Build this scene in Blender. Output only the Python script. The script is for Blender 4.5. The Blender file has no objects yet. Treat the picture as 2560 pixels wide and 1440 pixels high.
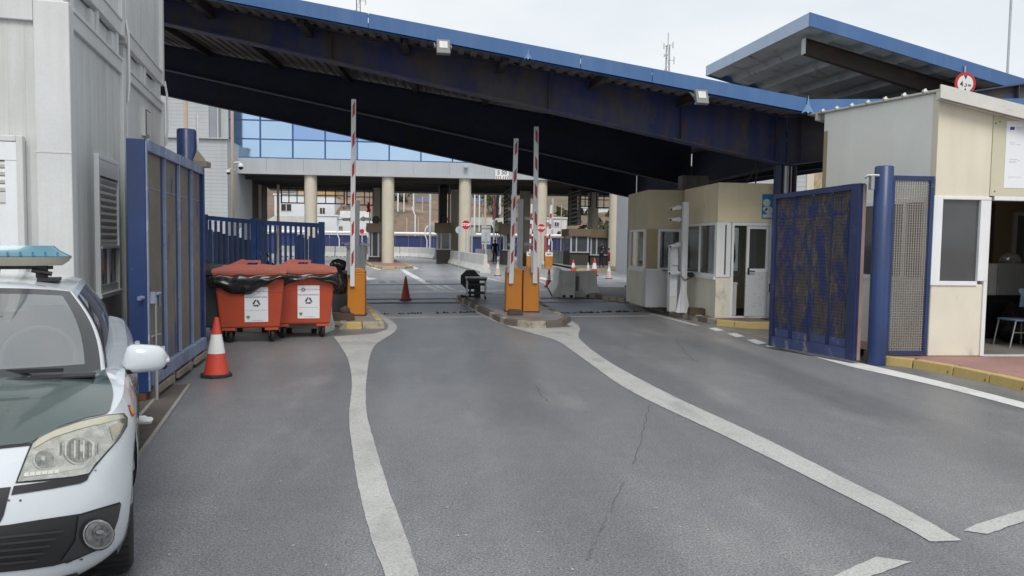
import bpy, bmesh, math, random
from mathutils import Vector, Matrix, geometry
from mathutils.bvhtree import BVHTree
random.seed(7)
sc = bpy.context.scene
COL = sc.collection
R_ = math.radians
# ---------------------------------------------------------------- camera
CAM_H = 1.72; FPX = 1900.0
YAW = math.atan(180/FPX); PITCH = math.atan(113/FPX); ROLL = .014
c_f = Vector((math.sin(YAW)*math.cos(PITCH), math.cos(YAW)*math.cos(PITCH), -math.sin(PITCH)))
c_r = Vector((math.cos(YAW), -math.sin(YAW), 0)); c_u = c_r.cross(c_f)
c_R = c_r*math.cos(ROLL)+c_u*math.sin(ROLL); c_U = c_u*math.cos(ROLL)-c_r*math.sin(ROLL)
CAM = Vector((0, 0, CAM_H))
cd = bpy.data.cameras.new('camera'); cam = bpy.data.objects.new('camera', cd); COL.objects.link(cam)
cam.matrix_world = Matrix((( c_R.x, c_U.x, -c_f.x, 0), (c_R.y, c_U.y, -c_f.y, 0), (c_R.z, c_U.z, -c_f.z, CAM_H), (0, 0, 0, 1)))
cd.sensor_width = 36; cd.lens = 36*FPX/2560; cd.clip_start = .05; cd.clip_end = 3000
sc.camera = cam
# ---------------------------------------------------------------- sky, sun, exposure
w = bpy.data.worlds.new('World'); sc.world = w; w.use_nodes = True
nt = w.node_tree; nt.nodes.clear()
SUN_EL, SUN_ROT = R_(52), R_(176)
sky = nt.nodes.new('ShaderNodeTexSky'); sky.sky_type = 'NISHITA'; sky.sun_disc = False
sky.sun_elevation = SUN_EL; sky.sun_rotation = SUN_ROT; sky.air_density = 1.2; sky.dust_density = 3
bg1 = nt.nodes.new('ShaderNodeBackground'); bg1.inputs['Strength'].default_value = .07
nt.links.new(sky.outputs[0], bg1.inputs['Color'])
tc = nt.nodes.new('ShaderNodeTexCoord'); mp = nt.nodes.new('ShaderNodeMapping'); mp.inputs['Scale'].default_value = (1.2, 1.2, 3)
nz = nt.nodes.new('ShaderNodeTexNoise'); nz.inputs['Scale'].default_value = 1.6; nz.inputs['Detail'].default_value = 5
nt.links.new(tc.outputs['Generated'], mp.inputs[0]); nt.links.new(mp.outputs[0], nz.inputs['Vector'])
cr = nt.nodes.new('ShaderNodeValToRGB')
cr.color_ramp.elements[0].position = .35; cr.color_ramp.elements[0].color = (.70, .765, .81, 1)
cr.color_ramp.elements[1].position = .65; cr.color_ramp.elements[1].color = (.90, .915, .93, 1)
nt.links.new(nz.outputs['Fac'], cr.inputs[0])
bg2 = nt.nodes.new('ShaderNodeBackground'); bg2.inputs['Strength'].default_value = .86
nt.links.new(cr.outputs[0], bg2.inputs['Color'])
mx = nt.nodes.new('ShaderNodeMixShader'); mx.inputs[0].default_value = .9
nt.links.new(bg1.outputs[0], mx.inputs[1]); nt.links.new(bg2.outputs[0], mx.inputs[2])
wo = nt.nodes.new('ShaderNodeOutputWorld'); nt.links.new(mx.outputs[0], wo.inputs[0])
sd = bpy.data.lights.new('sun', 'SUN'); sd.energy = 1.5; sd.angle = R_(26); sd.color = (1, .96, .9)
sun = bpy.data.objects.new('sun', sd); COL.objects.link(sun)
_sd = Vector((math.sin(SUN_ROT)*math.cos(SUN_EL), math.cos(SUN_ROT)*math.cos(SUN_EL), math.sin(SUN_EL)))
sun.rotation_euler = _sd.to_track_quat('Z', 'Y').to_euler()
sc.view_settings.view_transform = 'Standard'; sc.view_settings.look = 'None'
sc.view_settings.exposure = .40; sc.view_settings.gamma = 1; sc.view_settings.use_curve_mapping = False
sc.cycles.use_denoising = True; sc.cycles.max_bounces = 8

# ---------------------------------------------------------------- bearings: from a sight line of the survey photo to a place in the world
def ray(x, y): return c_f + c_R*((x-1280)/FPX) - c_U*((y-720)/FPX)
def G(x, y, z=0.):
    d = ray(x, y); return CAM + d*((z-CAM_H)/d.z)
def AY(x, y, Y):
    d = ray(x, y); return CAM + d*(Y/d.y)
def AX(x, y, X):
    d = ray(x, y); return CAM + d*(X/d.x)
def PX(P):
    v = Vector(P)-CAM; k = FPX/v.dot(c_f); return 1280+v.dot(c_R)*k, 720-v.dot(c_U)*k
def ZAT(P, y):
    lo, hi = -5, 90
    for _ in range(50):
        m = (lo+hi)/2
        if PX((P[0], P[1], m))[1] > y: lo = m
        else: hi = m
    return lo
def ONP(x, y, O, n):
    d = ray(x, y); return CAM + d*((O-CAM).dot(n)/d.dot(n))

# ---------------------------------------------------------------- mesh builder
class MB:
    def __init__(s, T=None): s.v = []; s.f = []; s.mi = []; s.T = T; s.sm = []
    def add(s, vs, fs, m=0, sm=False):
        b = len(s.v)
        for p in vs:
            p = Vector(p); s.v.append(tuple(s.T @ p) if s.T is not None else tuple(p))
        for q in fs: s.f.append([b+i for i in q]); s.mi.append(m); s.sm.append(sm)
        return s
    def box(s, a, b, m=0):
        (x0, y0, z0), (x1, y1, z1) = a, b
        x0, x1 = min(x0, x1), max(x0, x1); y0, y1 = min(y0, y1), max(y0, y1); z0, z1 = min(z0, z1), max(z0, z1)
        return s.add([(x0,y0,z0),(x1,y0,z0),(x1,y1,z0),(x0,y1,z0),(x0,y0,z1),(x1,y0,z1),(x1,y1,z1),(x0,y1,z1)],
                     [(0,3,2,1),(4,5,6,7),(0,1,5,4),(1,2,6,5),(2,3,7,6),(3,0,4,7)], m)
    def cbox(s, c, d, m=0):
        return s.box([c[i]-d[i]/2 for i in range(3)], [c[i]+d[i]/2 for i in range(3)], m)
    def hexa(s, b4, t4, m=0):
        return s.add(list(b4)+list(t4), [(0,3,2,1),(4,5,6,7),(0,1,5,4),(1,2,6,5),(2,3,7,6),(3,0,4,7)], m)
    def bar(s, p, q, w, h, up=(0,0,1), m=0):
        p, q = Vector(p), Vector(q); d = (q-p).normalized(); up = Vector(up)
        if abs(d.dot(up)) > .98: up = Vector((0,1,0)) if abs(d.y) < .9 else Vector((1,0,0))
        a = d.cross(up).normalized()*w/2; b = a.cross(d).normalized()*h/2
        return s.hexa([p-a-b, p+a-b, q+a-b, q-a-b], [p-a+b, p+a+b, q+a+b, q-a+b], m)
    def prism(s, poly, ext, m=0):
        n = len(poly); e = Vector(ext); P = [Vector(p) for p in poly]
        return s.add(P+[p+e for p in P], [list(range(n))[::-1], list(range(n, 2*n))]+[(i, (i+1) % n, n+(i+1) % n, n+i) for i in range(n)], m)
    def tube(s, pts, r, n=8, m=0, caps=True):
        pts = [Vector(p) for p in pts]; k = len(pts); rs = r if isinstance(r, (list, tuple)) else [r]*k
        vs = []; a = None
        for i, p in enumerate(pts):
            d = (pts[min(i+1, k-1)]-pts[max(i-1, 0)]).normalized()
            if a is None:
                a = d.cross(Vector((0,0,1))) if abs(d.z) < .95 else d.cross(Vector((0,1,0)))
            a = (a-d*a.dot(d)).normalized(); b = d.cross(a)
            for j in range(n):
                t = 2*math.pi*j/n; vs.append(p+(a*math.cos(t)+b*math.sin(t))*rs[i])
        fs = [(i*n+j, i*n+(j+1) % n, (i+1)*n+(j+1) % n, (i+1)*n+j) for i in range(k-1) for j in range(n)]
        s.add(vs, fs, m, True)
        if caps: s.add([vs[j] for j in range(n)]+[vs[(k-1)*n+j] for j in range(n)], [list(range(n))[::-1], list(range(n, 2*n))], m)
        return s
    def lathe(s, prof, c=(0,0,0), n=20, m=0, axis='Z', sq=0):
        c = Vector(c); vs = []
        for r, z in prof:
            for j in range(n):
                t = 2*math.pi*j/n; x, y = r*math.cos(t), r*math.sin(t)
                vs.append(c+(Vector((x, y, z)) if axis == 'Z' else Vector((x, z, y)) if axis == 'Y' else Vector((z, x, y))))
        k = len(prof)
        s.add(vs, [(i*n+j, i*n+(j+1) % n, (i+1)*n+(j+1) % n, (i+1)*n+j) for i in range(k-1) for j in range(n)], m, True)
        return s
    def disc(s, c, ax, r, n=24, m=0, th=.004):
        c = Vector(c); ax = Vector(ax).normalized()
        a = ax.cross(Vector((0,0,1))) if abs(ax.z) < .9 else ax.cross(Vector((1,0,0)))
        a.normalize(); b = ax.cross(a)
        return s.prism([c+(a*math.cos(2*math.pi*(j+.5)/n)+b*math.sin(2*math.pi*(j+.5)/n))*r for j in range(n)], ax*th, m)
    def grid(s, P, m=0, sm=True, closed=False):
        a, b = len(P), len(P[0])
        s.add([p for row in P for p in row], [(i*b+j, i*b+(j+1) % b, (i+1)*b+(j+1) % b, (i+1)*b+j) for i in range(a-1) for j in range(b if closed else b-1)], m, sm)
        return s
    def build(s, name, mat, parent=None, bevel=0, smooth=False, seg=2, fix=True):
        me = bpy.data.meshes.new(name); me.from_pydata(s.v, [], s.f); me.update()
        for i, p in enumerate(me.polygons): p.material_index = s.mi[i]; p.use_smooth = smooth or s.sm[i]
        for mm in (mat if isinstance(mat, (list, tuple)) else [mat]): me.materials.append(mm)
        if fix:
            bm = bmesh.new(); bm.from_mesh(me); bmesh.ops.recalc_face_normals(bm, faces=bm.faces); bm.to_mesh(me); bm.free()
        o = bpy.data.objects.new(name, me); COL.objects.link(o)
        if bevel:
            b = o.modifiers.new('bevel', 'BEVEL'); b.width = bevel; b.segments = seg; b.limit_method = 'ANGLE'; b.angle_limit = R_(40)
        if parent: adopt(o, parent)
        return o
def world_of(o):
    M = o.matrix_basis.copy()
    return world_of(o.parent) @ o.matrix_parent_inverse @ M if o.parent else M
def adopt(o, parent):
    o.parent = parent; o.matrix_parent_inverse = world_of(parent).inverted()
def tag(o, label=None, cat=None, group=None, kind=None):
    for k, v in (('label', label), ('category', cat), ('group', group), ('kind', kind)):
        if v: o[k] = v
    return o
def thing(name, label, cat, loc=(0,0,0), group=None, rz=0):
    o = bpy.data.objects.new(name, None); COL.objects.link(o); o.empty_display_size = .2
    o.location = loc; o.rotation_euler = (0, 0, rz); return tag(o, label, cat, group)
KIDS = {}
def kids(o): return [c for c in bpy.data.objects if c.parent == o]
def dup(o, loc=None, rz=None, label=None, scale=None, _par=None):
    c = o.copy(); COL.objects.link(c)
    if _par: c.parent = _par
    for ch in kids(o):
        if ch != c: dup(ch, _par=c)
    if loc is not None: c.location = loc
    if rz is not None: c.rotation_euler = (0, 0, rz)
    if scale is not None: c.scale = scale if isinstance(scale, (tuple, list)) else (scale,)*3
    if label: c['label'] = label
    return c
def struct(mb, name, mat, **k): return tag(mb.build(name, mat, **k), kind='structure')
def text_mesh(name, txt, size, mat, M, parent=None, th=.002, align='CENTER', sx=1.0, space=1.0, bold=0.):
    cu = bpy.data.curves.new(name, 'FONT'); cu.body = txt; cu.size = size; cu.align_x = align; cu.align_y = 'CENTER'
    cu.extrude = th; cu.resolution_u = 3; cu.space_character = space; cu.offset = bold
    t = bpy.data.objects.new(name+'_tmp', cu); COL.objects.link(t)
    dg = bpy.context.evaluated_depsgraph_get(); me = bpy.data.meshes.new_from_object(t.evaluated_get(dg))
    bpy.data.objects.remove(t); bpy.data.curves.remove(cu)
    me.transform(M @ Matrix.Diagonal((sx, 1, 1, 1))); me.materials.clear(); me.materials.append(mat); me.name = name
    o = bpy.data.objects.new(name, me); COL.objects.link(o)
    if parent: adopt(o, parent)
    return o
def facing(c, right, normal):
    """frame whose x runs along right, whose z leaves the wall along normal"""
    x = Vector(right).normalized(); z = Vector(normal).normalized(); y = z.cross(x).normalized(); x = y.cross(z)
    c = Vector(c); return Matrix(((x.x, y.x, z.x, c.x), (x.y, y.y, z.y, c.y), (x.z, y.z, z.z, c.z), (0, 0, 0, 1)))
def frameM(O, ang):
    return Matrix.Translation(Vector(O)) @ Matrix.Rotation(ang, 4, 'Z')

# ---------------------------------------------------------------- materials
def N(t, k, **kw):
    n = t.nodes.new(k)
    for a, b in kw.items(): setattr(n, a, b)
    return n
def noise(t, vec, scale, detail=4, rough=.55, stretch=None, dist=0):
    if stretch:
        m = N(t, 'ShaderNodeMapping'); m.inputs['Scale'].default_value = stretch; t.links.new(vec, m.inputs[0]); vec = m.outputs[0]
    n = N(t, 'ShaderNodeTexNoise'); n.inputs['Scale'].default_value = scale; n.inputs['Detail'].default_value = detail
    n.inputs['Roughness'].default_value = rough; n.inputs['Distortion'].default_value = dist; t.links.new(vec, n.inputs['Vector']); return n.outputs['Fac']
def ramp(t, fac, a, b, ca=(0,0,0,1), cb=(1,1,1,1)):
    r = N(t, 'ShaderNodeValToRGB'); e = r.color_ramp.elements
    e[0].position = a; e[0].color = ca; e[1].position = b; e[1].color = cb; t.links.new(fac, r.inputs[0]); return r.outputs[0]
def mixc(t, fac, a, b, mode='MIX'):
    m = N(t, 'ShaderNodeMix', data_type='RGBA', blend_type=mode)
    for s, v in ((0, fac), (6, a), (7, b)):
        if hasattr(v, 'is_linked'): t.links.new(v, m.inputs[s])
        else: m.inputs[s].default_value = v if s == 0 else (v if len(v) == 4 else (*v, 1))
    return m.outputs[2]
MATS = {}
def mat(name, col, rough=.6, metal=0., var=.12, vscale=1.5, fine=.06, fscale=40, spots=(), streak=None, bump=.0, bscale=60, spec=.5, coat=0., wave=None):
    """weathered procedural surface: broad and fine variation, patches (colour, scale, lo, hi, stretch), vertical streaks, grain relief"""
    m = bpy.data.materials.new(name); m.use_nodes = True; t = m.node_tree; t.nodes.clear()
    out = N(t, 'ShaderNodeOutputMaterial'); b = N(t, 'ShaderNodeBsdfPrincipled'); t.links.new(b.outputs[0], out.inputs[0])
    tcn = N(t, 'ShaderNodeTexCoord'); vec = tcn.outputs['Object']
    base = mixc(t, ramp(t, noise(t, vec, vscale), .3, .7), tuple(c*(1-var) for c in col), tuple(min(1, c*(1+var*.7)) for c in col))
    if fine: base = mixc(t, ramp(t, noise(t, vec, fscale, 3), .3, .7), base, mixc(t, 1.0, base, (1-2*fine, 1-2*fine, 1-2*fine), 'MULTIPLY'))
    if streak:
        sc_, amt, scl = streak
        f = ramp(t, noise(t, vec, scl, 4, .6, (1, 1, .06)), .45, .75)
        mm = N(t, 'ShaderNodeMath', operation='MULTIPLY'); mm.inputs[1].default_value = amt; t.links.new(f, mm.inputs[0])
        base = mixc(t, mm.outputs[0], base, sc_)
    rg = None
    for sp in spots:
        c_, scl, lo, hi = sp[:4]; st = sp[4] if len(sp) > 4 else None
        f = ramp(t, noise(t, vec, scl, 6, .62, st, .3), lo, hi)
        base = mixc(t, f, base, c_)
    t.links.new(base, b.inputs['Base Color'])
    rr = N(t, 'ShaderNodeMapRange'); rr.inputs[3].default_value = max(.02, rough-.12); rr.inputs[4].default_value = min(1, rough+.12)
    t.links.new(noise(t, vec, vscale*6, 3), rr.inputs[0]); t.links.new(rr.outputs[0], b.inputs['Roughness'])
    b.inputs['Metallic'].default_value = metal; b.inputs['Specular IOR Level'].default_value = spec
    if coat: b.inputs['Coat Weight'].default_value = coat; b.inputs['Coat Roughness'].default_value = .06
    if bump:
        bp = N(t, 'ShaderNodeBump'); bp.inputs['Strength'].default_value = bump; bp.inputs['Distance'].default_value = .01
        t.links.new(noise(t, vec, bscale, 4), bp.inputs['Height']); t.links.new(bp.outputs[0], b.inputs['Normal'])
    MATS[name] = m; return m
def glass(name, tint=(.7, .75, .75), refl=.35, rough=.02, dust=0., dustc=(.5, .52, .52)):
    """thin pane: clear or tinted film that lets some light through, a fresnel gloss and an even film of dust"""
    m = bpy.data.materials.new(name); m.use_nodes = True; t = m.node_tree; t.nodes.clear()
    out = N(t, 'ShaderNodeOutputMaterial'); tr = N(t, 'ShaderNodeBsdfTransparent'); tr.inputs[0].default_value = (*tint, 1)
    gl = N(t, 'ShaderNodeBsdfGlossy'); gl.inputs['Roughness'].default_value = rough; gl.inputs[0].default_value = (1, 1, 1, 1)
    lw = N(t, 'ShaderNodeLayerWeight'); lw.inputs[0].default_value = .5
    pw = N(t, 'ShaderNodeMath', operation='POWER'); pw.inputs[1].default_value = 5; t.links.new(lw.outputs['Facing'], pw.inputs[0])
    fr = N(t, 'ShaderNodeMapRange'); fr.inputs[3].default_value = refl; t.links.new(pw.outputs[0], fr.inputs[0])
    a = N(t, 'ShaderNodeMixShader'); t.links.new(fr.outputs[0], a.inputs[0]); t.links.new(tr.outputs[0], a.inputs[1]); t.links.new(gl.outputs[0], a.inputs[2])
    last = a
    if dust:
        df = N(t, 'ShaderNodeBsdfDiffuse'); df.inputs[0].default_value = (*dustc, 1)
        tcn = N(t, 'ShaderNodeTexCoord'); mr = N(t, 'ShaderNodeMapRange'); mr.inputs[3].default_value = dust*.5; mr.inputs[4].default_value = dust*1.4
        t.links.new(noise(t, tcn.outputs['Object'], 3, 5), mr.inputs[0])
        b2 = N(t, 'ShaderNodeMixShader'); t.links.new(mr.outputs[0], b2.inputs[0]); t.links.new(a.outputs[0], b2.inputs[1]); t.links.new(df.outputs[0], b2.inputs[2]); last = b2
    t.links.new(last.outputs[0], out.inputs[0]); MATS[name] = m; return m
DUST = (.30, .27, .22); GRIME = (.16, .14, .11); RUST = (.13, .05, .022)
m_panel = mat('white_panel', (.60, .62, .61), .5, var=.07, fine=.03, streak=((.40, .385, .33), .5, 7), spots=[((.42, .385, .30), 2.2, .66, .9, (1, 1, .25))], bump=.05, bscale=120)
m_panel2 = mat('white_frame', (.64, .66, .66), .45, var=.06, fine=.03, streak=((.5, .47, .4), .4, 9))
m_pvc = mat('white_pvc', (.80, .82, .84), .35, var=.05, fine=.02, streak=((.55, .53, .48), .25, 10))
m_shut = mat('shutter_grey', (.68, .68, .66), .5, var=.08, fine=.03, streak=((.4, .37, .32), .4, 10))
m_cream = mat('cream_render', (.76, .71, .57), .85, var=.06, fine=.05, fscale=90, bump=.25, bscale=140, streak=((.56, .50, .38), .25, 5), spots=[((.22, .19, .14), 5, .70, .78)])
m_cream2 = mat('pale_render', (.85, .86, .80), .85, var=.05, fine=.04, fscale=90, bump=.22, bscale=140, streak=None, spots=[((.34, .28, .19), 5, .66, .74, (1, 1, .5)), ((.20, .16, .11), 9, .71, .76, (1, 1, .6))])
m_cream3 = mat('cream_render_stained', (.75, .715, .60), .85, var=.08, fine=.06, fscale=90, bump=.25, bscale=140, spots=[((.30, .28, .24), 3, .60, .80, (1, 1, .5)), ((.10, .09, .07), 11, .74, .78)])
m_booth = mat('warm_cream_render', (.74, .655, .45), .85, var=.07, fine=.05, fscale=90, bump=.25, bscale=140, streak=((.50, .44, .31), .3, 4), spots=[((.34, .29, .2), 4, .66, .8, (1, 1, .4))])
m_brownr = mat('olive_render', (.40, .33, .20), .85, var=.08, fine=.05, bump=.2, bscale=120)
m_blue = mat('blue_paint', (.013, .038, .140), .42, var=.18, fine=.05, spots=[((.07, .11, .26), 7, .66, .73), ((.02, .032, .085), 1.8, .5, .75, (1, 1, .4)), ((.16, .13, .11), 14, .70, .75)], bump=.06, bscale=50, coat=.15)
m_blue_faded = mat('faded_blue_paint', (.18, .235, .38), .6, var=.15, fine=.06, spots=[((.42, .40, .36), 6, .58, .75), ((.06, .09, .34), 5, .64, .72)], streak=((.45, .43, .38), .5, 8))
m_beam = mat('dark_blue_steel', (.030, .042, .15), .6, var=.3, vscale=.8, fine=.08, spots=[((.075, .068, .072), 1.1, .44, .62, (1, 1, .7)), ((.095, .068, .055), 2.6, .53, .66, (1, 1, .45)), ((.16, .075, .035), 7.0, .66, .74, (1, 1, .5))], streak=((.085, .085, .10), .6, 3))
m_beam2 = mat('near_black_steel', (.020, .026, .058), .75, var=.25, vscale=.8, fine=.05, spots=[((.03, .026, .024), 1.5, .5, .7)])  # near-black navy for the rear beams and valley girder
m_fascia = mat('blue_sheet', (.050, .138, .335), .38, var=.08, vscale=.6, fine=.02, streak=((.10, .18, .33), .5, 4), coat=.15)
m_fascia2 = mat('pale_blue_sheet', (.36, .48, .68), .38, var=.08, vscale=.6, fine=.02, streak=((.40, .48, .6), .4, 4), coat=.1)
m_deck = mat('grey_deck', (.42, .50, .58), .6, var=.15, fine=.04, spots=[((.15, .14, .13), 2, .55, .75)])
m_deckdark = mat('brown_deck', (.22, .195, .17), .75, var=.2, fine=.05)
m_purlin = mat('brown_purlin', (.045, .036, .033), .7, var=.25, fine=.05, spots=[((.09, .05, .035), 3, .55, .75)])
m_mesh_gate = mat('scraped_mesh_panel', (.20, .175, .145), .75, var=.18, vscale=2, fine=.14, fscale=70, spots=[((.03, .05, .24), 5, .57, .66, (1, 1, .22)), ((.21, .185, .15), 9, .58, .72, (1, 1, .15))], bump=.3, bscale=90)
m_orange = mat('orange_cabinet', (.56, .205, .02), .42, var=.08, fine=.03, streak=((.34, .13, .03), .4, 6), spots=[((.14, .07, .03), 8, .73, .77)], coat=.1)
m_orange_d = mat('orange_cabinet_side', (.44, .15, .018), .45, var=.08, fine=.03)
m_arm = mat('white_boom', (.72, .74, .76), .4, var=.06, fine=.03, streak=((.45, .43, .4), .4, 12))
m_red = mat('red_reflective', (.42, .03, .03), .4, var=.2, fine=.06, fscale=60)
m_whitepaint = mat('white_metal', (.74, .75, .77), .4, var=.06, fine=.03, streak=((.5, .47, .42), .35, 9))
m_bin = mat('orange_plastic', (.48, .070, .028), .45, var=.1, fine=.04, spots=[((.38, .07, .035), 4, .5, .8), ((.25, .06, .04), 12, .70, .76)], bump=.05, bscale=40)
m_lid = mat('faded_red_lid', (.46, .14, .10), .5, var=.12, fine=.04, spots=[((.58, .28, .23), 4, .55, .8)])
m_darkbin = mat('anthracite_plastic', (.045, .05, .055), .5, var=.15, fine=.05)
m_bag = mat('black_bag_plastic', (.012, .012, .013), .26, var=.2, fine=.04, bump=.25, bscale=9)
m_rubber = mat('black_rubber', (.022, .022, .022), .75, var=.2, fine=.06)
m_steel = mat('galvanised_steel', (.42, .43, .44), .45, metal=.7, var=.15, fine=.05)
m_greyback = mat('grey_sign_back', (.46, .49, .51), .5, var=.1, fine=.03)
m_dark = mat('dark_metal', (.03, .03, .032), .6, var=.2, fine=.05)
m_black = mat('black_plastic', (.012, .012, .013), .45, var=.2, fine=.04)
m_conc = mat('concrete', (.66, .66, .635), .85, var=.1, fine=.07, fscale=60, streak=((.40, .39, .37), .35, 5), spots=[((.24, .23, .20), 4, .62, .8)], bump=.25, bscale=70)
m_concd = mat('grimy_concrete', (.25, .24, .22), .85, var=.15, fine=.07, fscale=60, streak=((.12, .11, .10), .5, 5), bump=.25, bscale=70)
m_column = mat('cream_concrete', (.62, .57, .46), .8, var=.06, fine=.03, streak=((.46, .42, .33), .4, 3))
m_coneR = mat('cone_red', (.58, .06, .035), .5, var=.15, fine=.05, spots=[((.30, .06, .04), 9, .62, .74)])
m_coneW = mat('cone_white', (.72, .72, .72), .45, var=.1, fine=.05, spots=[((.42, .38, .32), 9, .6, .78)])
m_coneT = mat('bleached_cone', (.62, .52, .42), .6, var=.15, fine=.06, spots=[((.66, .36, .26), 5, .55, .75)])
m_coneD = mat('plain_red_cone', (.36, .035, .028), .55, var=.15, fine=.05)
m_curtain = mat('grey_cladding', (.44, .47, .50), .6, var=.06, vscale=.5, fine=.03, streak=((.34, .36, .38), .5, 1.5))
m_siding = mat('grey_siding', (.46, .48, .50), .7, var=.06, vscale=.5, fine=.04, streak=((.36, .37, .38), .4, 2))
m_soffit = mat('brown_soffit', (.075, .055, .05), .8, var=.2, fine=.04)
m_boothbrown = mat('brown_booth_panel', (.16, .115, .075), .7, var=.1, fine=.04)
m_boothdark = mat('dark_booth_panel', (.05, .045, .04), .7, var=.1, fine=.04)
m_tan = mat('tan_pole', (.60, .48, .36), .6, var=.1, fine=.04)
m_house = mat('white_house', (.74, .76, .80), .8, var=.05, vscale=.3, fine=.02)
m_houseroof = mat('ochre_roof', (.50, .30, .13), .8, var=.1, fine=.05)
m_navyfence = mat('navy_fence_panel', (.03, .045, .15), .55, var=.12, vscale=.4, fine=.04)
m_tile = mat('red_paving', (.36, .20, .18), .8, var=.15, fine=.08, fscale=30, spots=[((.24, .15, .14), 3, .55, .75), ((.42, .36, .33), 5, .64, .8)])
m_pave = mat('wet_grey_paving', (.26, .25, .25), .45, var=.2, fine=.08, spots=[((.13, .115, .11), 1.2, .5, .7), ((.42, .41, .40), 4, .66, .78)])
m_kerbY = mat('yellow_kerb_paint', (.56, .42, .16), .8, var=.12, fine=.08, spots=[((.20, .13, .08), 7, .64, .70), ((.45, .40, .30), 3, .58, .75)], bump=.3, bscale=60)
m_kerbO = mat('worn_kerb_stone', (.46, .41, .31), .85, var=.2, fine=.1, spots=[((.12, .10, .085), 6, .50, .62)], bump=.4, bscale=50)
m_kerbD = mat('sooty_kerb_stone', (.17, .145, .125), .85, var=.2, fine=.1, spots=[((.45, .40, .30), 7, .62, .7)], bump=.4, bscale=50)
m_paper = mat('white_paper', (.80, .82, .86), .6, var=.02, fine=.01)
m_ink = mat('grey_ink', (.22, .24, .25), .7, var=.1, fine=0)
m_inkd = mat('dark_ink', (.03, .05, .045), .7, var=.1, fine=0)
m_inkg = mat('green_ink', (.20, .25, .06), .7, var=.1, fine=0)
m_inkb = mat('blue_ink', (.03, .05, .22), .6, var=.05, fine=0)
m_inkl = mat('pale_ink', (.52, .56, .58), .7, var=.05, fine=0)
m_signred = mat('sign_red', (.52, .02, .025), .35, var=.06, fine=.02)
m_signwhite = mat('sign_white', (.80, .80, .80), .35, var=.04, fine=.02)
m_wood = mat('weathered_board', (.30, .25, .19), .8, var=.2, fine=.1, streak=((.15, .12, .09), .5, 12))
m_green_black = mat('sign_back_black', (.02, .024, .022), .6, var=.2, fine=.05)
g_win = glass('window_glass', (.62, .66, .66), .12, .03, .06)
g_grey = glass('dusty_window_glass', (.28, .29, .30), .08, .08, .32, (.20, .205, .21))
m_mirror = mat('blue_mirror_glass', (.50, .66, .86), .05, metal=1., var=.03, vscale=.4, fine=0)
m_mirror2 = mat('deep_blue_mirror_glass', (.34, .48, .78), .06, metal=1., var=.03, vscale=.4, fine=0)
m_mullion = mat('blue_mullion', (.03, .09, .26), .4, var=.1, fine=0)
# ================================================================ ground, road, paint
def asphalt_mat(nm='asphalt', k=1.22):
    m = bpy.data.materials.new(nm); m.use_nodes = True; t = m.node_tree; t.nodes.clear()
    out = N(t, 'ShaderNodeOutputMaterial'); b = N(t, 'ShaderNodeBsdfPrincipled'); t.links.new(b.outputs[0], out.inputs[0])
    vec = N(t, 'ShaderNodeTexCoord').outputs['Object']
    c = mixc(t, ramp(t, noise(t, vec, .22, 5, .6), .32, .68), (.140, .143, .149), (.186, .188, .193))
    c = mixc(t, ramp(t, noise(t, vec, .55, 6, .65, (1, .22, 1), .6), .46, .72), c, (.118, .121, .130))       # darker wheel tracks and damp bands
    c = mixc(t, ramp(t, noise(t, vec, 1.1, 6, .6, (1, .35, 1)), .56, .74), c, (.225, .223, .219))             # dusty wear
    c = mixc(t, ramp(t, noise(t, vec, 70, 4, .85), .38, .62), mixc(t, 1., c, (.42, .42, .43), 'MULTIPLY'), mixc(t, 1., c, (1.60, 1.60, 1.59), 'MULTIPLY'))
    c = mixc(t, ramp(t, noise(t, vec, 6, 5, .7), .35, .65), mixc(t, 1., c, (.88, .88, .88), 'MULTIPLY'), c)
    vo = N(t, 'ShaderNodeTexVoronoi'); vo.inputs['Scale'].default_value = 55; t.links.new(vec, vo.inputs['Vector'])
    c = mixc(t, ramp(t, vo.outputs['Distance'], .10, .22, (1,1,1,1), (0,0,0,1)), c, (.34, .34, .335))           # pale aggregate
    v2 = N(t, 'ShaderNodeTexVoronoi'); v2.inputs['Scale'].default_value = 4.5; t.links.new(vec, v2.inputs['Vector'])
    c = mixc(t, ramp(t, v2.outputs['Distance'], .012, .024, (1,1,1,1), (0,0,0,1)), c, (.40, .39, .375))           # droppings and gum
    c = mixc(t, ramp(t, noise(t, vec, 2.3, 5, .6), .70, .78), c, (.12, .12, .12))                           # oil spots
    wv = N(t, 'ShaderNodeTexWave', wave_type='BANDS', bands_direction='X'); wv.inputs['Scale'].default_value = .17; wv.inputs['Distortion'].default_value = 2.2; wv.inputs['Detail'].default_value = 3; wv.inputs['Detail Scale'].default_value = .35
    mw = N(t, 'ShaderNodeMapping'); mw.inputs['Scale'].default_value = (1, .12, 1); mw.inputs['Rotation'].default_value = (0, 0, -.12); t.links.new(vec, mw.inputs[0]); t.links.new(mw.outputs[0], wv.inputs['Vector'])
    c = mixc(t, ramp(t, wv.outputs['Fac'], .45, .85), c, mixc(t, 1., c, (.84, .84, .85), 'MULTIPLY'))            # tyre polished tracks
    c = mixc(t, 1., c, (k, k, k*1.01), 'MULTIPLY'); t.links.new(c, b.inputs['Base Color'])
    rr = N(t, 'ShaderNodeMapRange'); rr.inputs[3].default_value = .30; rr.inputs[4].default_value = .52
    t.links.new(noise(t, vec, .5, 5), rr.inputs[0]); t.links.new(rr.outputs[0], b.inputs['Roughness'])
    bp = N(t, 'ShaderNodeBump'); bp.inputs['Strength'].default_value = .3; bp.inputs['Distance'].default_value = .005
    t.links.new(noise(t, vec, 90, 4, .7), bp.inputs['Height']); t.links.new(bp.outputs[0], b.inputs['Normal'])
    return m
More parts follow.
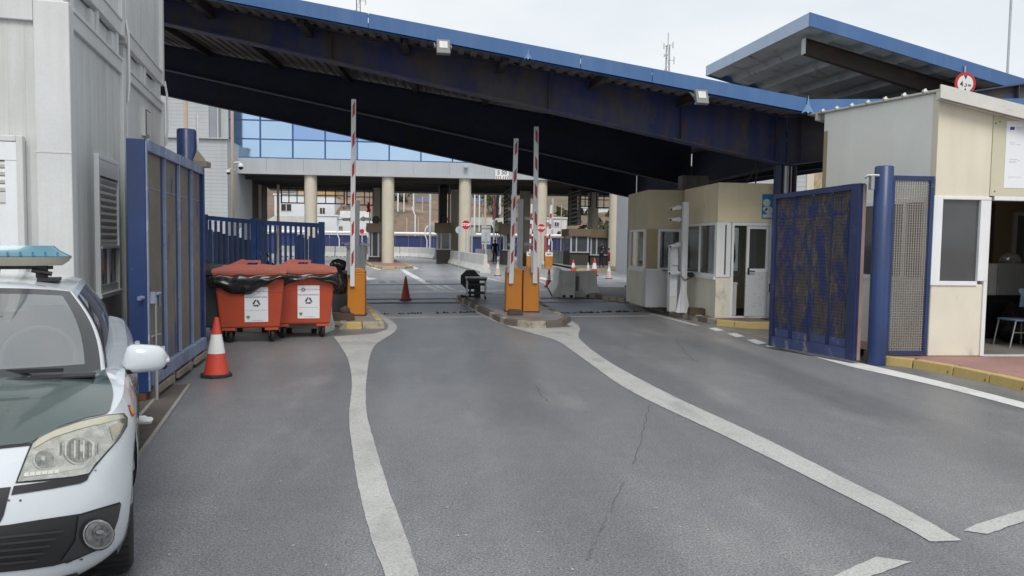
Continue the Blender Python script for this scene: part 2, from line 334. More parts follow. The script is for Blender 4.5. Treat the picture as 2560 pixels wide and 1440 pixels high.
m_asph = asphalt_mat(); m_asph2 = asphalt_mat('pale_lifted_asphalt', 1.9)  # second: paler far pavement, colour lifted further to offset dim canopy light
m_earth = mat('dry_earth', (.24, .19, .14), .95, var=.25, vscale=.02, fine=.1, fscale=2)
def paint_mat(name, col, lo, hi, base=(.19, .192, .196)):
    m = bpy.data.materials.new(name); m.use_nodes = True; t = m.node_tree; t.nodes.clear()
    out = N(t, 'ShaderNodeOutputMaterial'); b = N(t, 'ShaderNodeBsdfPrincipled'); t.links.new(b.outputs[0], out.inputs[0])
    vec = N(t, 'ShaderNodeTexCoord').outputs['Object']
    c = mixc(t, ramp(t, noise(t, vec, 1.3, 5), .3, .7), tuple(x*.8 for x in col), col)
    c = mixc(t, ramp(t, noise(t, vec, 16, 8, .75), lo, hi), c, base)
    c = mixc(t, ramp(t, noise(t, vec, 75, 4, .8), .38, .66), c, mixc(t, 1., c, (.62, .62, .62), 'MULTIPLY'))
    c = mixc(t, ramp(t, noise(t, vec, 2.2, 6, .7, (1, .4, 1)), .52, .74), c, mixc(t, .65, c, base))
    t.links.new(c, b.inputs['Base Color']); b.inputs['Roughness'].default_value = .65
    bp = N(t, 'ShaderNodeBump'); bp.inputs['Strength'].default_value = .4; bp.inputs['Distance'].default_value = .004
    t.links.new(noise(t, vec, 90, 4), bp.inputs['Height']); t.links.new(bp.outputs[0], b.inputs['Normal']); return m
m_line = paint_mat('worn_white_paint', (.56, .56, .545), .57, .75)
m_linew = paint_mat('fresh_white_paint', (.85, .85, .84), .70, .86)
m_linef = paint_mat('faded_paint', (.34, .34, .335), .5, .68)
m_yel = paint_mat('faded_yellow_paint', (.42, .34, .16), .5, .68)
m_crack = paint_mat('dark_crack', (.125, .125, .128), .42, .52, base=(.165, .167, .172))  # dark grey of the crack lines
m_oldtar = paint_mat('tar_seam', (.06, .06, .062), .5, .7)

struct(MB().add([(-900,-300,-.02),(900,-300,-.02),(900,1500,-.02),(-900,1500,-.02)], [(0,1,2,3)]), 'ground', m_earth)
struct(MB().add([(-60,-40,0),(45,-40,0),(45,101,0),(-60,101,0)], [(0,1,2,3)]), 'road', m_asph)
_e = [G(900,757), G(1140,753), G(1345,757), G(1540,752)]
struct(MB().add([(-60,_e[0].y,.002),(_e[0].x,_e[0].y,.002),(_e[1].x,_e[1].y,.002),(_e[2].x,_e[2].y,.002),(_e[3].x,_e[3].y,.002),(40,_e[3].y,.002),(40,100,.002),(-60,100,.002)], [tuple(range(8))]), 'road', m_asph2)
def paint(px, m=m_line, z=.005, name='lane_marking'):
    Q = [G(p[0], p[1], z) for p in px]; P = []; rj = random.Random(len(px)+int(px[0][0]))
    for a, b in zip(Q, Q[1:]+Q[:1]):
        n = max(1, min(40, int((b-a).length/.06))); jt = min(.004, (b-a).length*.1)
        P += [a.lerp(b, k/n)+Vector((rj.uniform(-jt, jt), rj.uniform(-jt, jt), 0)) for k in range(n)]
    tri = geometry.tessellate_polygon([P]); return struct(MB().add(P, tri), name, m)
def band(px, wpx, m=m_line, z=.005, name='lane_marking'):
    """strip along measured points, given width in metres"""
    P = [G(x, y, z) for x, y in px]; L = []; Rr = []
    for i, p in enumerate(P):
        d = (P[min(i+1, len(P)-1)]-P[max(i-1, 0)]).normalized(); n = Vector((-d.y, d.x, 0))*wpx/2; L.append(p+n); Rr.append(p-n)
    return struct(MB().grid([L, Rr], sm=False), name, m)
def spline(pts, k=5):
    out = []
    for i in range(len(pts)-1):
        p0, p1, p2, p3 = [Vector(pts[max(0, min(len(pts)-1, i+j))]) for j in (-1, 0, 1, 2)]
        for s in range(k):
            u = s/k; out.append(.5*((2*p1)+(p2-p0)*u+(2*p0-5*p1+4*p2-p3)*u*u+(3*p1-p0-3*p2+p3)*u**3))
    out.append(Vector(pts[-1])); return out
# left divider with its triangular head
paint(spline([(833,841),(852,866),(872,905),(880,960),(873,1030),(876,1085),(890,1180),(905,1255),(930,1350),(965,1445),(1000,1560)])
      + spline([(1085,1560),(1048,1440),(1012,1330),(985,1260),(958,1180),(938,1110),(920,1050),(914,985),(919,925),(926,885),(940,861),(962,846),(986,830),(992,818),(984,806),(960,788),(913,756)])
      + [(898,756),(930,780),(958,800),(972,815),(966,824),(940,833),(880,838)], m_line)
# right divider
paint(spline([(1137,750),(1205,789),(1262,813),(1330,833),(1390,851),(1430,876),(1480,912),(1540,955),(1620,1000),(1800,1084),(2000,1182),(2200,1283),(2325,1353)])
      + spline([(2405,1351),(2250,1265),(2100,1190),(1900,1090),(1700,998),(1560,926),(1490,882),(1454,852),(1446,838),(1450,822),(1443,811),(1425,802),(1398,796)])
      + [(1412,808),(1428,817),(1370,820),(1318,819),(1265,803),(1215,783),(1160,754)], m_line)
paint(spline([(1940,867),(2040,893),(2130,917),(2330,962),(2560,1021),(2800,1085)])+spline([(2800,1068),(2560,1006),(2350,953),(2150,907),(2050,884),(1964,866)]), m_linew)
for q in ([(1770,820),(1790,819),(1812,826),(1790,828)], [(1818,834),(1838,832),(1862,841),(1840,843)], [(1866,849),(1888,848),(1918,858),(1894,861)], [(1913,864),(1930,862),(1938,867),(1918,868)]):
    paint(q, m_linew)
paint([(1585,776),(1592,774),(1680,795),(1752,814),(1738,815),(1660,795)], m_line)
paint([(2408,1326),(2440,1310),(2600,1262),(2600,1288),(2470,1335)], m_line)
paint([(2070,1445),(2190,1391),(2278,1404),(2165,1445)], m_line)
paint([(970,793.5),(1205,790.5),(1210,793),(966,796)], m_line)
paint([(1362,791),(1628,788.5),(1632,791),(1358,793.5)], m_line)
paint([(908,729),(1260,724),(1262,729),(905,735)], m_linew)
paint([(1350,722),(1500,722),(1500,727),(1350,727)], m_linew)
for x0, x1 in ((905,1000),(1015,1120),(1130,1180)):                       # pale crumbled joints of the two humps
    paint([(x0,746),(x1,744.5),(x1,746),(x0,748)], m_linef); paint([(x0,755),(x1,753.5),(x1,755),(x0,757)], m_line)
paint([(905,711),(1190,709),(1190,711.5),(905,713.5)], m_oldtar)
paint([(905,747.5),(1150,746),(1150,748),(905,750)], m_oldtar, name='road_joint')
paint([(905,756.5),(1150,755),(1150,758),(905,759.5)], m_oldtar, name='road_joint')
paint([(1350,746),(1500,745),(1500,747),(1350,748)], m_oldtar, name='road_joint'); paint([(1350,743),(1500,742),(1500,745),(1350,746)], m_linef)
paint([(1350,755),(1540,752),(1540,754.5),(1350,757.5)], m_linef)
# diagonal chevron beyond the hump
paint([(1000,674),(1012,674),(1032,685),(1078,710),(1064,711),(1020,688)], m_linew)
for dx in (0, 20, 42): paint([(1062+dx,713),(1074+dx,713),(1103+dx,726),(1088+dx,727)], m_linew)
paint([(912,686),(921,694),(944,696),(930,700),(908,700),(896,694)], m_linew)
for x in (905,944,972,1060,1170,1200): paint([(x,702),(x+14,701),(x+24,707),(x+6,708)], m_linef)
band(spline([(1350,702),(1375,718),(1398,745)]), .13, m_linew); paint([(1349,692),(1400,702),(1398,706),(1349,697)], m_linew); paint([(1490,717),(1545,725),(1543,729),(1488,720)], m_linew)
band([(1170,684),(1215,695),(1265,706)], .14, m_linew); band([(1350,660),(1520,668)], .15, m_linef); band([(1500,692),(1545,697)], .14, m_linew)
band(spline([(1130,664),(1090,655),(1040,647)]), .2, m_line)
# yellow hatch before the gate
band([(1808,823),(1870,836),(1925,848)], .07, m_yel); band([(1855,822),(1925,838)], .05, m_yel); band([(1870,836),(1925,832)], .05, m_yel)
rk_ = random.Random(9)
for q in ([(1625,1010),(1612,1060),(1600,1112),(1582,1160)], [(1560,1205),(1540,1245),(1526,1278)], [(1518,1290),(1496,1335),(1480,1372),(1468,1400)], [(1340,962),(1352,985),(1371,1005)], [(1690,846),(1712,880),(1742,905)]):
    band([(p.x+rk_.uniform(-3,3), p.y) for p in spline([(x, y, 0) for x, y in q], 7)], .011, m_crack, .003, 'road_crack')
# broken rumble strips, real ribs of rubber and rubble
def ribs(x0, x1, y0, y1, n, name='speed_hump'):
    mb = MB()
    for i in range(n):
        a = G(x0+(x1-x0)*i/n, y0+(y1-y0)*i/n); b = G(x0+(x1-x0)*(i+.9)/n, y0+(y1-y0)*(i+.9)/n)
        h = random.uniform(.012, .035); w = random.uniform(.1, .22); o = Vector((0, random.uniform(-.05, .05), 0))
        mb.hexa([a+o, b+o, b+o+Vector((0,w,0)), a+o+Vector((0,w,0))], [a+o+Vector((.02,.04,h)), b+o+Vector((-.02,.04,h)), b+o+Vector((-.02,w-.04,h)), a+o+Vector((.02,w-.04,h))], random.randint(0, 4) == 0)
    return mb
struct(ribs(950,1056,786,784,14), 'speed_hump', [m_rubber, m_concd]); struct(ribs(1090,1190,784,781,12), 'speed_hump', [m_rubber, m_concd])
struct(ribs(1352,1500,784,782,18), 'speed_hump', [m_rubber, m_concd]); struct(ribs(1505,1610,781,779,12), 'speed_hump', [m_rubber, m_concd])

# ---------------------------------------------------------------- raised kerbed platforms: slab with single kerb stones round it
def stones(par, path, z, kw, step, mats, first=0, gap=.012, wob=.006):
    """kerb stones along world path (x,y): each its own object, three shared shapes"""
    shapes = {}
    for i in range(len(path)-1):
        a, b = Vector((*path[i][:2], 0)), Vector((*path[i+1][:2], 0)); L = (b-a).length; n = max(1, round(L/step)); l = L/n; d = (b-a).normalized(); nrm = Vector((-d.y, d.x, 0))
        for k in range(n):
            c = a+d*(k+.5)*l; mi = mats[(first+k+i) % len(mats)] if len(mats) > 1 else mats[0]
            key = (round(l, 2), mi.name)
            if key not in shapes:
                mb = MB(); mb.hexa([(-l/2+gap/2,0,-.03),(l/2-gap/2,0,-.03),(l/2-gap/2,kw,-.03),(-l/2+gap/2,kw,-.03)], [(-l/2+gap/2,.018,z),(l/2-gap/2,.018,z),(l/2-gap/2,kw,z),(-l/2+gap/2,kw,z)])
                o = mb.build('kerb_stone', mi, bevel=.012); shapes[key] = o
            else:
                o = shapes[key].copy(); COL.objects.link(o)
            o.parent = par; o.location = c+Vector((0, 0, random.uniform(-wob, wob))); o.rotation_euler = (random.uniform(-.01, .01), 0, math.atan2(d.y, d.x))
            # kerb depth lies to the left of the walking direction
def slab(poly, z, name, m, inset=.0):
    P = [Vector((p[0], p[1], 0)) for p in poly]
    mb = MB(); mb.add([p+Vector((0,0,z)) for p in P], geometry.tessellate_polygon([P]))
    return struct(mb, name, m)
def xy(px, z=0): return [tuple(G(x, y, z))[:2] for x, y in px]
def inset_poly(poly, d):
    n = len(poly); out = []
    for i in range(n):
        a, b, c = Vector(poly[i-1]), Vector(poly[i]), Vector(poly[(i+1) % n])
        n1 = Vector((-(b-a).y, (b-a).x)).normalized(); n2 = Vector((-(c-b).y, (c-b).x)).normalized(); k = (n1+n2); k = k/max(.35, k.dot(n1))
        out.append(tuple(b+k*d))
    return out
def platform(poly, z, name, m, mats, step, kw=.15, rng=None, first=0):
    """poly counter-clockwise"""
    s_ = slab(inset_poly(poly, kw-.004), z-.006, name, m)
    pth = [(*p, 0) for p in poly]+[(*poly[0], 0)]
    if rng: pth = pth[rng[0]:rng[1]]
    stones(s_, pth, z, kw, step, mats, first); return s_
# left barrier island
LI = xy([(848,823),(962,821)]) ; LI += xy([(912,757)]) + xy([(836,760)])
platform(LI, .13, 'traffic_island', m_pave, [m_kerbY, m_kerbO], .45)
# middle barrier island (wedge, points away from the camera)
MI = xy([(1258,812),(1325,822),(1408,816),(1428,806)]) + xy([(1402,796),(1300,752),(1150,748)])
MI = [MI[0], MI[1], MI[2], MI[3], MI[4], tuple(G(1330,752))[:2], tuple(G(1190,741))[:2], tuple(G(1140,748))[:2], tuple(G(1205,785))[:2]]
platform(MI, .13, 'traffic_island', m_pave, [m_kerbD, m_kerbO, m_kerbD], .40)
# right platform that carries the two booths
RP = xy([(1470,744),(1560,756),(1620,771),(1700,793),(1790,814),(1880,822),(1945,822)]); RP += [(9.6, 15.2), (9.6, 28), (5.0, 28)]
platform(RP, .13, 'pavement', mat('damp_red_paving', (.17, .14, .135), .6, var=.2, fine=.08, spots=[((.10, .09, .085), 1.5, .5, .7)]), [m_kerbO, m_kerbD, m_kerbO, m_kerbO], .42, rng=(0, 5))
rp = [o for o in bpy.data.objects if o.name.startswith('pavement')][-1]
stones(rp, [(*p, 0) for p in RP[4:7]], .13, .15, .5, [m_kerbY])
stones(rp, [(*p, 0) for p in [RP[9], RP[0]]], .13, .15, .8, [m_kerbO])
# pavement in front of the right-hand booth, yellow kerb
YK = xy([(2190,899),(2212,908)]); kp = xy([(2212,912),(2280,920),(2380,938),(2470,958),(2562,980),(2760,1030)]); KP2 = kp+[(12, 7.0), (12, 15), (6.5, 15), (6.5, 11.1)]
fp = slab(inset_poly(KP2, .146), .124, 'pavement', m_tile)
stones(fp, [(*p, 0) for p in kp], .13, .15, .62, [m_kerbY]); stones(fp, [(*KP2[-1], 0), (*kp[0], 0)], .13, .15, .5, [m_kerbY])
# far island with red paving under the building
FI = xy([(905,655),(925,668),(955,672),(1020,672),(1034,670),(1020,664),(985,653)])
platform(FI, .15, 'traffic_island', m_tile, [m_kerbY, m_kerbO], .9, kw=.25)
band([(918,665),(950,674.5),(1036,673)], .28, m_linew); band([(1036,673),(1042,671),(1024,663)], .25, m_linew)
# island under the right columns, far
FR = [(8.6, 47.6), (26, 48.6), (26, 70), (8.6, 70)]; platform(FR, .13, 'traffic_island', m_pave, [m_kerbY], 1.0, kw=.25, rng=(0, 2))
# drain along the left gate: frame, and the cross bars of the grating
d0, d1 = G(356, 1128), G(474, 962); dn = (d1-d0).normalized(); dp = Vector((-dn.y, dn.x, 0)); d0 = d0-dn*.5; L_ = (d1-d0).length
dr = struct(MB().add([d0+Vector((0,0,.004)), d1+Vector((0,0,.004)), d1+dp*.5+Vector((0,0,.004)), d0+dp*.5+Vector((0,0,.004))], [(0,1,2,3)]), 'drain', m_black)
fr = MB()
for k in (0, .25, .5): fr.bar(d0+dp*k+Vector((0,0,.008)), d1+dp*k+Vector((0,0,.008)), .035, .012)
fr.build('drain_frame', m_concd, dr)
gb = MB(); n = int(L_/.045)
for i in range(n):
    for k in (0, .25): gb.bar(d0+dn*(i*.045)+dp*(k+.02)+Vector((0,0,.008)), d0+dn*(i*.045)+dp*(k+.23)+Vector((0,0,.008)), .018, .012)
tag(gb.build('grating', mat('rusty_grate', (.12, .105, .095), .8, var=.3, fine=.1), dr), kind='stuff')
# ================================================================ big canopy: three tapered steel beams, valley girder, deck, blue edge sheet
YB = [15.8, 22.0, 28.3]; XC = 7.35; SL = .232
c_n = AY(1965, 412, YB[0]); ZB0 = c_n.z                      # underside of the front beam at its column
def bx(px, py, Y): return AY(px, py, Y)
can = thing('entrance_canopy', 'long dark steel canopy with bright blue edge sloping down over the lanes', 'canopy', (XC, YB[0], 0))
# front beam profile from the photograph: underside and top at the left edge and at the column
bl = AY(416, 58, YB[0]); tl = AY(416, 4, YB[0]); tr_ = AY(1948, 296, YB[0])
sb = (ZB0-bl.z)/(c_n.x-bl.x); st = (tr_.z-tl.z)/(tr_.x-tl.x)
def zbot(X): return ZB0+sb*(X-XC) if X < XC else ZB0+.16*(X-XC)
def ztop(X): return tr_.z+st*(X-tr_.x) if X < XC else tr_.z+st*(XC-tr_.x)+.17*(X-XC)
XL, XR = -11.5, 15.5
RY = .062
def zf(X): return f2.z+sf*(X-f2.x) if X < f2.x else f2.z+.035*(X-f2.x)
YF, YK_ = YB[0]-1.45, YB[2]+1.3
f1 = AY(1200, 89, YF); f2 = AY(2020, 248, YF); sf = (f2.z-f1.z)/(f2.x-f1.x)                 # top line of the blue edge
fb1 = AY(1200, 125.5, YF); FH = f1.z-fb1.z; XV = f2.x
def btop(i):
    if i == 0: return ztop
    p, q = (AY(416, 92, YB[1]), AY(915, 187, YB[1])) if i == 1 else (AY(416, 172, YB[2]), AY(887, 259, YB[2])); s_ = (q.z-p.z)/(q.x-p.x)
    return lambda X: min(p.z+s_*(X-p.x) if X < XC else ztop(X), zf(X)-FH-.06+RY*(YB[i]-YF))
TOP = [btop(i) for i in range(3)]
print('BEAM', [(round(zbot(X),2), [round(t(X),2) for t in TOP], round(zf(X)-FH,2)) for X in (-11,-8.4,-6,0,5,7)])
for i, Y in enumerate(YB):
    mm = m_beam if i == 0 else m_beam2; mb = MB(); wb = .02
    # plate girder: web and two flanges, left wing, right wing
    for xa, xb in ((XL, XC-.02), (XC+.02, XR)):
        za, zb, ta, tb = zbot(xa), zbot(xb), TOP[i](xa), TOP[i](xb)
        mb.prism([(xa,Y-wb,za),(xb,Y-wb,zb),(xb,Y-wb,tb),(xa,Y-wb,ta)], (0, 2*wb, 0))
        mb.prism([(xa,Y-.16,za-.03),(xb,Y-.16,zb-.03),(xb,Y-.16,zb),(xa,Y-.16,za)], (0, .32, 0))
        mb.prism([(xa,Y-.16,ta),(xb,Y-.16,tb),(xb,Y-.16,tb+.03),(xa,Y-.16,ta+.03)], (0, .32, 0))
    if i == 0:
        for X in (-9, -6.3, -2.2, 2.2, 5.0, XC-.28, XC+.28, 10, 12.5):
            mb.prism([(X-.008,Y-.15,zbot(X)),(X+.008,Y-.15,zbot(X)),(X+.008,Y-.15,ztop(X)),(X-.008,Y-.15,ztop(X))], (0, .13, 0))
    b = mb.build('beam', mm, can)
    cb = MB(); h0 = zbot(XC)-.02
    for dx in (-.17, .17): cb.box((XC+dx-.015, Y-.16, 0), (XC+dx+.015, Y+.16, h0))
    cb.box((XC-.155, Y-.012, 0), (XC+.155, Y+.012, h0)); cb.box((XC-.3, Y-.3, 0), (XC+.3, Y+.3, .15))
    cb.build('column', mm, can)
# valley girder between the columns
vg = MB(); zv = zbot(XC)
for a, b_ in ((YB[0]+.17, YB[1]-.17), (YB[1]+.17, YB[2]-.17)):
    vg.box((XC-.02, a, zv+.02), (XC+.02, b_, ztop(XC)-.1)); vg.box((XC-.15, a, zv-.01), (XC+.15, b_, zv+.02))
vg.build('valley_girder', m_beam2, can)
# deck plane: a little above the beams
def zdeck(X): return ztop(X)+.27
# profiled deck, ribs run along Y
dk = MB()
for (xa, xb) in ((XL-1.2, XV), (XV, XR+.5)):
    n = int((xb-xa)/.25); row0 = []; row1 = []
    for k in range(n+1):
        for q, dz in ((0, 0), (.11, 0), (.14, .05), (.22, .05)):
            X = xa+(xb-xa)*k/n+q
            if X > xb: X = xb
            z = zf(X)-FH+.10+dz; row0.append(Vector((X, YF+.06, z))); row1.append(Vector((X, YK_, z+RY*(YK_-YF))))
    dk.grid([row0, row1], sm=False)
    e = Vector((0, 0, .02)); dk.grid([[p+e for p in row0], [p+e for p in row1]], sm=False)
dk.build('roof_deck', m_deckdark, can)
# purlins along Y, hung on the beams
for X in [XL+1.3+1.9*k for k in range(9)]+[9.3, 11.2, 13.1]:
    z = zf(X)-FH+.09; pm = MB()
    q_ = RY*(YK_-.4-YF); pm.hexa([(X-.04,YF+.3,z-.16),(X+.04,YF+.3,z-.16),(X+.04,YK_-.1,z-.16+q_),(X-.04,YK_-.1,z-.16+q_)],[(X-.04,YF+.3,z),(X+.04,YF+.3,z),(X+.04,YK_-.1,z+q_),(X-.04,YK_-.1,z+q_)]); pm.hexa([(X-.09,YF+.3,z-.18),(X+.05,YF+.3,z-.18),(X+.05,YK_-.1,z-.18+q_),(X-.09,YK_-.1,z-.18+q_)],[(X-.09,YF+.3,z-.161),(X+.05,YF+.3,z-.161),(X+.05,YK_-.1,z-.161+q_),(X-.09,YK_-.1,z-.161+q_)]); pm.build('purlin', m_purlin, can)
    for Y, tp in zip(YB, TOP):
        zq = z-.18+RY*(Y-YF-.3)
        if zq > tp(X)+.05: MB().box((X-.07, Y-.05, tp(X)+.03), (X+.07, Y+.05, zq)).build('purlin_cleat', m_beam2, can)
# blue edge sheets in lengths, with the joints
xs = [XL-1.2, -8.9, -5.2, -1.35, 2.6, XV-3.1, XV-.02]
for a, b_ in zip(xs[:-1], xs[1:]):
    fm = MB(); a += .006; b_ -= .006
    fm.prism([(a,YF,zf(a)-FH),(b_,YF,zf(b_)-FH),(b_,YF,zf(b_)),(a,YF,zf(a))], (0, .03, 0))
    fm.prism([(a,YF,zf(a)-FH),(b_,YF,zf(b_)-FH),(b_,YF,zf(b_)-FH+.015),(a,YF,zf(a)-FH+.015)], (0, .16, 0))
    fm.prism([(a,YF,zf(a)),(b_,YF,zf(b_)),(b_,YF,zf(b_)+.015),(a,YF,zf(a)+.015)], (0, .25, 0))
    fm.build('edge_sheet', m_fascia, can)
a, b_ = XV+.02, XR+.5
MB().prism([(a,YF,zf(a)-FH),(b_,YF,zf(b_)-FH),(b_,YF,zf(b_)),(a,YF,zf(a))], (0, .03, 0)).build('edge_sheet', m_fascia, can)
m_flash = mat('flashing_blue', (.16, .29, .50), .4, var=.15)
# folded flashing tab at the valley and one at a sheet joint
for X, s_ in ((XV, .8), (AY(1320, 140, YF).x, .5)):
    z = zf(X)-FH
    MB().prism([(X-.16*s_,YF-.012,z-.01),(X-.05*s_,YF-.02,z+.03),(X,YF-.03,z-.01),(X+.05*s_,YF-.02,z+.03),(X+.16*s_,YF-.012,z-.01),(X+.03*s_,YF-.02,z+.22*s_),(X,YF-.02,z+.42*s_),(X-.03*s_,YF-.02,z+.22*s_)], (0, .008, 0)).build('flashing_tab', m_flash, can)
# rear blue edge seen over the valley
zk = RY*(YK_-YF); MB().prism([(XL-1.2,YK_,zf(XL-1.2)-FH+zk),(XV,YK_,zf(XV)-FH+zk),(XV,YK_,zf(XV)+zk),(XL-1.2,YK_,zf(XL-1.2)+zk)], (0, .03, 0)).build('edge_sheet', m_fascia, can)
# rainwater pipe and cables beside the column
MB().tube([(XC-.03, YB[0]-.1, .1), (XC-.03, YB[0]-.1, zbot(XC)-.04)], .062, 12).build('downpipe', m_steel, can)
MB().tube([(XC+.09, YB[0]-.1, .1), (XC+.09, YB[0]-.1, zbot(XC)-.04)], .016, 6).build('cable', m_steel, can)
cbp = AY(1890, 436, YB[0]+.3); MB().tube([(cbp.x,cbp.y,zbot(cbp.x)+.1),(cbp.x,cbp.y,3.45),(cbp.x-.05,cbp.y+.05,3.3),(cbp.x-.1,cbp.y+.3,3.1)], .02, 6).tube([(cbp.x+.03,cbp.y,3.5),(cbp.x+.04,cbp.y+.1,3.1)], .016, 6).build('cable', m_black, can)

m_flood = mat('dull_grey_casting', (.20,.205,.21), .6, var=.12, fine=.04)
# floodlights under the blue edge
def flood(px, py, lab):
    P = AY(px, py, YF-.12); t = thing('floodlight', lab, 'floodlight', P, 'floodlights on the canopy edge', rz=.12)
    M = Matrix.Rotation(-.35, 4, 'X')
    mb = MB(M); mb.box((-.125,-.05,-.145),(.125,.03,.145)); mb.build('housing', m_flood, None, bevel=.012).parent = t
    f = MB(M).box((-.075,-.058,-.04),(.075,-.0505,.10)).build('lens', m_shut); f.parent = t
    for k in range(3):
        o = MB(M).box((-.12,.03,-.12+.1*k),(.12,.06,-.09+.1*k)).build('cooling_fin', m_greyback); o.parent = t
    o = MB(M).bar((-.15,-.01,.0),(-.15,.16,.22),.02,.03).bar((.15,-.01,.0),(.15,.16,.22),.02,.03).build('bracket', m_steel); o.parent = t
    return t
flood(1108, 119, 'grey square floodlight on the canopy edge above the middle lane'); flood(1753, 244, 'grey square floodlight on the canopy edge above the cream booths')

# ================================================================ second canopy to the right, its open left end
can2 = thing('side_canopy', 'smaller canopy with pale blue end and ribbed grey underside rising above the right booth', 'canopy', (9, 17, 0))
Y0 = 16.6; ca = AY(2025, 30, Y0); X0 = ca.x; cb_ = AX(1766, 165, X0); Y1 = cb_.y
ce = AY(2560, 196, Y0); s2 = (ce.z-ca.z)/(ce.x-ca.x); fh2 = ca.z-AY(2025, 64.5, Y0).z; X1 = X0+12
def z2(X): return ca.z+s2*(X-X0)
zd = cb_.z-ca.z
MB().prism([(X0,Y0,z2(X0)-fh2),(X1,Y0,z2(X1)-fh2),(X1,Y0,z2(X1)),(X0,Y0,z2(X0))], (0, .03, 0)).build('edge_sheet', m_fascia, can2)
MB().prism([(X0,Y1,z2(X0)-fh2+zd),(X1,Y1,z2(X1)-fh2+zd),(X1,Y1,z2(X1)+zd),(X0,Y1,z2(X0)+zd)], (0, .03, 0)).build('edge_sheet', m_fascia, can2)
for k in range(3):
    ya, yb = Y0+.035+(Y1-Y0-.035)*k/3+.004, Y0+.035+(Y1-Y0-.035)*(k+1)/3-.004
    za, zb = ca.z+zd*k/3, ca.z+zd*(k+1)/3
    MB().prism([(X0,ya,za-fh2),(X0,yb,zb-fh2),(X0,yb,zb),(X0,ya,za)], (.03, 0, 0)).build('end_sheet', m_fascia2, can2)
dk = MB(); r0 = []; r1 = []; n = 14
for k in range(n+1):
    for q, dz in ((0, 0), (.42, 0), (.48, .13), (.76, .13)):
        X = min(X0+.04+(X1-X0)*k/n+q, X1); r0.append(Vector((X, Y0+.04, z2(X)-fh2*.8+dz))); r1.append(Vector((X, Y1-.02, z2(X)-fh2*.8+dz+zd)))
dk.grid([r0, r1], sm=False); e = Vector((0, 0, .03)); dk.grid([[p+e for p in r0], [p+e for p in r1]], sm=False); dk.build('roof_deck', m_deck, can2)
for Y, h in ((Y0+.75, .34), (Y1-.6, .30)):
    d = fh2*1.05; bm_ = MB(); xa = X0+.25
    bm_.prism([(xa,Y-.012,z2(xa)-d-h),(X1,Y-.012,z2(X1)-d-h*1.5),(X1,Y-.012,z2(X1)-d),(xa,Y-.012,z2(xa)-d)], (0, .024, 0))
    bm_.prism([(xa,Y-.09,z2(xa)-d-h-.015),(X1,Y-.09,z2(X1)-d-h*1.5-.015),(X1,Y-.09,z2(X1)-d-h*1.5),(xa,Y-.09,z2(xa)-d-h)], (0, .18, 0))
    bm_.prism([(xa,Y-.09,z2(xa)-d-.02),(X1,Y-.09,z2(X1)-d-.02),(X1,Y-.09,z2(X1)-d),(xa,Y-.09,z2(xa)-d)], (0, .18, 0)); bm_.build('beam', m_purlin, can2)
    MB().box((xa-.012, Y-.1, z2(xa)-d-h-.02), (xa, Y+.1, z2(xa)-d)).build('beam_end_plate', m_greyback, can2)
    for X in (X0+4.5, X1-1): MB().tube([(X, Y, 0), (X, Y, z2(X)-d-h)], .11, 12).build('column', m_beam, can2)
pp = AY(1990, 230, Y1-.6); MB().tube([(pp.x, pp.y, 3.5), (pp.x, pp.y, z2(pp.x)-.6)], .06, 10).build('post', m_purlin, can2)

# height limit sign on that canopy's front beam
P = AY(2413, 209, Y0-.06); t = thing('height_limit_sign', 'round red and white height limit sign reading 4,3 m above the booth roof', 'road sign', P)
mb = MB(); mb.lathe([(.255,0),(.255,.02)], n=32, axis='Y'); mb.disc((0,.0,0),(0,-1,0),.255,32,th=.004); mb.build('plate', m_signred).parent = t
MB().disc((0,-.004,0),(0,-1,0),.19,32,th=.003).build('face', m_signwhite).parent = t
MB().prism([(-.045,-.008,.185),(.045,-.008,.185),(0,-.008,.09)], (0,-.002,0)).build('arrow_mark', m_inkd).parent = t
MB().prism([(-.045,-.008,-.185),(.045,-.008,-.185),(0,-.008,-.09)], (0,-.002,0)).build('arrow_mark', m_inkd).parent = t
for s_, txt, x, sz in ((0, '4', -.095, .17), (0, ',3', .005, .10), (0, 'm', .10, .10)):
    o = text_mesh('lettering', txt, sz, m_inkd, facing((x, -.009, -.035 if sz < .15 else -.015), (1,0,0), (0,-1,0)), bold=.002); o.parent = t
MB().box((-.02,.021,-.1),(.02,.045,.4)).build('bracket', m_steel).parent = t
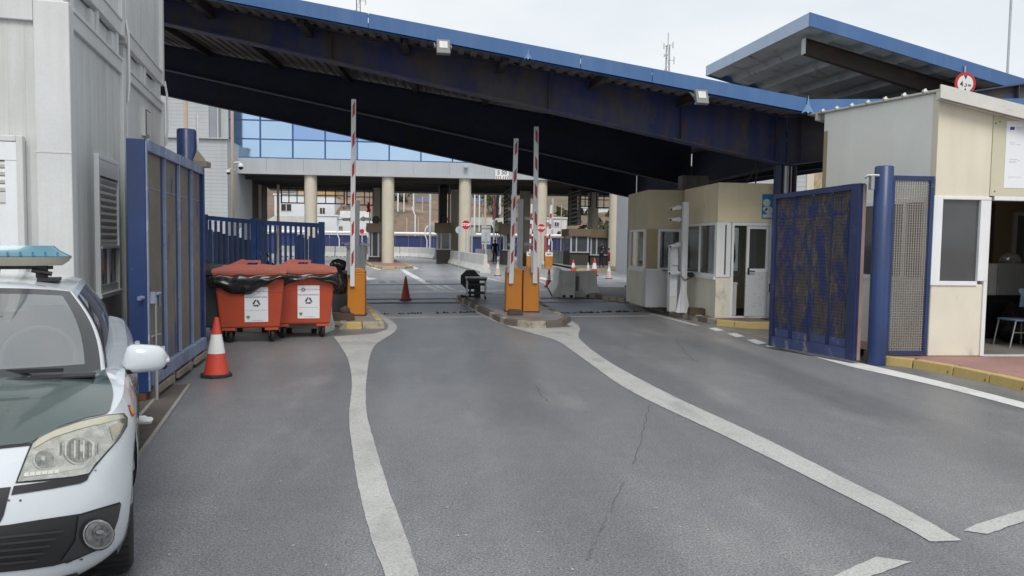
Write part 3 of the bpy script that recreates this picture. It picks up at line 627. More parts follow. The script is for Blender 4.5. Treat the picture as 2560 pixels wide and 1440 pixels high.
# ================================================================ stacked office cabins on the left
CA = math.atan((1100-760)/FPX)            # their side runs this much left of the road
O0 = ray(181, 500); O0 = CAM+O0*(7.6/O0.y); O0.z = 0                                   # near corner
ca_d = Vector((-math.sin(CA), math.cos(CA), 0)); ca_r = Vector((math.cos(CA), math.sin(CA), 0))
TC = frameM(O0, CA)                        # local: x to the right along the front, y away along the side, z up; cabins fill x<0
TCi = TC.inverted()
sideO = O0; sideN = ca_r
def side(px, py):  # local coordinates of a sight line on the side wall
    return TCi @ ONP(px, py, sideO, sideN)
def front(px, py): return TCi @ ONP(px, py, sideO, -ca_d)
yA = 0.; yB = side(318, 300).y; yC = side(413, 300).y
zr0, zr1 = side(181, 66).z, side(181, 14).z                    # bottom and top of the lower cabins' top rail
zu0 = zr1+.26; zu1 = zu0+.26
ZT = zr1+3.4
LXX = -6.2
def cabin(ya, yb, z0, z1, lab, lower):
    t = thing('office_cabin', lab, 'office cabin', TC @ Vector((-.2, (ya+yb)/2, z0)), 'stacked white office cabins')
    rb = .24
    # corner posts
    for y, x in ((ya, 0), (yb, 0), (ya, LXX), (yb, LXX)):
        s_ = 1 if y == ya else -1; x2 = -.30 if x == 0 else LXX+.3
        if y == yb: x2 = -.14 if x == 0 else LXX+.14
        MB(TC).box((x, y+.004*s_, z0), (x2, y+.17*s_, z1)).build('corner_post', m_panel2, t, bevel=.012)
    # rails on the side and front
    zt0, zt1 = (zr0, z1) if lower else (z1-.25, z1)
    zb1 = z0+.22
    for z_a, z_b, nm in ((zt0, zt1, 'top_rail'), (z0, zb1, 'bottom_rail')):
        m = MB(TC); m.box((-.012, ya+.172, z_a), (-.09, yb-.172, z_b)); m.box((.004, ya+.172, z_b-.05), (-.10, yb-.172, z_b-.012)) ; m.build(nm, m_panel2, t, bevel=.008)
        m = MB(TC); m.box((-.302, ya+.012, z_a), (LXX+.302, ya+.09, z_b)); m.build(nm, m_panel2, t, bevel=.008)
    # ribbed wall sheets, each sheet a part
    n = 3; ys = [ya+.17+(yb-ya-.34)*k/n for k in range(n+1)]
    for k in range(n):
        m = MB(TC); y0_, y1_ = ys[k]+.002, ys[k+1]-.002
        prof = [(y0_, -.050)]
        q = y0_+.08
        while q < y1_-.06:
            prof += [(q, -.050), (q+.012, -.053), (q+.026, -.053), (q+.038, -.050)]; q += .21
        prof += [(y1_, -.050)]
        m.grid([[Vector((x, y, zb1)) for y, x in prof], [Vector((x, y, zt0)) for y, x in prof]], sm=False)
        m.grid([[Vector((x-.05, y, zb1)) for y, x in prof], [Vector((x-.05, y, zt0)) for y, x in prof]], sm=False)
        m.build('wall_sheet', m_panel, t)
    m = MB(TC); xs_ = [-.302-(abs(LXX)-.604)*k/40 for k in range(41)]; prof = []
    for x in xs_: prof += [(x, .05), (x-.06, .05), (x-.068, .054), (x-.08, .054), (x-.088, .05)]
    prof = [p for p in prof if p[0] > LXX+.3]
    m.grid([[Vector((x, ya+y, zb1)) for x, y in prof], [Vector((x, ya+y, zt0)) for x, y in prof]], sm=False)
    m.build('wall_sheet', m_panel, t)
    MB(TC).box((LXX+.05, ya+.12, z1-.05), (-.12, yb-.05, z1-.01)).build('roof', m_panel2, t)
    MB(TC).box((LXX+.1, yb-.06, zb1), (-.15, yb-.02, zt0)).build('back_wall', m_panel, t)
    return t
lowN = cabin(yA, yB-.02, .12, zr1, 'lower white office cabin with the front window, behind the patrol car', True)
lowF = cabin(yB+.02, yC, .12, zr1-.04, 'lower white office cabin with the louvre vent, behind the blue gate', True)
upN = cabin(yA, yB-.02, zu0, ZT, 'upper white office cabin nearest the car, stacked on the windowed cabin', False)
upF = cabin(yB+.02, yC, zu0-.04, ZT-.04, 'upper white office cabin at the far end, stacked above the louvre vent', False)
for c_, y in ((upN, (yA+yB)/2), (upN, yA+.25), (upN, yB-.3), (upF, (yB+yC)/2), (upF, yC-.25), (upF, yB+.3)):
    m = MB(TC); m.box((-.03, y-.05, zr1-.035), (-.16, y+.05, zu0+.0)); m.box((-.05, y-.22, zr1-.03), (-.2, y-.06, zu0-.04)); m.build('stacking_block', m_panel2, c_)
for y, z in ((yB, zr0-.3), (yC, zr0-.5)): MB(TC).tube([(.01, y+.01, z), (.03, y+.01, z+.25), (.03, y, z+.8), (.0, y, z+1.0)], .016, 6).build('cable', m_panel2, lowF)
MB(TC).box((-.10,.2,zr1-.034),(-.14,yB-.2,zu0-.02)).build('gap_panel', m_panel, upN); MB(TC).box((-.10,yB+.2,zr1-.074),(-.14,yC-.2,zu0-.06)).build('gap_panel', m_panel, upF)
# base plinth
struct(MB(TC).box((LXX, .05, 0), (-.06, yC-.05, .12)), 'plinth', m_concd)
# side window with shutter
w0, w1 = side(249, 560), side(299, 560); zt_, zb_ = side(252, 398).z, side(250, 736).z
wy0, wy1 = w0.y, w1.y
wd = MB(TC)
for a, b in (((-.05,wy0,zb_),(.004,wy0+.05,zt_)), ((-.05,wy1-.05,zb_),(.004,wy1,zt_)), ((-.05,wy0,zt_),(.004,wy1,zt_+.05)), ((-.05,wy0-.03,zb_-.05),(.02,wy1+.03,zb_))): wd.box(a, b)
wf = wd.build('window', m_pvc, lowN, bevel=.006)
sh0 = zt_-(zt_-zb_)*.12; sh1 = side(275, 628).z
MB(TC).box((-.04,wy0+.052,sh0),(.002,wy1-.052,zt_-.003)).build('shutter_box', m_pvc, wf)
k = 0; zz = sh0-.003
while zz-.075 > sh1:
    MB(TC).prism([(-.03,wy0+.052,zz-.0745),(-.02,wy0+.052,zz-.072),(-.012,wy0+.052,zz-.036),(-.02,wy0+.052,zz-.003),(-.03,wy0+.052,zz)], (0, wy1-wy0-.104, 0)).build('shutter_slat', m_shut, wf); zz -= .076
MB(TC).box((-.03,wy0+.052,zz-.03),(.012,wy1-.052,zz)).build('shutter_rail', m_pvc, wf)
MB(TC).box((-.042,wy0+.052,zb_),(-.038,wy1-.052,zz-.03)).build('pane', g_grey, wf)
MB(TC).box((-.036,(wy0+wy1)/2-.03,zb_+.091),(-.01,(wy0+wy1)/2+.03,zz-.032)).box((-.036,wy0+.052,zb_+.001),(-.01,wy1-.052,zb_+.09)).build('sash', m_pvc, wf)
MB(TC).box((-.049,wy0+.051,zb_+.001),(-.045,wy1-.051,zt_-.001)).build('reveal', m_black, wf)
# louvre vent
v0, v1 = side(364, 300), side(374, 300); vz1, vz0 = side(369, 272).z, side(369, 342).z
vt = MB(TC).box((-.05,v0.y-.02,vz0),(.0,v1.y+.02,vz1)).build('vent', m_panel2, lowF)
for k in range(12):
    z = vz0+.05+(vz1-vz0-.1)*k/11; MB(TC).prism([(.0106,v0.y+.01,z-.02),(.02,v0.y+.01,z-.03),(.02,v0.y+.01,z-.018),(.012,v0.y+.01,z+.0)], (0, v1.y-v0.y-.02, 0)).build('louvre', m_shut, vt)
MB(TC).box((.0005,v0.y+.0,vz0+.03),(.0105,v1.y-.0,vz1-.03)).build('shadow_gap', m_black, vt)
# front window
fx = front(64, 500).x; fz1, fz0 = front(40, 340).z, .95
fm = MB(TC); fw = 1.5
for a, b in (((fx,.03,fz0),(fx-.055,-.05,fz1)), ((fx-fw,.03,fz0),(fx-fw+.055,-.05,fz1)), ((fx-.055,.03,fz1-.055),(fx-fw+.055,-.05,fz1)), ((fx+.03,.03,fz0-.05),(fx-fw-.03,-.08,fz0))): fm.box(a, b)
ff = fm.build('window', m_panel2, lowN, bevel=.006)
zs = fz1-.06; xi = front(52, 500).x
MB(TC).box((xi,-.02,front(20,401).z),(fx-fw+.058,-.045,zs)).build('shutter_box', m_pvc, ff)
MB(TC).box((xi,.0,fz0+.002),(xi-.11,-.042,front(20,401).z-.003)).build('guide_rail', m_pvc, ff)
zz = front(20, 401).z-.004; ze = front(20, 490).z
while zz > ze+.04:
    MB(TC).prism([(xi-.112,-.012,zz-.068),(xi-.112,-.024,zz-.062),(xi-.112,-.034,zz-.034),(xi-.112,-.024,zz-.005),(xi-.112,-.012,zz)], (-(fw-.3), 0, 0)).build('shutter_slat', m_shut, ff); zz -= .072
MB(TC).box((xi-.112,-.01,zz-.1),(xi-fw+.2,-.04,zz-.002)).build('shutter_rail', m_shut, ff)
MB(TC).lathe([(.0,-.055),(.014,-.052),(.014,-.04)], (xi-.40,0,zz-.05), 10, axis='Y').build('shutter_lock', m_steel, ff)
MB(TC).box((xi-.112,.0,fz0+.002),(xi-.17,-.03,zz-.104)).build('sash', m_pvc, ff)
MB(TC).box((xi-.172,.012,fz0),(xi-fw+.2,.016,zz-.1)).build('pane', g_grey, ff)
MB(TC).box((xi-.1,.042,fz0),(xi-fw+.2,.046,zz)).build('reveal', m_boothbrown, ff)
# thin seam on the near corner post
zz = front(148, 381).z; MB(TC).box((.003,.0035,zz-.006),(-.302,.0,zz+.006)).build('post_joint', m_shut, lowN)

# ================================================================ left sliding gate leaf: blue frame, four weathered sheets
gn, gf = G(376, 990, .06), G(516, 884, .06); gd = (gf-gn); gd.z = 0; GL = gd.length; ga = math.atan2(gd.y, gd.x)
TG = frameM((gn.x, gn.y, 0), ga)     # x along the leaf away from the camera, y to its left
lg = thing('gate_leaf', 'tall open gate leaf in blue frame with four brown weathered sheets', 'gate', TG @ Vector((GL/2, 0, 0)))
GH = 2.74; z0 = .15
def gp(m, a, b): return m.box(a, b)
MB(TG).box((0,.02,z0-.06),(.08,.20,GH)).build('end_post', m_blue, lg, bevel=.008)
MB(TG).box((0.0,-.0,z0-.04),(.03,.016,GH-.02)).build('edge_strip', m_blue_faded, lg)
MB(TG).box((GL-.09,.0,z0-.06),(GL,.20,GH)).build('end_post', m_blue, lg, bevel=.008)
MB(TG).box((.082,.0,GH-.12),(GL-.092,.20,GH)).build('top_rail', m_blue_faded, lg, bevel=.006)
MB(TG).box((.082,-.02,z0),(GL-.092,.20,z0+.16)).build('bottom_rail', m_blue_faded, lg, bevel=.006)
nP = 4; px_ = [.082+(GL-.174)*k/nP for k in range(nP+1)]
for k in range(nP):
    MB(TG).box((px_[k]+.02,.04,z0+.162),(px_[k+1]-.02,.06,GH-.122)).build('sheet', m_mesh_gate, lg)
    if k: MB(TG).box((px_[k]-.014,.006,z0+.162),(px_[k]+.014,.064,GH-.122)).build('mullion', m_blue_faded, lg, bevel=.004)
    MB(TG).box((px_[k+1]-.10,.036,z0+.165),(px_[k+1]-.024,.0395,GH-.125)).build('stiffener', m_blue, lg)
for k in range(nP): MB(TG).box((px_[k]+.02,.036,GH-.50),(px_[k+1]-.105,.0395,GH-.49)).build('seam', m_blue_faded, lg)
for k in range(3): MB(TG).box((.15+GL*k/3.1,-.04,.05),(GL*(k+1)/3.1-.05,.0,z0-.03)).build('skirt_board', m_wood, lg)
for k in range(4): MB(TG).box((.12+(GL-.3)*k/3,.0,.0),(.2+(GL-.3)*k/3,.1,z0)).build('foot', m_concd, lg)
zl = ZAT(gn, 745); lt = MB(TG); lt.tube([(-.06,.08,zl),(.30,-.02,zl+.0)], .025, 8); lt.tube([(.05,-.03,zl+.03),(.26,-.045,zl+.03)], .02, 8); lt.tube([(.24,-.04,zl+.03),(.25,-.04,zl-.1)], .013, 6); lt.box((.03,-.05,zl-.06),(.075,.0,zl+.06)); lt.build('latch', m_blue_faded, lg)
z5 = ZAT(gn, 842); MB(TG).tube([(.03,-.02,z5),(.22,-.05,z5)], .014, 6).tube([(.08,-.03,z5),(.09,-.03,z5-.09)], .012, 6).build('bolt', m_steel, lg)
MB(TG).tube([(.05,-.05,.0),(.06,-.05,.5)], .02, 8).tube([(.05,-.05,.45),(.06,-.05,1.1)], .011, 6).build('drop_bolt', m_steel, lg)
MB(TG).box((-.02,.04,0),(.16,.2,z0-.062)).build('wheel_box', mat('rusty_box', RUST, .8, var=.3, fine=.1), lg)
# round post with its broken collar, behind the leaf
pp = AY(469, 600, 12.0); hp = ZAT(pp, 324)
t = thing('gate_post', 'short round blue post with chipped paint rising behind the left gate leaf', 'gate post', (pp.x, pp.y, 0))
MB().lathe([(.137,0),(.137,hp-.01),(.125,hp)], (pp.x,pp.y,0), 24).disc((pp.x,pp.y,hp-.001),(0,0,1),.125).build('shaft', m_blue, t)
zc = ZAT(pp, 402); MB().prism([(pp.x+.12,pp.y-.1,zc),(pp.x+.30,pp.y-.05,zc-.03),(pp.x+.26,pp.y-.02,zc+.04),(pp.x+.17,pp.y-.05,zc+.16)], (0,.03,0)).box((pp.x+.1,pp.y-.12,zc-.09),(pp.x+.32,pp.y+.12,zc-.01)).build('bracket', m_wood, t)
MB().tube([(pp.x+.1,pp.y+.2,0),(pp.x+.1,pp.y+.2,hp+.26)], .02, 8).build('pipe', m_signwhite, t)
m_rail = mat('railing_blue', (.022, .065, .21), .45, var=.2, fine=.05, spots=[((.10,.15,.28), 6, .62, .74)])
# railing of blue bars behind the bins, two bays
def railing(p0, p1, zt0, zt1, nb, lab):
    p0, p1 = Vector(p0), Vector(p1); L = (p1-p0).length; d = (p1-p0)/L
    t = thing('bar_railing', lab, 'railing', (p0+p1)/2, 'blue bar railings behind the bins')
    up = lambda s_: zt0+(zt1-zt0)*s_/L
    for s_, w_ in ((0, .13), (L, .13)):
        p = p0+d*s_; MB().box((p.x-w_/2,p.y-w_/2,0),(p.x+w_/2,p.y+w_/2,up(s_)+.03)).build('post', m_rail, t, bevel=.006)
    MB().prism([p0+d*.07+Vector((0,-.04,zt0-.10)), p1-d*.07+Vector((0,-.04,zt1-.10)), p1-d*.07+Vector((0,-.04,zt1)), p0+d*.07+Vector((0,-.04,zt0))], (0,.08,0)).build('top_rail', m_rail, t)
    MB().prism([p0+d*.07+Vector((0,-.04,.22)), p1-d*.07+Vector((0,-.04,.22)), p1-d*.07+Vector((0,-.04,.30)), p0+d*.07+Vector((0,-.04,.30))], (0,.08,0)).build('bottom_rail', m_blue, t)
    for k in range(1, nb+1):
        s_ = L*k/(nb+1); p = p0+d*s_; MB().box((p.x-.026,p.y-.026,.301),(p.x+.026,p.y+.026,up(s_)-.101)).build('bar', m_rail, t)
YRL = 18.6
a, b, c = AY(512, 600, YRL), AY(635, 600, YRL), AY(804, 600, YRL-.3)
railing((a.x,a.y,0), (b.x,b.y,0), ZAT(a, 539), ZAT(b, 549), 8, 'blue bar railing bay on the left, joining the gate leaf, behind the dark bin')
railing((b.x+.14,b.y,0), (c.x,c.y,0), ZAT(b, 551), ZAT(c, 558), 11, 'blue bar railing bay on the right, ending behind the orange bins')
# ================================================================ right: gate leaf, post, wicket, booth
pR = G(2190, 912); hR = ZAT(pR, 418)
t = thing('gate_post', 'tall round glossy blue post between the perforated gate leaf and the mesh wicket', 'gate post', (pR.x, pR.y, 0))
MB().lathe([(.128,0),(.128,hR),(.115,hR+.012)], (pR.x,pR.y,0), 32).disc((pR.x,pR.y,hR+.01),(0,0,1),.115).build('shaft', m_blue, t)
zt = ZAT(pR, 440); MB().tube([(pR.x-.10,pR.y-.05,zt),(pR.x-.26,pR.y-.02,zt),(pR.x-.30,pR.y,zt-.03)], .022, 8).box((pR.x-.22,pR.y-.05,zt-.2),(pR.x-.17,pR.y+.02,zt)).build('roller_arm', m_steel, t)
g0, g1 = G(2140, 906, .02), G(1926, 868, .02); g0.z = g1.z = 0; gd = g1-g0; GL2 = gd.length; TR = frameM(g0, math.atan2(gd.y, gd.x))   # x away from the camera, y to the left of it
rg = thing('gate_leaf', 'open gate leaf of perforated blue sheet with paint scraped to brown', 'gate', (g0+g1)/2)
m_gateb = mat('dark_navy_gate_paint', (.016, .028, .095), .5, var=.2, fine=.06, spots=[((.09, .08, .075), 8, .66, .74), ((.05, .07, .17), 5, .6, .72)], bump=.06)
HN, HF = ZAT(g0, 458), ZAT(g1, 487); z0 = .05
# local +y is away from the lane? leaf faces the lane on its +y side
def gz(x): return HN+(HF-HN)*x/GL2
m_kick = mat('scuffed_kick_plate', (.045,.065,.17), .6, var=.3, fine=.08, spots=[((.20,.20,.22), 5, .52, .66, (1, 1, .5)), ((.10,.09,.08), 8, .62, .72)])
MB(TR).box((0,-.06,z0),(.16,.06,HN)).build('end_post', m_gateb, rg, bevel=.008)
MB(TR).box((-.012,-.062,z0),(-.002,.0,HN-.02)).build('edge_strip', mat('pale_rust_edge', (.32, .22, .2), .7, var=.2), rg)
MB(TR).box((GL2-.06,-.05,z0),(GL2,.05,HF)).build('end_post', m_gateb, rg, bevel=.006)
MB(TR).prism([(.162,-.05,HN-.09),(GL2-.062,-.05,HF-.07),(GL2-.062,-.05,HF),(.162,-.05,HN)], (0,.10,0)).build('top_rail', m_gateb, rg)
MB(TR).box((.162,-.05,z0),(GL2-.062,.05,z0+.16)).build('bottom_rail', m_kick, rg)
m_perf = mat('perforated_sheet_paint', (.085, .074, .066), .7, var=.2, vscale=2, fine=.14, fscale=60, spots=[((.115, .10, .085), 9, .50, .62, (1, 1, .25)), ((.024, .034, .115), 4.5, .49, .56, (1, 1, .3)), ((.10, .088, .075), 22, .58, .64, (1, 1, .22)), ((.022, .032, .11), 26, .56, .61, (1, 1, .2))], bump=.2)
n = 4; xs = [.162+(GL2-.224)*k/n for k in range(n+1)]
for k in range(n):
    xa, xb = xs[k]+.012, xs[k+1]-.012; zt_ = gz(xa)-.085
    MB(TR).box((xa,-.004,z0+.162),(xb,.0,zt_)).build('perforated_sheet', m_perf, rg)
    # webs between the holes, proud of the sheet: fine lattice
    lt = MB(TR); nv = int((xb-xa)/.028); nh = int((zt_-z0-.17)/.052)
    for i in range(nv+1): x = xa+(xb-xa)*i/nv; lt.box((x-.006,.0005,z0+.163),(x+.006,.007,zt_-.001))
    for j in range(nh+1): z = z0+.165+(zt_-z0-.18)*j/nh; lt.box((xa,.001,z-.007),(xb,.0075,z+.007))
    tag(lt.build('lattice', m_perf, rg, fix=False), kind='stuff')
    if k: MB(TR).box((xs[k]-.01,-.02,z0+.162),(xs[k]+.01,.014,gz(xs[k])-.10)).build('mullion', m_gateb, rg)
    MB(TR).box((xa+.03,.0005,z0+.17),(xb-.03,.012,z0+.30)).build('kick_plate', m_kick, rg)
    MB(TR).box((xa,.0075,zt_-.33),(xb,.011,zt_-.31)).build('seam', m_gateb, rg)
zh = ZAT(g1, 730); MB(TR).tube([(GL2,.0,zh),(GL2+.07,.0,zh),(GL2+.07,.0,zh+.13),(GL2,.0,zh+.13)], .012, 6).build('handle', m_dark, rg)
# wicket with open square mesh
wa, wb = G(2218, 890, .13), G(2318, 888, .13); Yw = pR.y+.02
xa, xb = AY(2217, 700, Yw).x, AY(2322, 700, Yw).x; Hw = ZAT((xb, Yw), 441); zb_ = .155
wk = thing('wicket_gate', 'narrow blue framed wicket of open square mesh beside the booth', 'gate', ((xa+xb)/2, Yw, .13))
for a, b in (((xa,Yw-.03,zb_),(xa+.055,Yw+.03,Hw)), ((xb-.055,Yw-.03,zb_),(xb,Yw+.03,Hw))): MB().box(a, b).build('stile', m_blue, wk, bevel=.005)
MB().box((xa+.057,Yw-.03,Hw-.07),(xb-.057,Yw+.03,Hw)).build('top_rail', m_blue, wk, bevel=.005); MB().box((xa+.057,Yw-.03,zb_),(xb-.057,Yw+.03,zb_+.05)).build('bottom_rail', m_blue, wk)
ms = MB(); x_ = xa+.06
while x_ < xb-.06: ms.box((x_-.0065,Yw-.004,zb_+.05),(x_+.0065,Yw+.004,Hw-.07)); x_ += .0365
z_ = zb_+.06
while z_ < Hw-.075: ms.box((xa+.056,Yw-.0065,z_-.004),(xb-.056,Yw+.0065,z_+.004)); z_ += .037
tag(ms.build('mesh', mat('grey_wire', (.30, .27, .24), .6, var=.15), wk, fix=False), kind='stuff')
# --------------------------------------------------------------- right booth
cR = G(2319, 890, .13); XBR, YBR = cR.x, cR.y; XB2 = XBR+4.2; YB2 = YBR+3.35
rb = thing('guard_booth', 'cream rendered guard booth at the right with corrugated roof, dark window and open doorway', 'booth', (XBR+1.5, YBR+1.6, .13))
zs, zh_ = 1.20, 2.49
ztopF = lambda X: AY(2335, 236, YBR).z-.20*(X-XBR)
W = .14
zw = ztopF(XBR)
def roofz(X, Y): return zw+.06-.20*(X-XBR)+.075*(Y-YBR)
xd = AY(2465, 700, YBR).x; xd2 = xd+1.25
# front wall: plinth, head, right of the doorway
MB().box((XBR,YBR,.126),(xd-.045,YBR+W,zs)).build('wall', m_cream3, rb, bevel=.02)
xj = AY(2478, 400, YBR).x
MB().prism([(XBR,YBR,zh_+.0),(xj-.004,YBR,zh_),(xj-.004,YBR,roofz(xj,YBR)-.03),(XBR,YBR,roofz(XBR,YBR)-.03)], (0,W,0)).build('wall', m_cream, rb)
MB().prism([(xj,YBR-.012,zh_+.02),(XB2,YBR-.012,zh_+.02),(XB2,YBR-.012,roofz(XB2,YBR)-.06),(xj,YBR-.012,roofz(xj,YBR)-.06)], (0,W,0)).build('wall_panel', mat('olive_cream_board', (.60,.57,.43), .75, var=.06, fine=.04, spots=[((.2,.16,.1), 9, .73, .77)]), rb)
MB().box((xd2+.05,YBR,.126),(XB2,YBR+W,zh_)).build('wall', m_cream3, rb)
# left wall, head and plinth, windows in between
MB().prism([(XBR+.001,YBR+W,zh_),(XBR+.001,YB2,zh_),(XBR+.001,YB2,roofz(XBR,YB2)-.03),(XBR+.001,YBR+W,roofz(XBR,YBR+W)-.03)], (W-.02,0,0)).build('wall', m_cream2, rb)
MB().box((XBR+.001,YBR+W,.126),(XBR+W,YB2,zs)).build('wall', m_cream2, rb)
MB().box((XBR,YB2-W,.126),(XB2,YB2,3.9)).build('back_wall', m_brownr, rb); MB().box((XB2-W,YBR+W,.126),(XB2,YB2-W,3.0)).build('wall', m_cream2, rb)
MB().box((XBR+.15,YBR+.02,.127),(XB2-.15,YB2-.15,.16)).build('floor', mat('booth_floor_tile', (.22,.21,.20), .5, var=.2), rb)
MB().box((XBR+.13,YBR+.15,2.75),(XB2-.14,YB2-.14,2.8)).build('ceiling', m_cream, rb)
# side windows, two sashes with white frames
for a, b, zlo in ((YBR+.18, YBR+1.25, zs), (YBR+1.3, YB2-.3, zs)):
    f = MB()
    for p, q in (((XBR-.012,a,zlo),(XBR+.05,a+.06,zh_)), ((XBR-.012,b-.06,zlo),(XBR+.05,b,zh_)), ((XBR-.012,a+.06,zlo),(XBR+.05,b-.06,zlo+.07)), ((XBR-.012,a+.06,zh_-.07),(XBR+.05,b-.06,zh_)), ((XBR-.008,(a+b)/2-.035,zlo+.07),(XBR+.04,(a+b)/2+.035,zh_-.07))): f.box(p, q)
    o = f.build('window', m_pvc, rb); MB().box((XBR+.012,a+.05,zlo+.06),(XBR+.018,b-.05,zh_-.06)).build('pane', g_grey, o)
MB().box((XBR+.002,YBR+1.251,zs),(XBR+.1,YBR+1.299,zh_)).build('wall', m_cream2, rb); MB().box((XBR+.002,YB2-.299,zs),(XBR+.1,YB2-.15,zh_)).build('wall', m_cream2, rb)
# front window
f = MB(); xw = xd-.05
for p, q in (((XBR-.02,YBR-.02,zs-.02),(XBR+.12,YBR+.10,zh_)), ((xw-.10,YBR-.02,zs+.05),(xw+.06,YBR+.10,zh_-.05)), ((XBR+.12,YBR-.02,zs-.02),(xw-.10,YBR+.10,zs+.045)), ((XBR+.12,YBR-.02,zh_-.045),(xw+.06,YBR+.10,zh_))): f.box(p, q)
o = f.build('window', m_pvc, rb, bevel=.006); MB().box((XBR+.11,YBR+.03,zs+.03),(xw-.09,YBR+.036,zh_-.03)).build('pane', g_grey, o)
MB().tube([(XBR+.23,YBR+.18,zh_-.1),(XBR+.23,YBR+.18,zs+.2)], .05, 8).build('curtain', m_pvc, o)
# door frame
f = MB()
for p, q in (((xd-.045,YBR-.015,.13),(xd+.015,YBR+.12,zh_-.05)), ((xd2-.01,YBR-.015,.13),(xd2+.05,YBR+.12,zh_-.05)), ((xd+.06,YBR-.015,zh_-.045),(XB2,YBR+.12,zh_+.018))): f.box(p, q)
f.build('door_frame', m_pvc, rb, bevel=.005)
MB().box((xd+.016,YBR-.01,.126),(xd2-.012,YBR+.12,.15)).build('threshold', m_conc, rb)
# inner door, ajar, in the back wall
xi = AY(2540, 640, YB2-.2).x
o = MB().box((xi-.06,YB2-.2,.165),(xi,YB2-.142,2.45)).box((xi+.9,YB2-.2,.165),(xi+.96,YB2-.142,2.45)).box((xi,YB2-.2,2.38),(xi+.9,YB2-.142,2.45)).build('inner_door', m_shut, rb)
MB().box((xi+.002,YB2-.17,.17),(xi+.898,YB2-.15,2.379)).build('pane', g_win, o)
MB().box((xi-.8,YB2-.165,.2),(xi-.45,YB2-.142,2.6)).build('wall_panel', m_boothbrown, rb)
# corrugated roof sheet with its ribs, purlin ends and fascia
ov = .42
rf = MB(); y0r, y1r = YBR-.16, YB2+.35; xl, xr = XBR-.06, XB2+.3
# ribs run along X: profile across Y
prof = []; y = y0r; k = 0
while y < y1r:
    prof += [(y, 0), (y+.44, 0), (y+.455, .035), (y+.485, .035), (y+.50, 0)]; y += .51
r0 = [Vector((xl, yy, roofz(xl, yy)+dz)) for yy, dz in prof]; r1 = [Vector((xr, yy, roofz(xr, yy)+dz)) for yy, dz in prof]
rf.grid([r0, r1], sm=False); e = Vector((0,0,-.025)); rf.grid([[p+e for p in r0], [p+e for p in r1]], sm=False); rf.grid([r0, [p+e for p in r0]], sm=False)
m_rsheet = mat('white_roof_sheet', (.66, .65, .60), .6, var=.1, fine=.05, spots=[((.35,.30,.22), 5, .6, .8)])
rf.build('roof', m_rsheet, rb)
for k in range(8):
    yy = y0r+.3+k*.51; MB().lathe([(.0,.03),(.015,.026),(.02,.0)], (xl+.04, yy+.17, roofz(xl, yy)+.035), 8).build('roof_bolt', m_rsheet, rb)
MB().prism([(xl-.05,y0r-.02,roofz(xl,y0r)-.14),(xr,y0r-.02,roofz(xr,y0r)-.14),(xr,y0r-.02,roofz(xr,y0r)+.05),(xl-.05,y0r-.02,roofz(xl,y0r)+.05)], (0,.025,0)).build('fascia_board', m_rsheet, rb)
for yy in (YBR-.08, YB2+.18): MB().prism([(xl-.0,yy,roofz(xl,yy)-.15),(xr,yy,roofz(xr,yy)-.15),(xr,yy,roofz(xr,yy)-.03),(xl,yy,roofz(xl,yy)-.03)], (0,.07,0)).build('purlin', m_rsheet, rb)
MB().prism([(XBR+.01,YBR-.1,roofz(XBR,YBR)-.028),(XBR+.01,YB2+.2,roofz(XBR,YB2+.2)-.028),(XBR+.01,YB2+.2,roofz(XBR,YB2)-.14),(XBR+.01,YBR-.1,roofz(XBR,YBR)-.14)], (.08,0,0)).build('rafter', m_concd, rb)
# notice on the board
nx0, nx1 = AY(2513, 400, YBR-.02).x, AY(2600, 400, YBR-.02).x; nz1, nz0 = AY(2520, 302, YBR-.02).z, AY(2520, 470, YBR-.02).z
t = thing('paper_notice', 'tall white printed notice with a small blue flag on the booth wall', 'notice', ((nx0+nx1)/2, YBR-.014, (nz0+nz1)/2))
MB().box((nx0,YBR-.0165,nz0),(nx1,YBR-.0135,nz1)).build('sheet', m_paper, t)
yy = YBR-.0172
MB().box((nx0+.055,yy,nz1-.13),(nx0+.125,yy+.0005,nz1-.085)).build('flag_print', m_inkb, t)
def ntext(name, s, x, z, size, m=m_inkl): return text_mesh(name, s, size, m, facing((nx0+x, yy, nz1-z), (1,0,0), (0,-1,0)), t, th=.0003, align='LEFT')
for z, x0, x1, h in ((.095,.14,.27,.012),(.115,.14,.25,.01),(.31,.065,.14,.012),(.335,.065,.145,.012),(.342,.16,.235,.012),(.56,.065,.20,.012),(.575,.2,.235,.01),(.59,.065,.18,.012),(.605,.065,.16,.01),(.815,.07,.26,.012),(.83,.065,.10,.01)):
    x = nx0+x0; tx = MB()
    while x < nx0+x1: wl = random.uniform(.008,.02); tx.box((x,yy,nz1-z-h/2),(min(x+wl,nx0+x1),yy+.0004,nz1-z+h/2)); x += wl+.004
    tag(tx.build('printed_line', m_inkl, t), kind='stuff')
for x, z in ((2490, 308), (2500, 304), (2487, 478)):
    P = AY(x, z, YBR-.014); MB().lathe([(.0,-.004),(.012,-.002),(.012,.002)], P, 8, axis='Y').build('wall_plug', m_concd, rb)
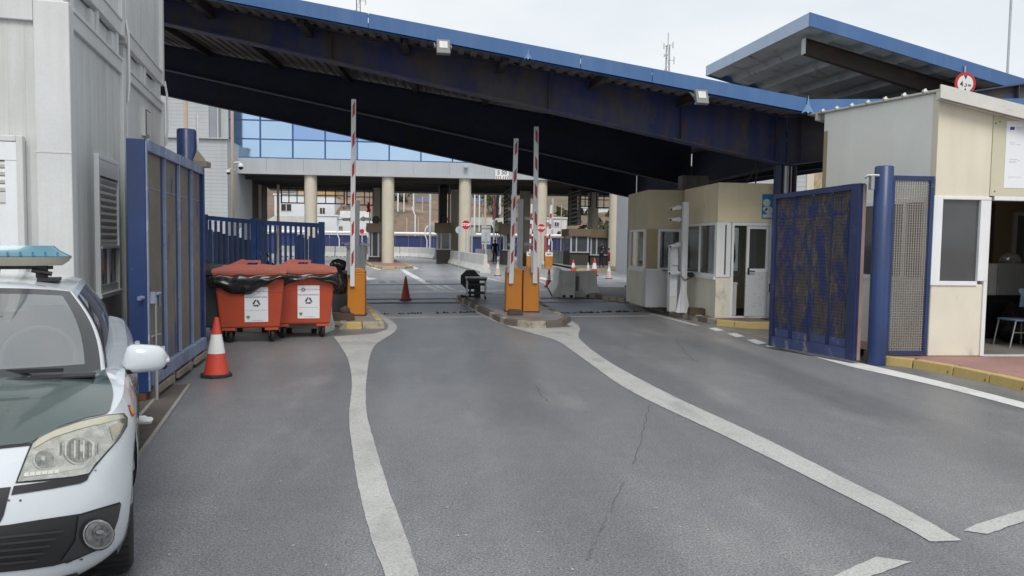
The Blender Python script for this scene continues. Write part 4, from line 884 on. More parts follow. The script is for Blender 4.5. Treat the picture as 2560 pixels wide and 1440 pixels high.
# things inside: grey cabinet, clear bag, black sacks, blue chair
ib = AY(2510, 705, YBR+1.9); xg = AY(2487, 705, YBR+1.9).x
t = thing('filing_cabinet', 'small grey cabinet on the dark box inside the right booth doorway', 'cabinet', (xg+.3, YBR+2.1, .85))
ct = AY(2510, 658, YBR+1.9).z; cb0 = AY(2510, 738, YBR+1.9).z
MB().box((xg+.06,YBR+1.9,cb0),(xg+.62,YBR+2.4,ct)).build('body', mat('grey_board', (.36,.36,.36), .6, var=.08), t, bevel=.01)
MB().box((xg-.16,YBR+1.92,cb0),(xg+.05,YBR+2.4,ct-.01)).build('side_panel', m_shut, t)
t2 = thing('storage_box', 'black storage box under the grey cabinet inside the right booth', 'box', (xg+.3, YBR+2.1, .16)); MB().box((xg-.2,YBR+1.86,.16),(xg+.8,YBR+2.5,cb0-.003)).build('body', m_black, t2, bevel=.02); MB().box((xg-.18,YBR+1.85,cb0-.12),(xg+.78,YBR+1.859,cb0-.09)).build('lid_lip', m_dark, t2)
def crumple(c, r, seed, name, m, par=None, sq=(1,1,1), n=3):
    rnd = random.Random(seed); bm = bmesh.new(); bmesh.ops.create_icosphere(bm, subdivisions=n, radius=1)
    for v in bm.verts: v.co *= 1+rnd.uniform(-.16, .16); v.co = Vector((v.co.x*r*sq[0], v.co.y*r*sq[1], max(v.co.z, -.75)*r*sq[2]))+Vector(c)
    me = bpy.data.meshes.new(name); bm.to_mesh(me); bm.free(); me.materials.append(m); o = bpy.data.objects.new(name, me); COL.objects.link(o)
    for p in me.polygons: p.use_smooth = True
    if par: adopt(o, par)
    return o
tag(crumple((xg+.42, YBR+2.1, ct+.07), .16, 4, 'plastic_bag', glass('clear_plastic', (.8,.8,.8), .5, .15, .3, (.7,.7,.7)), None, (1.2,1,.7)), 'clear crumpled plastic bag on top of the grey cabinet', 'bag')
tag(crumple((xg+.12, YBR+1.3, .46), .40, 5, 'rubbish_sack', m_bag, None, (.9,.8,1)), 'black rubbish sack slumped inside the doorway, left of the chair', 'rubbish sack')
tag(crumple((xg+.72, YBR+1.45, .42), .36, 8, 'rubbish_sack', m_bag, None, (.9,.8,1)), 'black rubbish sack behind the blue chair in the booth', 'rubbish sack')
cx0 = AY(2530, 780, YBR+.75).x; cz = AY(2530, 720, YBR+.75).z
t = thing('chair', 'blue plastic chair with thin metal legs in the booth doorway', 'chair', (cx0+.25, YBR+.85, .16))
bk = MB(); P = []
for i in range(7):
    v = i/6; z = cz-.30*(1-v) ; P.append([Vector((cx0+(-.02 if v > .7 else .03)+.02*abs(u-2.5)*(1-v)+.085*u, YBR+.60+.10*(1-v)+.05*math.sin(math.pi*u/5)+.0, z)) for u in range(6)])
m_chair = mat('blue_grey_plastic', (.14, .22, .32), .4, var=.08)
bk.grid(P); bk.grid([[p+Vector((0,.012,0)) for p in r] for r in P]); bk.build('backrest', m_chair, t)
MB().box((cx0,YBR+.66,.58),(cx0+.44,YBR+1.08,.61)).build('seat', m_chair, t, bevel=.012)
for x_, y_, tx_, ty_ in ((cx0+.02,YBR+.68,-.10,-.02),(cx0+.42,YBR+.68,.05,-.02),(cx0+.02,YBR+1.05,-.04,.05),(cx0+.42,YBR+1.05,.05,.05)): MB().tube([(x_+tx_,y_+ty_,.16),(x_,y_,.59)], .013, 8).build('leg', m_steel, t)
MB().tube([(cx0-.02,YBR+.68,.40),(cx0+.44,YBR+.68,.40)], .009, 6).build('stretcher', m_steel, t)

# ================================================================ the two cream booths on the platform
def win(par, a, b, z0, z1, ax, c, out, mull=1, pane=g_win, fw=.06, sill=True, dep=.05):
    """window in a wall plane: along axis ax from a to b; c is the wall plane, out the outward sign"""
    def B(m, u0, u1, z_0, z_1, d0, d1):
        if ax == 'x': m.box((u0, c+out*d0, z_0), (u1, c+out*d1, z_1))
        else: m.box((c+out*d0, u0, z_0), (c+out*d1, u1, z_1))
    m = MB(); B(m, a, a+fw, z0, z1, .015, -dep); B(m, b-fw, b, z0, z1, .015, -dep); B(m, a+fw, b-fw, z1-fw, z1, .015, -dep); B(m, a+fw, b-fw, z0, z0+fw, .015, -dep)
    for k in range(mull): u = a+(b-a)*(k+1)/(mull+1); B(m, u-.025, u+.025, z0+fw, z1-fw, .008, -dep+.005)
    o = m.build('window', m_pvc, par)
    n = mull+1
    for k in range(n):
        p = MB(); B(p, a+(b-a)*k/n+.02, a+(b-a)*(k+1)/n-.02, z0+.03, z1-.03, -.02, -.026); p.build('pane', pane, o)
    if sill: p = MB(); B(p, a-.04, b+.04, z0-.06, z0-.001, .05, -.02); p.build('sill', m_pvc, o)
    return o
B2 = G(1787, 794, .13); x2, y2 = B2.x, B2.y; xe2 = x2+1.75; ye2 = y2+2.35
bt2 = thing('control_booth', 'cream control booth with a white half open door and corner window', 'booth', (x2+.8, y2+1, .13))
H2 = ZAT(B2, 456); zs2, zh2 = 1.03, 2.24
MB().box((x2,y2,zh2),(xe2,ye2,H2)).build('wall', m_booth, bt2, bevel=.01)
xdl = AY(1826, 700, y2).x; xdr = AY(1927, 700, y2).x
MB().box((x2,y2,.126),(xdl-.0,y2+.12,zs2-.0)).build('wall', m_cream3, bt2); MB().box((xdr+.002,y2,.126),(xe2,y2+.12,zh2-.002)).build('wall', m_cream3, bt2)
MB().box((x2+.001,y2+.121,.126),(x2+.12,ye2,zs2-.065)).build('wall', m_cream3, bt2); MB().box((x2,ye2-.12,zs2-.06),(x2+.30,ye2,zh2-.002)).build('back_wall', m_booth, bt2); MB().box((xe2-.25,ye2-.12,zs2-.06),(xe2,ye2,zh2-.002)).build('back_wall', m_booth, bt2); win(bt2, x2+.302, xe2-.252, zs2, zh2-.003, 'x', ye2, 1, 2); MB().box((xe2-.12,y2+.13,.126),(xe2,ye2-.13,zh2-.002)).build('wall', m_booth, bt2)
MB().box((x2,ye2-.12,.126),(xe2,ye2,zs2-.062)).build('back_wall', m_booth, bt2); MB().box((x2+.13,y2+.13,.127),(xe2-.13,ye2-.13,.15)).build('floor', m_boothdark, bt2)
win(bt2, y2+.06, ye2-.12, zs2, zh2-.003, 'y', x2, -1, 1)
# white corner window and door frame
m = MB(); m.box((x2-.012,y2-.015,zs2),(x2+.05,y2+.058,zh2-.003)); m.box((x2+.05,y2-.015,zs2),(xdl-.02,y2+.05,zs2+.05)); m.box((x2+.05,y2-.015,zh2-.06),(xdl-.02,y2+.05,zh2-.003)); m.box((x2+.05,y2-.015,zs2+.05),(x2+.17,y2+.05,zh2-.06)); m.box((xdl-.12,y2-.015,zs2+.05),(xdl-.02,y2+.05,zh2-.06))
o = m.build('window', m_pvc, bt2); MB().box((x2+.16,y2+.01,zs2+.04),(xdl-.11,y2+.016,zh2-.05)).build('pane', g_win, o)
m = MB(); m.box((xdl-.0,y2-.012,.13),(xdl+.055,y2+.10,zh2-.003)); m.box((xdr-.055,y2-.012,.13),(xdr,y2+.10,zh2-.003)); m.box((xdl+.056,y2-.012,zh2-.07),(xdr-.056,y2+.10,zh2-.003)); m.box((xdl+.056,y2-.012,.13),(xdr-.056,y2+.1,.16)); m.build('door_frame', m_pvc, bt2)
ddx = xdl+.36; T_ = frameM((xdr-.07, y2+.05, 0), math.pi+.10)
zd_ = .17
m = MB(T_); LW = xdr-ddx-.04
zmid = ZAT(B2, 674)
d_ = m.box((0,0,zd_),(LW,.04,zmid-.04)).build('door', mat('speckled_white_door', (.66,.68,.70), .5, var=.06, spots=[((.35,.34,.33), 22, .60, .68)]), bt2)
m = MB(T_); m.box((0,0,zmid-.038),(LW,.04,zmid+.03)); m.box((0,0,zmid+.03),(.06,.04,zh2-.08)); m.box((LW-.06,0,zmid+.03),(LW,.04,zh2-.08)); m.box((.06,0,zh2-.14),(LW-.06,.04,zh2-.08)); m.build('door_rail', m_pvc, d_)
MB(T_).box((.055,.017,zmid+.025),(LW-.055,.022,zh2-.13)).build('pane', g_win, d_)
MB(T_).tube([(LW-.05,.05,zmid-.02),(LW-.05,.09,zmid-.02),(LW-.18,.09,zmid-.03)], .013, 8).box((LW-.075,.04,zmid-.1),(LW-.03,.05,zmid+.05)).build('handle', m_dark, d_)
# inside: a jacket on the far wall, desk
tag(crumple((x2+1.1, ye2-.25, 1.55), .22, 31, 'jacket', m_black, None, (.7,.4,1.9)), 'dark jacket hanging inside the booth with the white door', 'jacket')
t = thing('desk', 'grey desk under the side window inside the control booth', 'desk', (x2+.4, y2+1.2, .15)); MB().box((x2+.14,y2+.3,.86),(x2+.62,ye2-.3,.9)).build('top', m_shut, t); MB().box((x2+.14,y2+.3,.15),(x2+.6,y2+.34,.859)).build('side_panel', m_shut, t); MB().box((x2+.14,ye2-.34,.15),(x2+.6,ye2-.3,.859)).build('side_panel', m_shut, t)
# blue poster at the right end of the front wall
P0, P1 = AY(1906, 485, y2), AY(1950, 547, y2)
t = thing('wall_poster', 'blue and white poster on the cream booth above its white door', 'poster', ((P0.x+P1.x)/2, y2-.004, (P0.z+P1.z)/2))
MB().box((P0.x,y2-.012,P1.z),(P1.x,y2-.002,P0.z)).build('board', mat('poster_blue', (.05,.22,.42), .4, var=.25, vscale=6), t); 
mm = MB()
for cx, cz_, r in ((.10,.16,.085),(.16,.33,.09),(.30,.2,.07),(.07,.30,.05)): mm.disc((P0.x+cx,y2-.012,P0.z-cz_-.03),(0,-1,0),r,14,th=.002)
mm.box((P0.x+.02,y2-.014,P1.z+.02),(P1.x-.02,y2-.0121,P1.z+.09)); mm.build('printed_shapes', mat('poster_white', (.62,.68,.72), .5, var=.1), t)
# further booth
B1 = G(1615, 768, .13); x1, y1 = B1.x, B1.y; xe1 = x1+2.0; ye1 = y1+2.1
bt1 = thing('control_booth', 'olive and cream booth further back with a white counter in front', 'booth', (x1+1, y1+1, .13))
H1 = ZAT(B1, 474); zs1, zh1 = 1.08, 2.12
MB().box((x1,y1,zh1),(xe1,ye1,H1)).build('wall', mat('booth_render_grey', (.62,.55,.39), .85, var=.08, fine=.05, bump=.2, bscale=120), bt1, bevel=.01)
wl_, wr_ = AY(1645, 600, y1).x, AY(1704, 600, y1).x
MB().box((x1,y1,.126),(wl_,y1+.12,zh1-.002)).build('wall', m_brownr, bt1); MB().box((wr_,y1,.126),(xe1,y1+.12,zh1-.002)).build('wall', m_brownr, bt1); MB().box((wl_,y1,.126),(wr_,y1+.12,zs1-.01)).build('wall', m_brownr, bt1)
MB().box((x1+.001,y1+.121,.126),(x1+.12,ye1,zs1-.065)).build('wall', m_cream3, bt1); MB().box((x1,ye1-.12,zs1-.06),(xe1,ye1,zh1-.002)).build('back_wall', m_brownr, bt1); MB().box((xe1-.12,y1+.13,.126),(xe1,ye1-.13,zh1-.002)).build('wall', m_brownr, bt1)
MB().box((x1+.001,y1+.121,zs1-.06),(x1+.12,y1+.3,zh1-.002)).build('wall', m_cream3, bt1); MB().box((x1+.001,ye1-.35,zs1-.06),(x1+.12,ye1-.125,zh1-.002)).build('wall', m_cream3, bt1)
win(bt1, y1+.3, ye1-.35, zs1, zh1, 'y', x1, -1, 1); win(bt1, wl_, wr_, zs1, zh1, 'x', y1, -1, 0)
MB().box((x1+.5,ye1-.4,.13),(x1+1.6,ye1-.2,1.75)).build('inner_panel', mat('navy_panel', (.02,.03,.07), .5), bt1)
ww0, ww1 = AY(1615, 700, y1-.35).x, AY(1713, 700, y1-.35).x
t = thing('counter', 'white counter cabinet with a rust stain standing against the further booth', 'cabinet', ((ww0+ww1)/2, y1-.2, .13))
zc0, zc1 = .16, ZAT((ww0, y1-.35), 672); m_ct = mat('white_counter', (.56,.57,.58), .5, var=.06, spots=[((.42,.30,.14), 2.2, .66, .78)])
MB().box((ww0,y1-.35,zc0),((ww0+ww1)/2-.004,y1-.02,zc1-.04)).build('door', m_ct, t); MB().box(((ww0+ww1)/2+.004,y1-.35,zc0),(ww1,y1-.02,zc1-.04)).build('door', m_ct, t); MB().box((ww0-.02,y1-.37,zc1-.038),(ww1+.02,y1-.02,zc1)).build('worktop', m_shut, t)
MB().tube([(ww0+.4,y1-.39,zc1-.03),(ww0+.7,y1-.40,zc1-.05),(ww1+.05,y1-.40,zc1-.02),(ww1+.4,y1-.5,zc1+.03)], .012, 6).build('cable', m_black, t)
# air conditioner above
ac = AY(1718, 452, y1-.2)
t = thing('air_conditioner', 'grey outdoor air conditioner unit on top of the further booth', 'air conditioner', (x1+1.1, y1+.6, H1))
xa_, za_ = AY(1702, 452, y1+.5).x, H1
MB().box((xa_,y1+.4,za_+.04),(xa_+.72,y1+.75,za_+.42)).build('housing', m_concd, t, bevel=.02); MB().lathe([(.15,-.012),(.15,.0)], (xa_+.28,y1+.398,za_+.22), 20, axis='Y').build('fan_ring', m_dark, t)
for k in (.1, .55): MB().box((xa_+k,y1+.42,za_),(xa_+k+.05,y1+.72,za_+.04)).build('foot', m_dark, t)
# ================================================================ building over the road, mirror glass above, round columns below
YF_ = 55.0
xL, xR_ = AY(572, 430, YF_).x, 21.0
zbF = AY(900, 440, YF_).z; ztF = AY(900, 401, YF_).z
bld = thing('terminal_building', 'grey terminal building with blue mirror glass front carried over the road on round columns', 'building', ((xL+xR_)/2, YF_, 0))
# fascia panels
n = 14
for k in range(n):
    a, b = xL+(xR_-xL)*k/n+.006, xL+(xR_-xL)*(k+1)/n-.006
    MB().box((a, YF_, zbF+.18), (b, YF_+.25, ztF)).build('fascia_panel', m_curtain, bld)
MB().box((xL, YF_-.05, zbF), (xR_, YF_+.3, zbF+.175)).build('fascia_edge', m_siding, bld)
MB().box((xL, YF_+.1, zbF+.18), (xR_, YF_+.6, ztF-.02)).build('fascia_back', m_greyback, bld)
# glass panes in a grid
gx = [AY(px, 380, YF_+.3).x for px in (572, 651, 732, 813, 893, 973)]
pw = gx[-1]-gx[-2]
while gx[-1] < xR_-pw: gx.append(gx[-1]+pw)
gz = [ztF+.05]+[AY(700, py, YF_+.3).z for py in (349, 302, 255, 207)]
gl = MB(); idx = 0
rnd = random.Random(3)
for i in range(len(gx)-1):
    for j in range(len(gz)-1):
        mm = m_mirror2 if (i, j) in ((2, 1), (4, 1)) or rnd.random() < .06 else m_mirror
        q = MB(); t_ = rnd.uniform(-.006, .006)
        q.box((gx[i]+.05, YF_+.30+t_, gz[j]+.05), (gx[i+1]-.05, YF_+.33+t_, gz[j+1]-.05)); q.build('pane', mm, bld)
for x in gx: MB().box((x-.05, YF_+.24, gz[0]-.04), (x+.05, YF_+.36, gz[-1])).build('mullion', m_mullion, bld)
for z in gz: MB().box((gx[0], YF_+.26, z-.045), (gx[-1], YF_+.35, z+.045)).build('transom', m_mullion, bld)
MB().box((gx[0], YF_+.4, ztF), (xR_, YF_+13, gz[-1]+.3)).build('upper_storey', m_siding, bld)
# soffit with its dark ribs and the rear lintel
zc_ = AY(1100, 452, YF_).z
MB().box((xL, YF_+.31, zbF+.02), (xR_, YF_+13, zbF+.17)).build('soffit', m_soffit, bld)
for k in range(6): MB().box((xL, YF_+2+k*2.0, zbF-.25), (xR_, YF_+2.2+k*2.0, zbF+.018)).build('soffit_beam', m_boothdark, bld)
MB().box((xL, YF_+12.6, zbF-.35), (xR_, YF_+13, zbF+.018)).build('rear_lintel', m_curtain, bld)
for k in range(16): MB().box((xL+1.5+k*2.2, YF_+9, zbF-.15), (xL+1.75+k*2.2, YF_+9.3, zbF+.015)).build('ceiling_lamp', m_dark, bld)
for i, px in enumerate((777, 970, 1162, 1352, 1537)):
    x = AY(px, 550, YF_+.55).x; MB().lathe([(.44, 0), (.44, zbF+.02)], (x, YF_+.55, 0), 24).build('column', m_column, bld)
for px in (945, 1140, 1312, 1482):
    x = AY(px, 550, YF_+9.5).x; MB().lathe([(.46, 0), (.46, zbF+.02)], (x, YF_+9.5, 0), 20).build('column', m_concd if 0 else m_column, bld)
# grey tower at the left, cladding boards are parts
YT = 53.0; xa, xb = -24.0, AY(546, 300, YT).x; xb2 = AY(576, 450, YT).x; zl_ = AY(560, 350, YT).z
tw = thing('stair_tower', 'pale grey board clad stair tower at the left end of the glass front', 'building', (xb-3, YT, 0))
MB().box((xa, YT+.1, zl_), (xb-.02, YT+6, 21)).build('core', m_greyback, tw); MB().box((xa, YT-.6, 0), (xb2-.02, YT+6, zl_-.05)).build('core', m_greyback, tw)
z = 0.1; k = 0
while z < 20.5:
    top = z > zl_-.2
    x1_ = (AY(522, 300, YT).x) if top else xb2; y_ = YT if top else YT-.7
    MB().box((xa, y_, z), (x1_, y_+.09+(.015 if k % 2 else 0), z+.232)).build('cladding_board', m_siding, tw); z += .24; k += 1
a = AY(523, 300, YT).x; b = AY(541, 300, YT).x; MB().box((a+.05, YT-.02, zl_), (b, YT+.06, 21)).build('dark_strip', mat('slate_strip', (.28,.30,.34), .6, var=.08), tw); MB().box((b+.03, YT-.06, zl_), (xb, YT+.08, 21)).build('corner_strip', m_siding, tw); MB().box((xb+.02, YT+.4, zl_), (AY(571,300,YT+.5).x, YT+.6, 21)).build('link_wall', m_siding, tw)
MB().prism([(xa, YT-.9, zl_-.04), (xb2+.06, YT-.9, zl_-.04), (xb2+.06, YT-.9, zl_+.03), (xa, YT-.9, zl_+.03)], (0, 1.0, 0)).build('ledge', m_siding, tw)
# sign 5,50 on the fascia, with its striped edge
P = AY(1255, 434, YF_-.07); t = thing('clearance_sign', 'small white clearance sign reading 5 50 with red slashes on the grey fascia', 'sign', P)
sw, sh = 34*YF_/FPX, 14*YF_/FPX
MB().box((-sw/2, -.02, -sh/2+.03), (sw/2, .0, sh/2+.08)).build('plate', m_signwhite).parent = t
MB().box((-sw/2, -.02, -sh/2-.20), (sw/2, .0, -sh/2+.028)).build('stripe_plate', m_signwhite).parent = t
o = text_mesh('lettering', '5 50', .40, m_ink, facing((0, -.023, .06), (1,0,0), (0,-1,0)), bold=.015); o.parent = t
for k in range(6):
    x = -sw/2+.07+k*.155; s_ = -.035 if k < 3 else .07
    MB().prism([(x+s_*0, -.021, -sh/2-.19), (x+.06, -.021, -sh/2-.19), (x+.06+s_, -.021, -sh/2+.02), (x+s_, -.021, -sh/2+.02)], (0, -.003, 0)).build('red_slash', mat('dull_red_slash', (.30,.08,.10), .6) if k == 0 else MATS['dull_red_slash']).parent = t

# hanging glazed screens under the soffit
def screen(x0, x1, z0, z1, Y, nx, nz, lab, along='x'):
    t = thing('hanging_screen', lab, 'glazed screen', ((x0+x1)/2, Y, z0), 'dark framed screens hung under the building')
    f = MB(); w_ = .09
    def B(m, u0, u1, za, zb, w=.05):
        if along == 'x': m.box((u0, Y-w, za), (u1, Y+w, zb))
        else: m.box((x0-w, u0, za), (x0+w, u1, zb))
    a, b = (x0, x1) if along == 'x' else (Y, Y+x1)
    B(f, a, a+w_, z0, z1); B(f, b-w_, b, z0, z1); B(f, a+w_, b-w_, z1-w_, z1); B(f, a+w_, b-w_, z0, z0+w_); f.build('frame', m_black, t)
    for k in range(1, nx): m = MB(); u = a+(b-a)*k/nx; B(m, u-.035, u+.035, z0+w_, z1-w_, .03); m.build('mullion', m_black, t)
    for k in range(1, nz): m = MB(); z = z0+(z1-z0)*k/nz; B(m, a+w_, b-w_, z-.035, z+.035, .028); m.build('transom', m_black, t)
    m = MB(); m.box((a+.1, Y-.05, z1), (a+.2, Y+.05, zbF)) if along == 'x' else m.box((x0-.05, a+.1, z1), (x0+.05, a+.2, zbF)); m.build('hanger', m_black, t)
    return t
YS = YF_+7
def sx(px): return AY(px, 500, YS).x
def sz(py): return AY(850, py, YS).z
screen(sx(702), sx(763), sz(511), sz(468), YS, 3, 2, 'dark framed six pane screen left of the first round column')
screen(sx(790), sx(862), sz(511), sz(468), YS, 3, 2, 'dark framed six pane screen right of the first round column')
screen(sx(866), sx(934), sz(513), sz(470), YS, 3, 2, 'dark framed six pane screen behind the left raised boom')
screen(sx(1448), sx(1478), sz(506), sz(466), YS, 2, 2, 'small dark framed screen left of the last grey column')
screen(sx(1490), sx(1530), sz(508), sz(466), YS, 2, 2, 'small dark framed screen beside the last cream column')
for px, lab in ((1098, 'edge on dark screen above the middle toll booth'), (1122, 'edge on dark screen beside the middle pillar'), (1262, 'edge on dark screen behind the raised twin booms'), (1424, 'edge on dark screen above the right toll booth')):
    screen(sx(px), 5.5, sz(556), sz(472), YF_+2, 6, 8, lab, 'y')
# toll booths under it
def toll(px0, px1, pyb, pyt, pyw0, pyw1, pys, Y, dep_, lab):
    x0, x1 = AY(px0, 600, Y).x, AY(px1, 600, Y).x; zz = lambda p: AY((px0+px1)/2, p, Y).z
    zb_ = max(0.0, zz(pyb))
    t = thing('toll_booth', lab, 'toll booth', ((x0+x1)/2, Y, 0), 'brown headed toll booths under the building')
    MB().box((x0, Y, 0), (x1, Y+dep_, zz(pys))).build('base', m_boothdark, t)
    MB().box((x0-.15, Y-.15, zz(pyw1)), (x1+.15, Y+dep_+.15, zz(pyt))).build('head_panel', m_boothbrown, t)
    for x in (x0, x1-.12):
        for y in (Y, Y+dep_-.12): MB().box((x, y, zz(pys)), (x+.12, y+.12, zz(pyw1))).build('window_post', m_curtain, t)
    MB().box(((x0*2+x1)/3-.05, Y, zz(pys)), ((x0*2+x1)/3+.05, Y+.1, zz(pyw1))).build('window_post', m_curtain, t)
    MB().box((x0+.13, Y+.03, zz(pys)+.02), (x1-.13, Y+.05, zz(pyw1)-.02)).build('pane', g_grey, t); MB().box((x0-.05, Y-.1, zz(pys)-.08), (x1+.05, Y-.002, zz(pys))).build('sill', m_curtain, t)
    MB().box((x0+.03, Y+.13, zz(pys)+.02), (x0+.05, Y+dep_-.13, zz(pyw1)-.02)).build('pane', g_grey, t)
    MB().box((x0+.2, Y+dep_*.6, .0), (x1-.2, Y+dep_*.62, zz(pyw1))).build('inner_wall', m_dark, t)
    return t
toll(921, 948, 655, 558, 0, 581, 640, YF_+3.5, 3.2, 'narrow brown headed toll booth left of the second column')
toll(1091, 1127, 650, 557, 0, 582, 622, YF_+5, 3.2, 'brown headed toll booth behind the concrete barrier row')
toll(1258, 1280, 650, 560, 0, 586, 624, YF_+4, 3.0, 'brown headed toll booth hidden by the twin booms')
toll(1426, 1472, 664, 572, 0, 591, 629, YF_+1, 3.2, 'brown headed toll booth with grey windows left of the officer')
toll(1476, 1524, 670, 573, 0, 594, 636, YF_-.2+1.6, 3.0, 'pale fronted toll booth the officer stands in front of')
P = AY(938, 545, YF_+3); 
for px, py, Y, lab in ((940, 550, YF_+4, 'dark round speaker on the left toll booth roof'), (1110, 548, YF_+5.5, 'dark round speaker on the middle toll booth roof')):
    P = AY(px, py, Y); t = thing('horn_speaker', lab, 'speaker', P, 'round speakers on the toll booths'); MB().lathe([(.30,-.1),(.30,-.06),(.12,.25),(.0,.27)], (0,0,0), 18, axis='Y').disc((0,-.06,0),(0,1,0),.28).build('horn', m_black).parent = t; MB().box((-.05,.1,-.4),(.05,.2,-.1)).build('bracket', m_dark).parent = t
for px, wpx in ((955, 9), (1108, 22), (1268, 8), (1436, 18)):
    x = AY(px, 500, YF_+6).x; hw = wpx*YF_/FPX/2; o = MB().box((x-hw, YF_+6, 3.2), (x+hw, YF_+7, zbF)).build('pier', m_boothdark, bld)
x = AY(615, 550, YF_+3).x; MB().box((xL+.1, YF_+1, 0), (x, YF_+10, zbF)).build('side_wall', m_boothdark, bld)
x0 = AY(618, 540, YF_+8).x; x1_ = AY(640, 540, YF_+8).x; o = MB().box((x0, YF_+8, 0), (x1_, YF_+9, 3.9)).build('pier', m_dark, bld)

# ================================================================ beyond: barriers line, navy fence, houses, hill
YN = 96
def navy(px0, px1, lab):
    x0, x1 = AY(px0, 600, YN).x, AY(px1, 600, YN).x; t = thing('panel_fence', lab, 'fence', ((x0+x1)/2, YN, 0), 'navy sheet fence beyond the building')
    zt, zb = AY(1030, 590, YN).z, -.02; n = max(1, round((x1-x0)/1.5)); 
    for k in range(n): MB().box((x0+(x1-x0)*k/n+.015, YN, zb), (x0+(x1-x0)*(k+1)/n-.015, YN+.05+.02*(k % 2), zt)).build('panel', m_navyfence, t)
    zr = AY(1030, 582, YN).z; MB().tube([(x0, YN-.15, zr-.1), (x1, YN-.15, zr-.1)], .19, 10).build('top_rail', m_signwhite, t)
    for k in range(int((x1-x0)/5)+1): x = x0+2+k*5; MB().tube([(x, YN-.3, 0), (x, YN-.3, zt-.5), (x-.25, YN-.3, zt+.15), (x-.2, YN-.3, zr+.5), (x+.1, YN-.3, zr+.9)], .07, 6).build('post', m_signwhite, t)
navy(600, 918, 'navy sheet fence with white rail left of the second column'); navy(926, 1240, 'navy sheet fence with white rail in the middle opening'); navy(1242, 1423, 'navy sheet fence with white rail behind the right booms'); navy(1425, 1560, 'short navy sheet fence behind the right toll booths')
# hill: terraces of brown earth, scrub
def hillz(x, y):
    if y < 104: return -.3
    s_ = (y-104)
    crest = 26+max(0, min(60, x+60))*.16
    base = crest*(1-math.exp(-s_/95))
    z = base*1.0+2.2*math.sin(x*.045+y*.03)*min(1, s_/60)+1.3*math.sin(x*.12-y*.07)*min(1, s_/40)+.6*math.sin(x*.31+y*.23)*min(1, s_/40)
    tz = 4.0; return z*.75+.25*(math.floor(z/tz)+min(1, ((z/tz) % 1)*2.4))*tz
hm = MB(); ys = [103+i*2.6 for i in range(40)]+[207+i*9 for i in range(34)]; xs_ = [-220+i*3.6 for i in range(150)]
hm.grid([[Vector((x, y, hillz(x, y))) for x in xs_] for y in ys])
m_hill = mat('scrub_hill', (.225, .160, .115), .95, var=.25, vscale=.03, fine=.14, fscale=1.2, spots=[((.125, .12, .08), .07, .52, .60), ((.085, .09, .055), .22, .57, .64), ((.30, .23, .17), .10, .60, .70), ((.34, .27, .20), .5, .66, .76)], bump=.6, bscale=.8)
struct(hm, 'hill', m_hill, smooth=True)
# scrub bushes: many small leaf clumps on the slope
rnd = random.Random(11); bb = MB()
for k in range(900):
    px, py = rnd.uniform(590, 1560), 0; x = rnd.uniform(-75, 70); y = 108+abs(rnd.gauss(0, 55)); 
    if math.sin(x*.09+y*.05)+math.sin(x*.031-y*.11) < .15: continue
    z = hillz(x, y); r = rnd.uniform(.4, 1.4)
    for j in range(16):
        a, e = rnd.uniform(0, 6.28), rnd.uniform(.0, 1.4); rr = r*rnd.uniform(.5, 1)
        c = Vector((x+rr*math.cos(a)*math.cos(e), y+rr*math.sin(a)*math.cos(e), z+rr*math.sin(e)*.8)); s_ = r*.35
        u = Vector((rnd.gauss(0,1), rnd.gauss(0,1), rnd.gauss(0,1))).normalized()*s_; v = u.cross(Vector((rnd.gauss(0,1), rnd.gauss(0,1), .3))).normalized()*s_
        bb.add([c-u-v, c+u-v*.6, c+u*.7+v, c-u*.8+v], [(0,1,2,3)])
m_scrub = mat('scrub_leaves', (.075, .085, .042), .9, var=.4, vscale=.2, fine=.1, fscale=3)
tag(bb.build('scrub', m_scrub, fix=False), kind='stuff')
# one greener tree
def tree(px, py, Y, r, lab, col):
    P = AY(px, py, Y); z0_ = hillz(P.x, Y); t = thing('tree', lab, 'tree', (P.x, Y, z0_))
    MB().tube([(P.x, Y, z0_-.2), (P.x+.1, Y, (z0_+P.z)/2), (P.x, Y, P.z)], [.22, .16, .06], 7).build('trunk', m_purlin, t)
    c = MB(); rn = random.Random(int(px))
    for k in range(700):
        d = Vector((rn.gauss(0,1), rn.gauss(0,1), rn.gauss(0,.9))).normalized()*r*(rn.random()**.4)*(.75+.35*math.sin(7*rn.random())); ctr = P+d; s_ = rn.uniform(.10, .26)
        u = Vector((rn.gauss(0,1), rn.gauss(0,1), rn.gauss(0,1))).normalized()*s_; v = u.cross(Vector((rn.gauss(0,1), .5, rn.gauss(0,1)))).normalized()*s_
        c.add([ctr-u, ctr+v*.6, ctr+u, ctr-v*.6], [(0,1,2,3)])
    c.build('crown', col, t, fix=False)
tree(1232, 500, 125, 2.6, 'bright green tree on the slope right of the third column', mat('tree_leaves', (.10, .14, .04), .8, var=.35, vscale=.6, fine=.1, fscale=5))
tree(1000, 498, 130, 2.4, 'dark green bush tree on the slope in the middle opening', m_scrub)
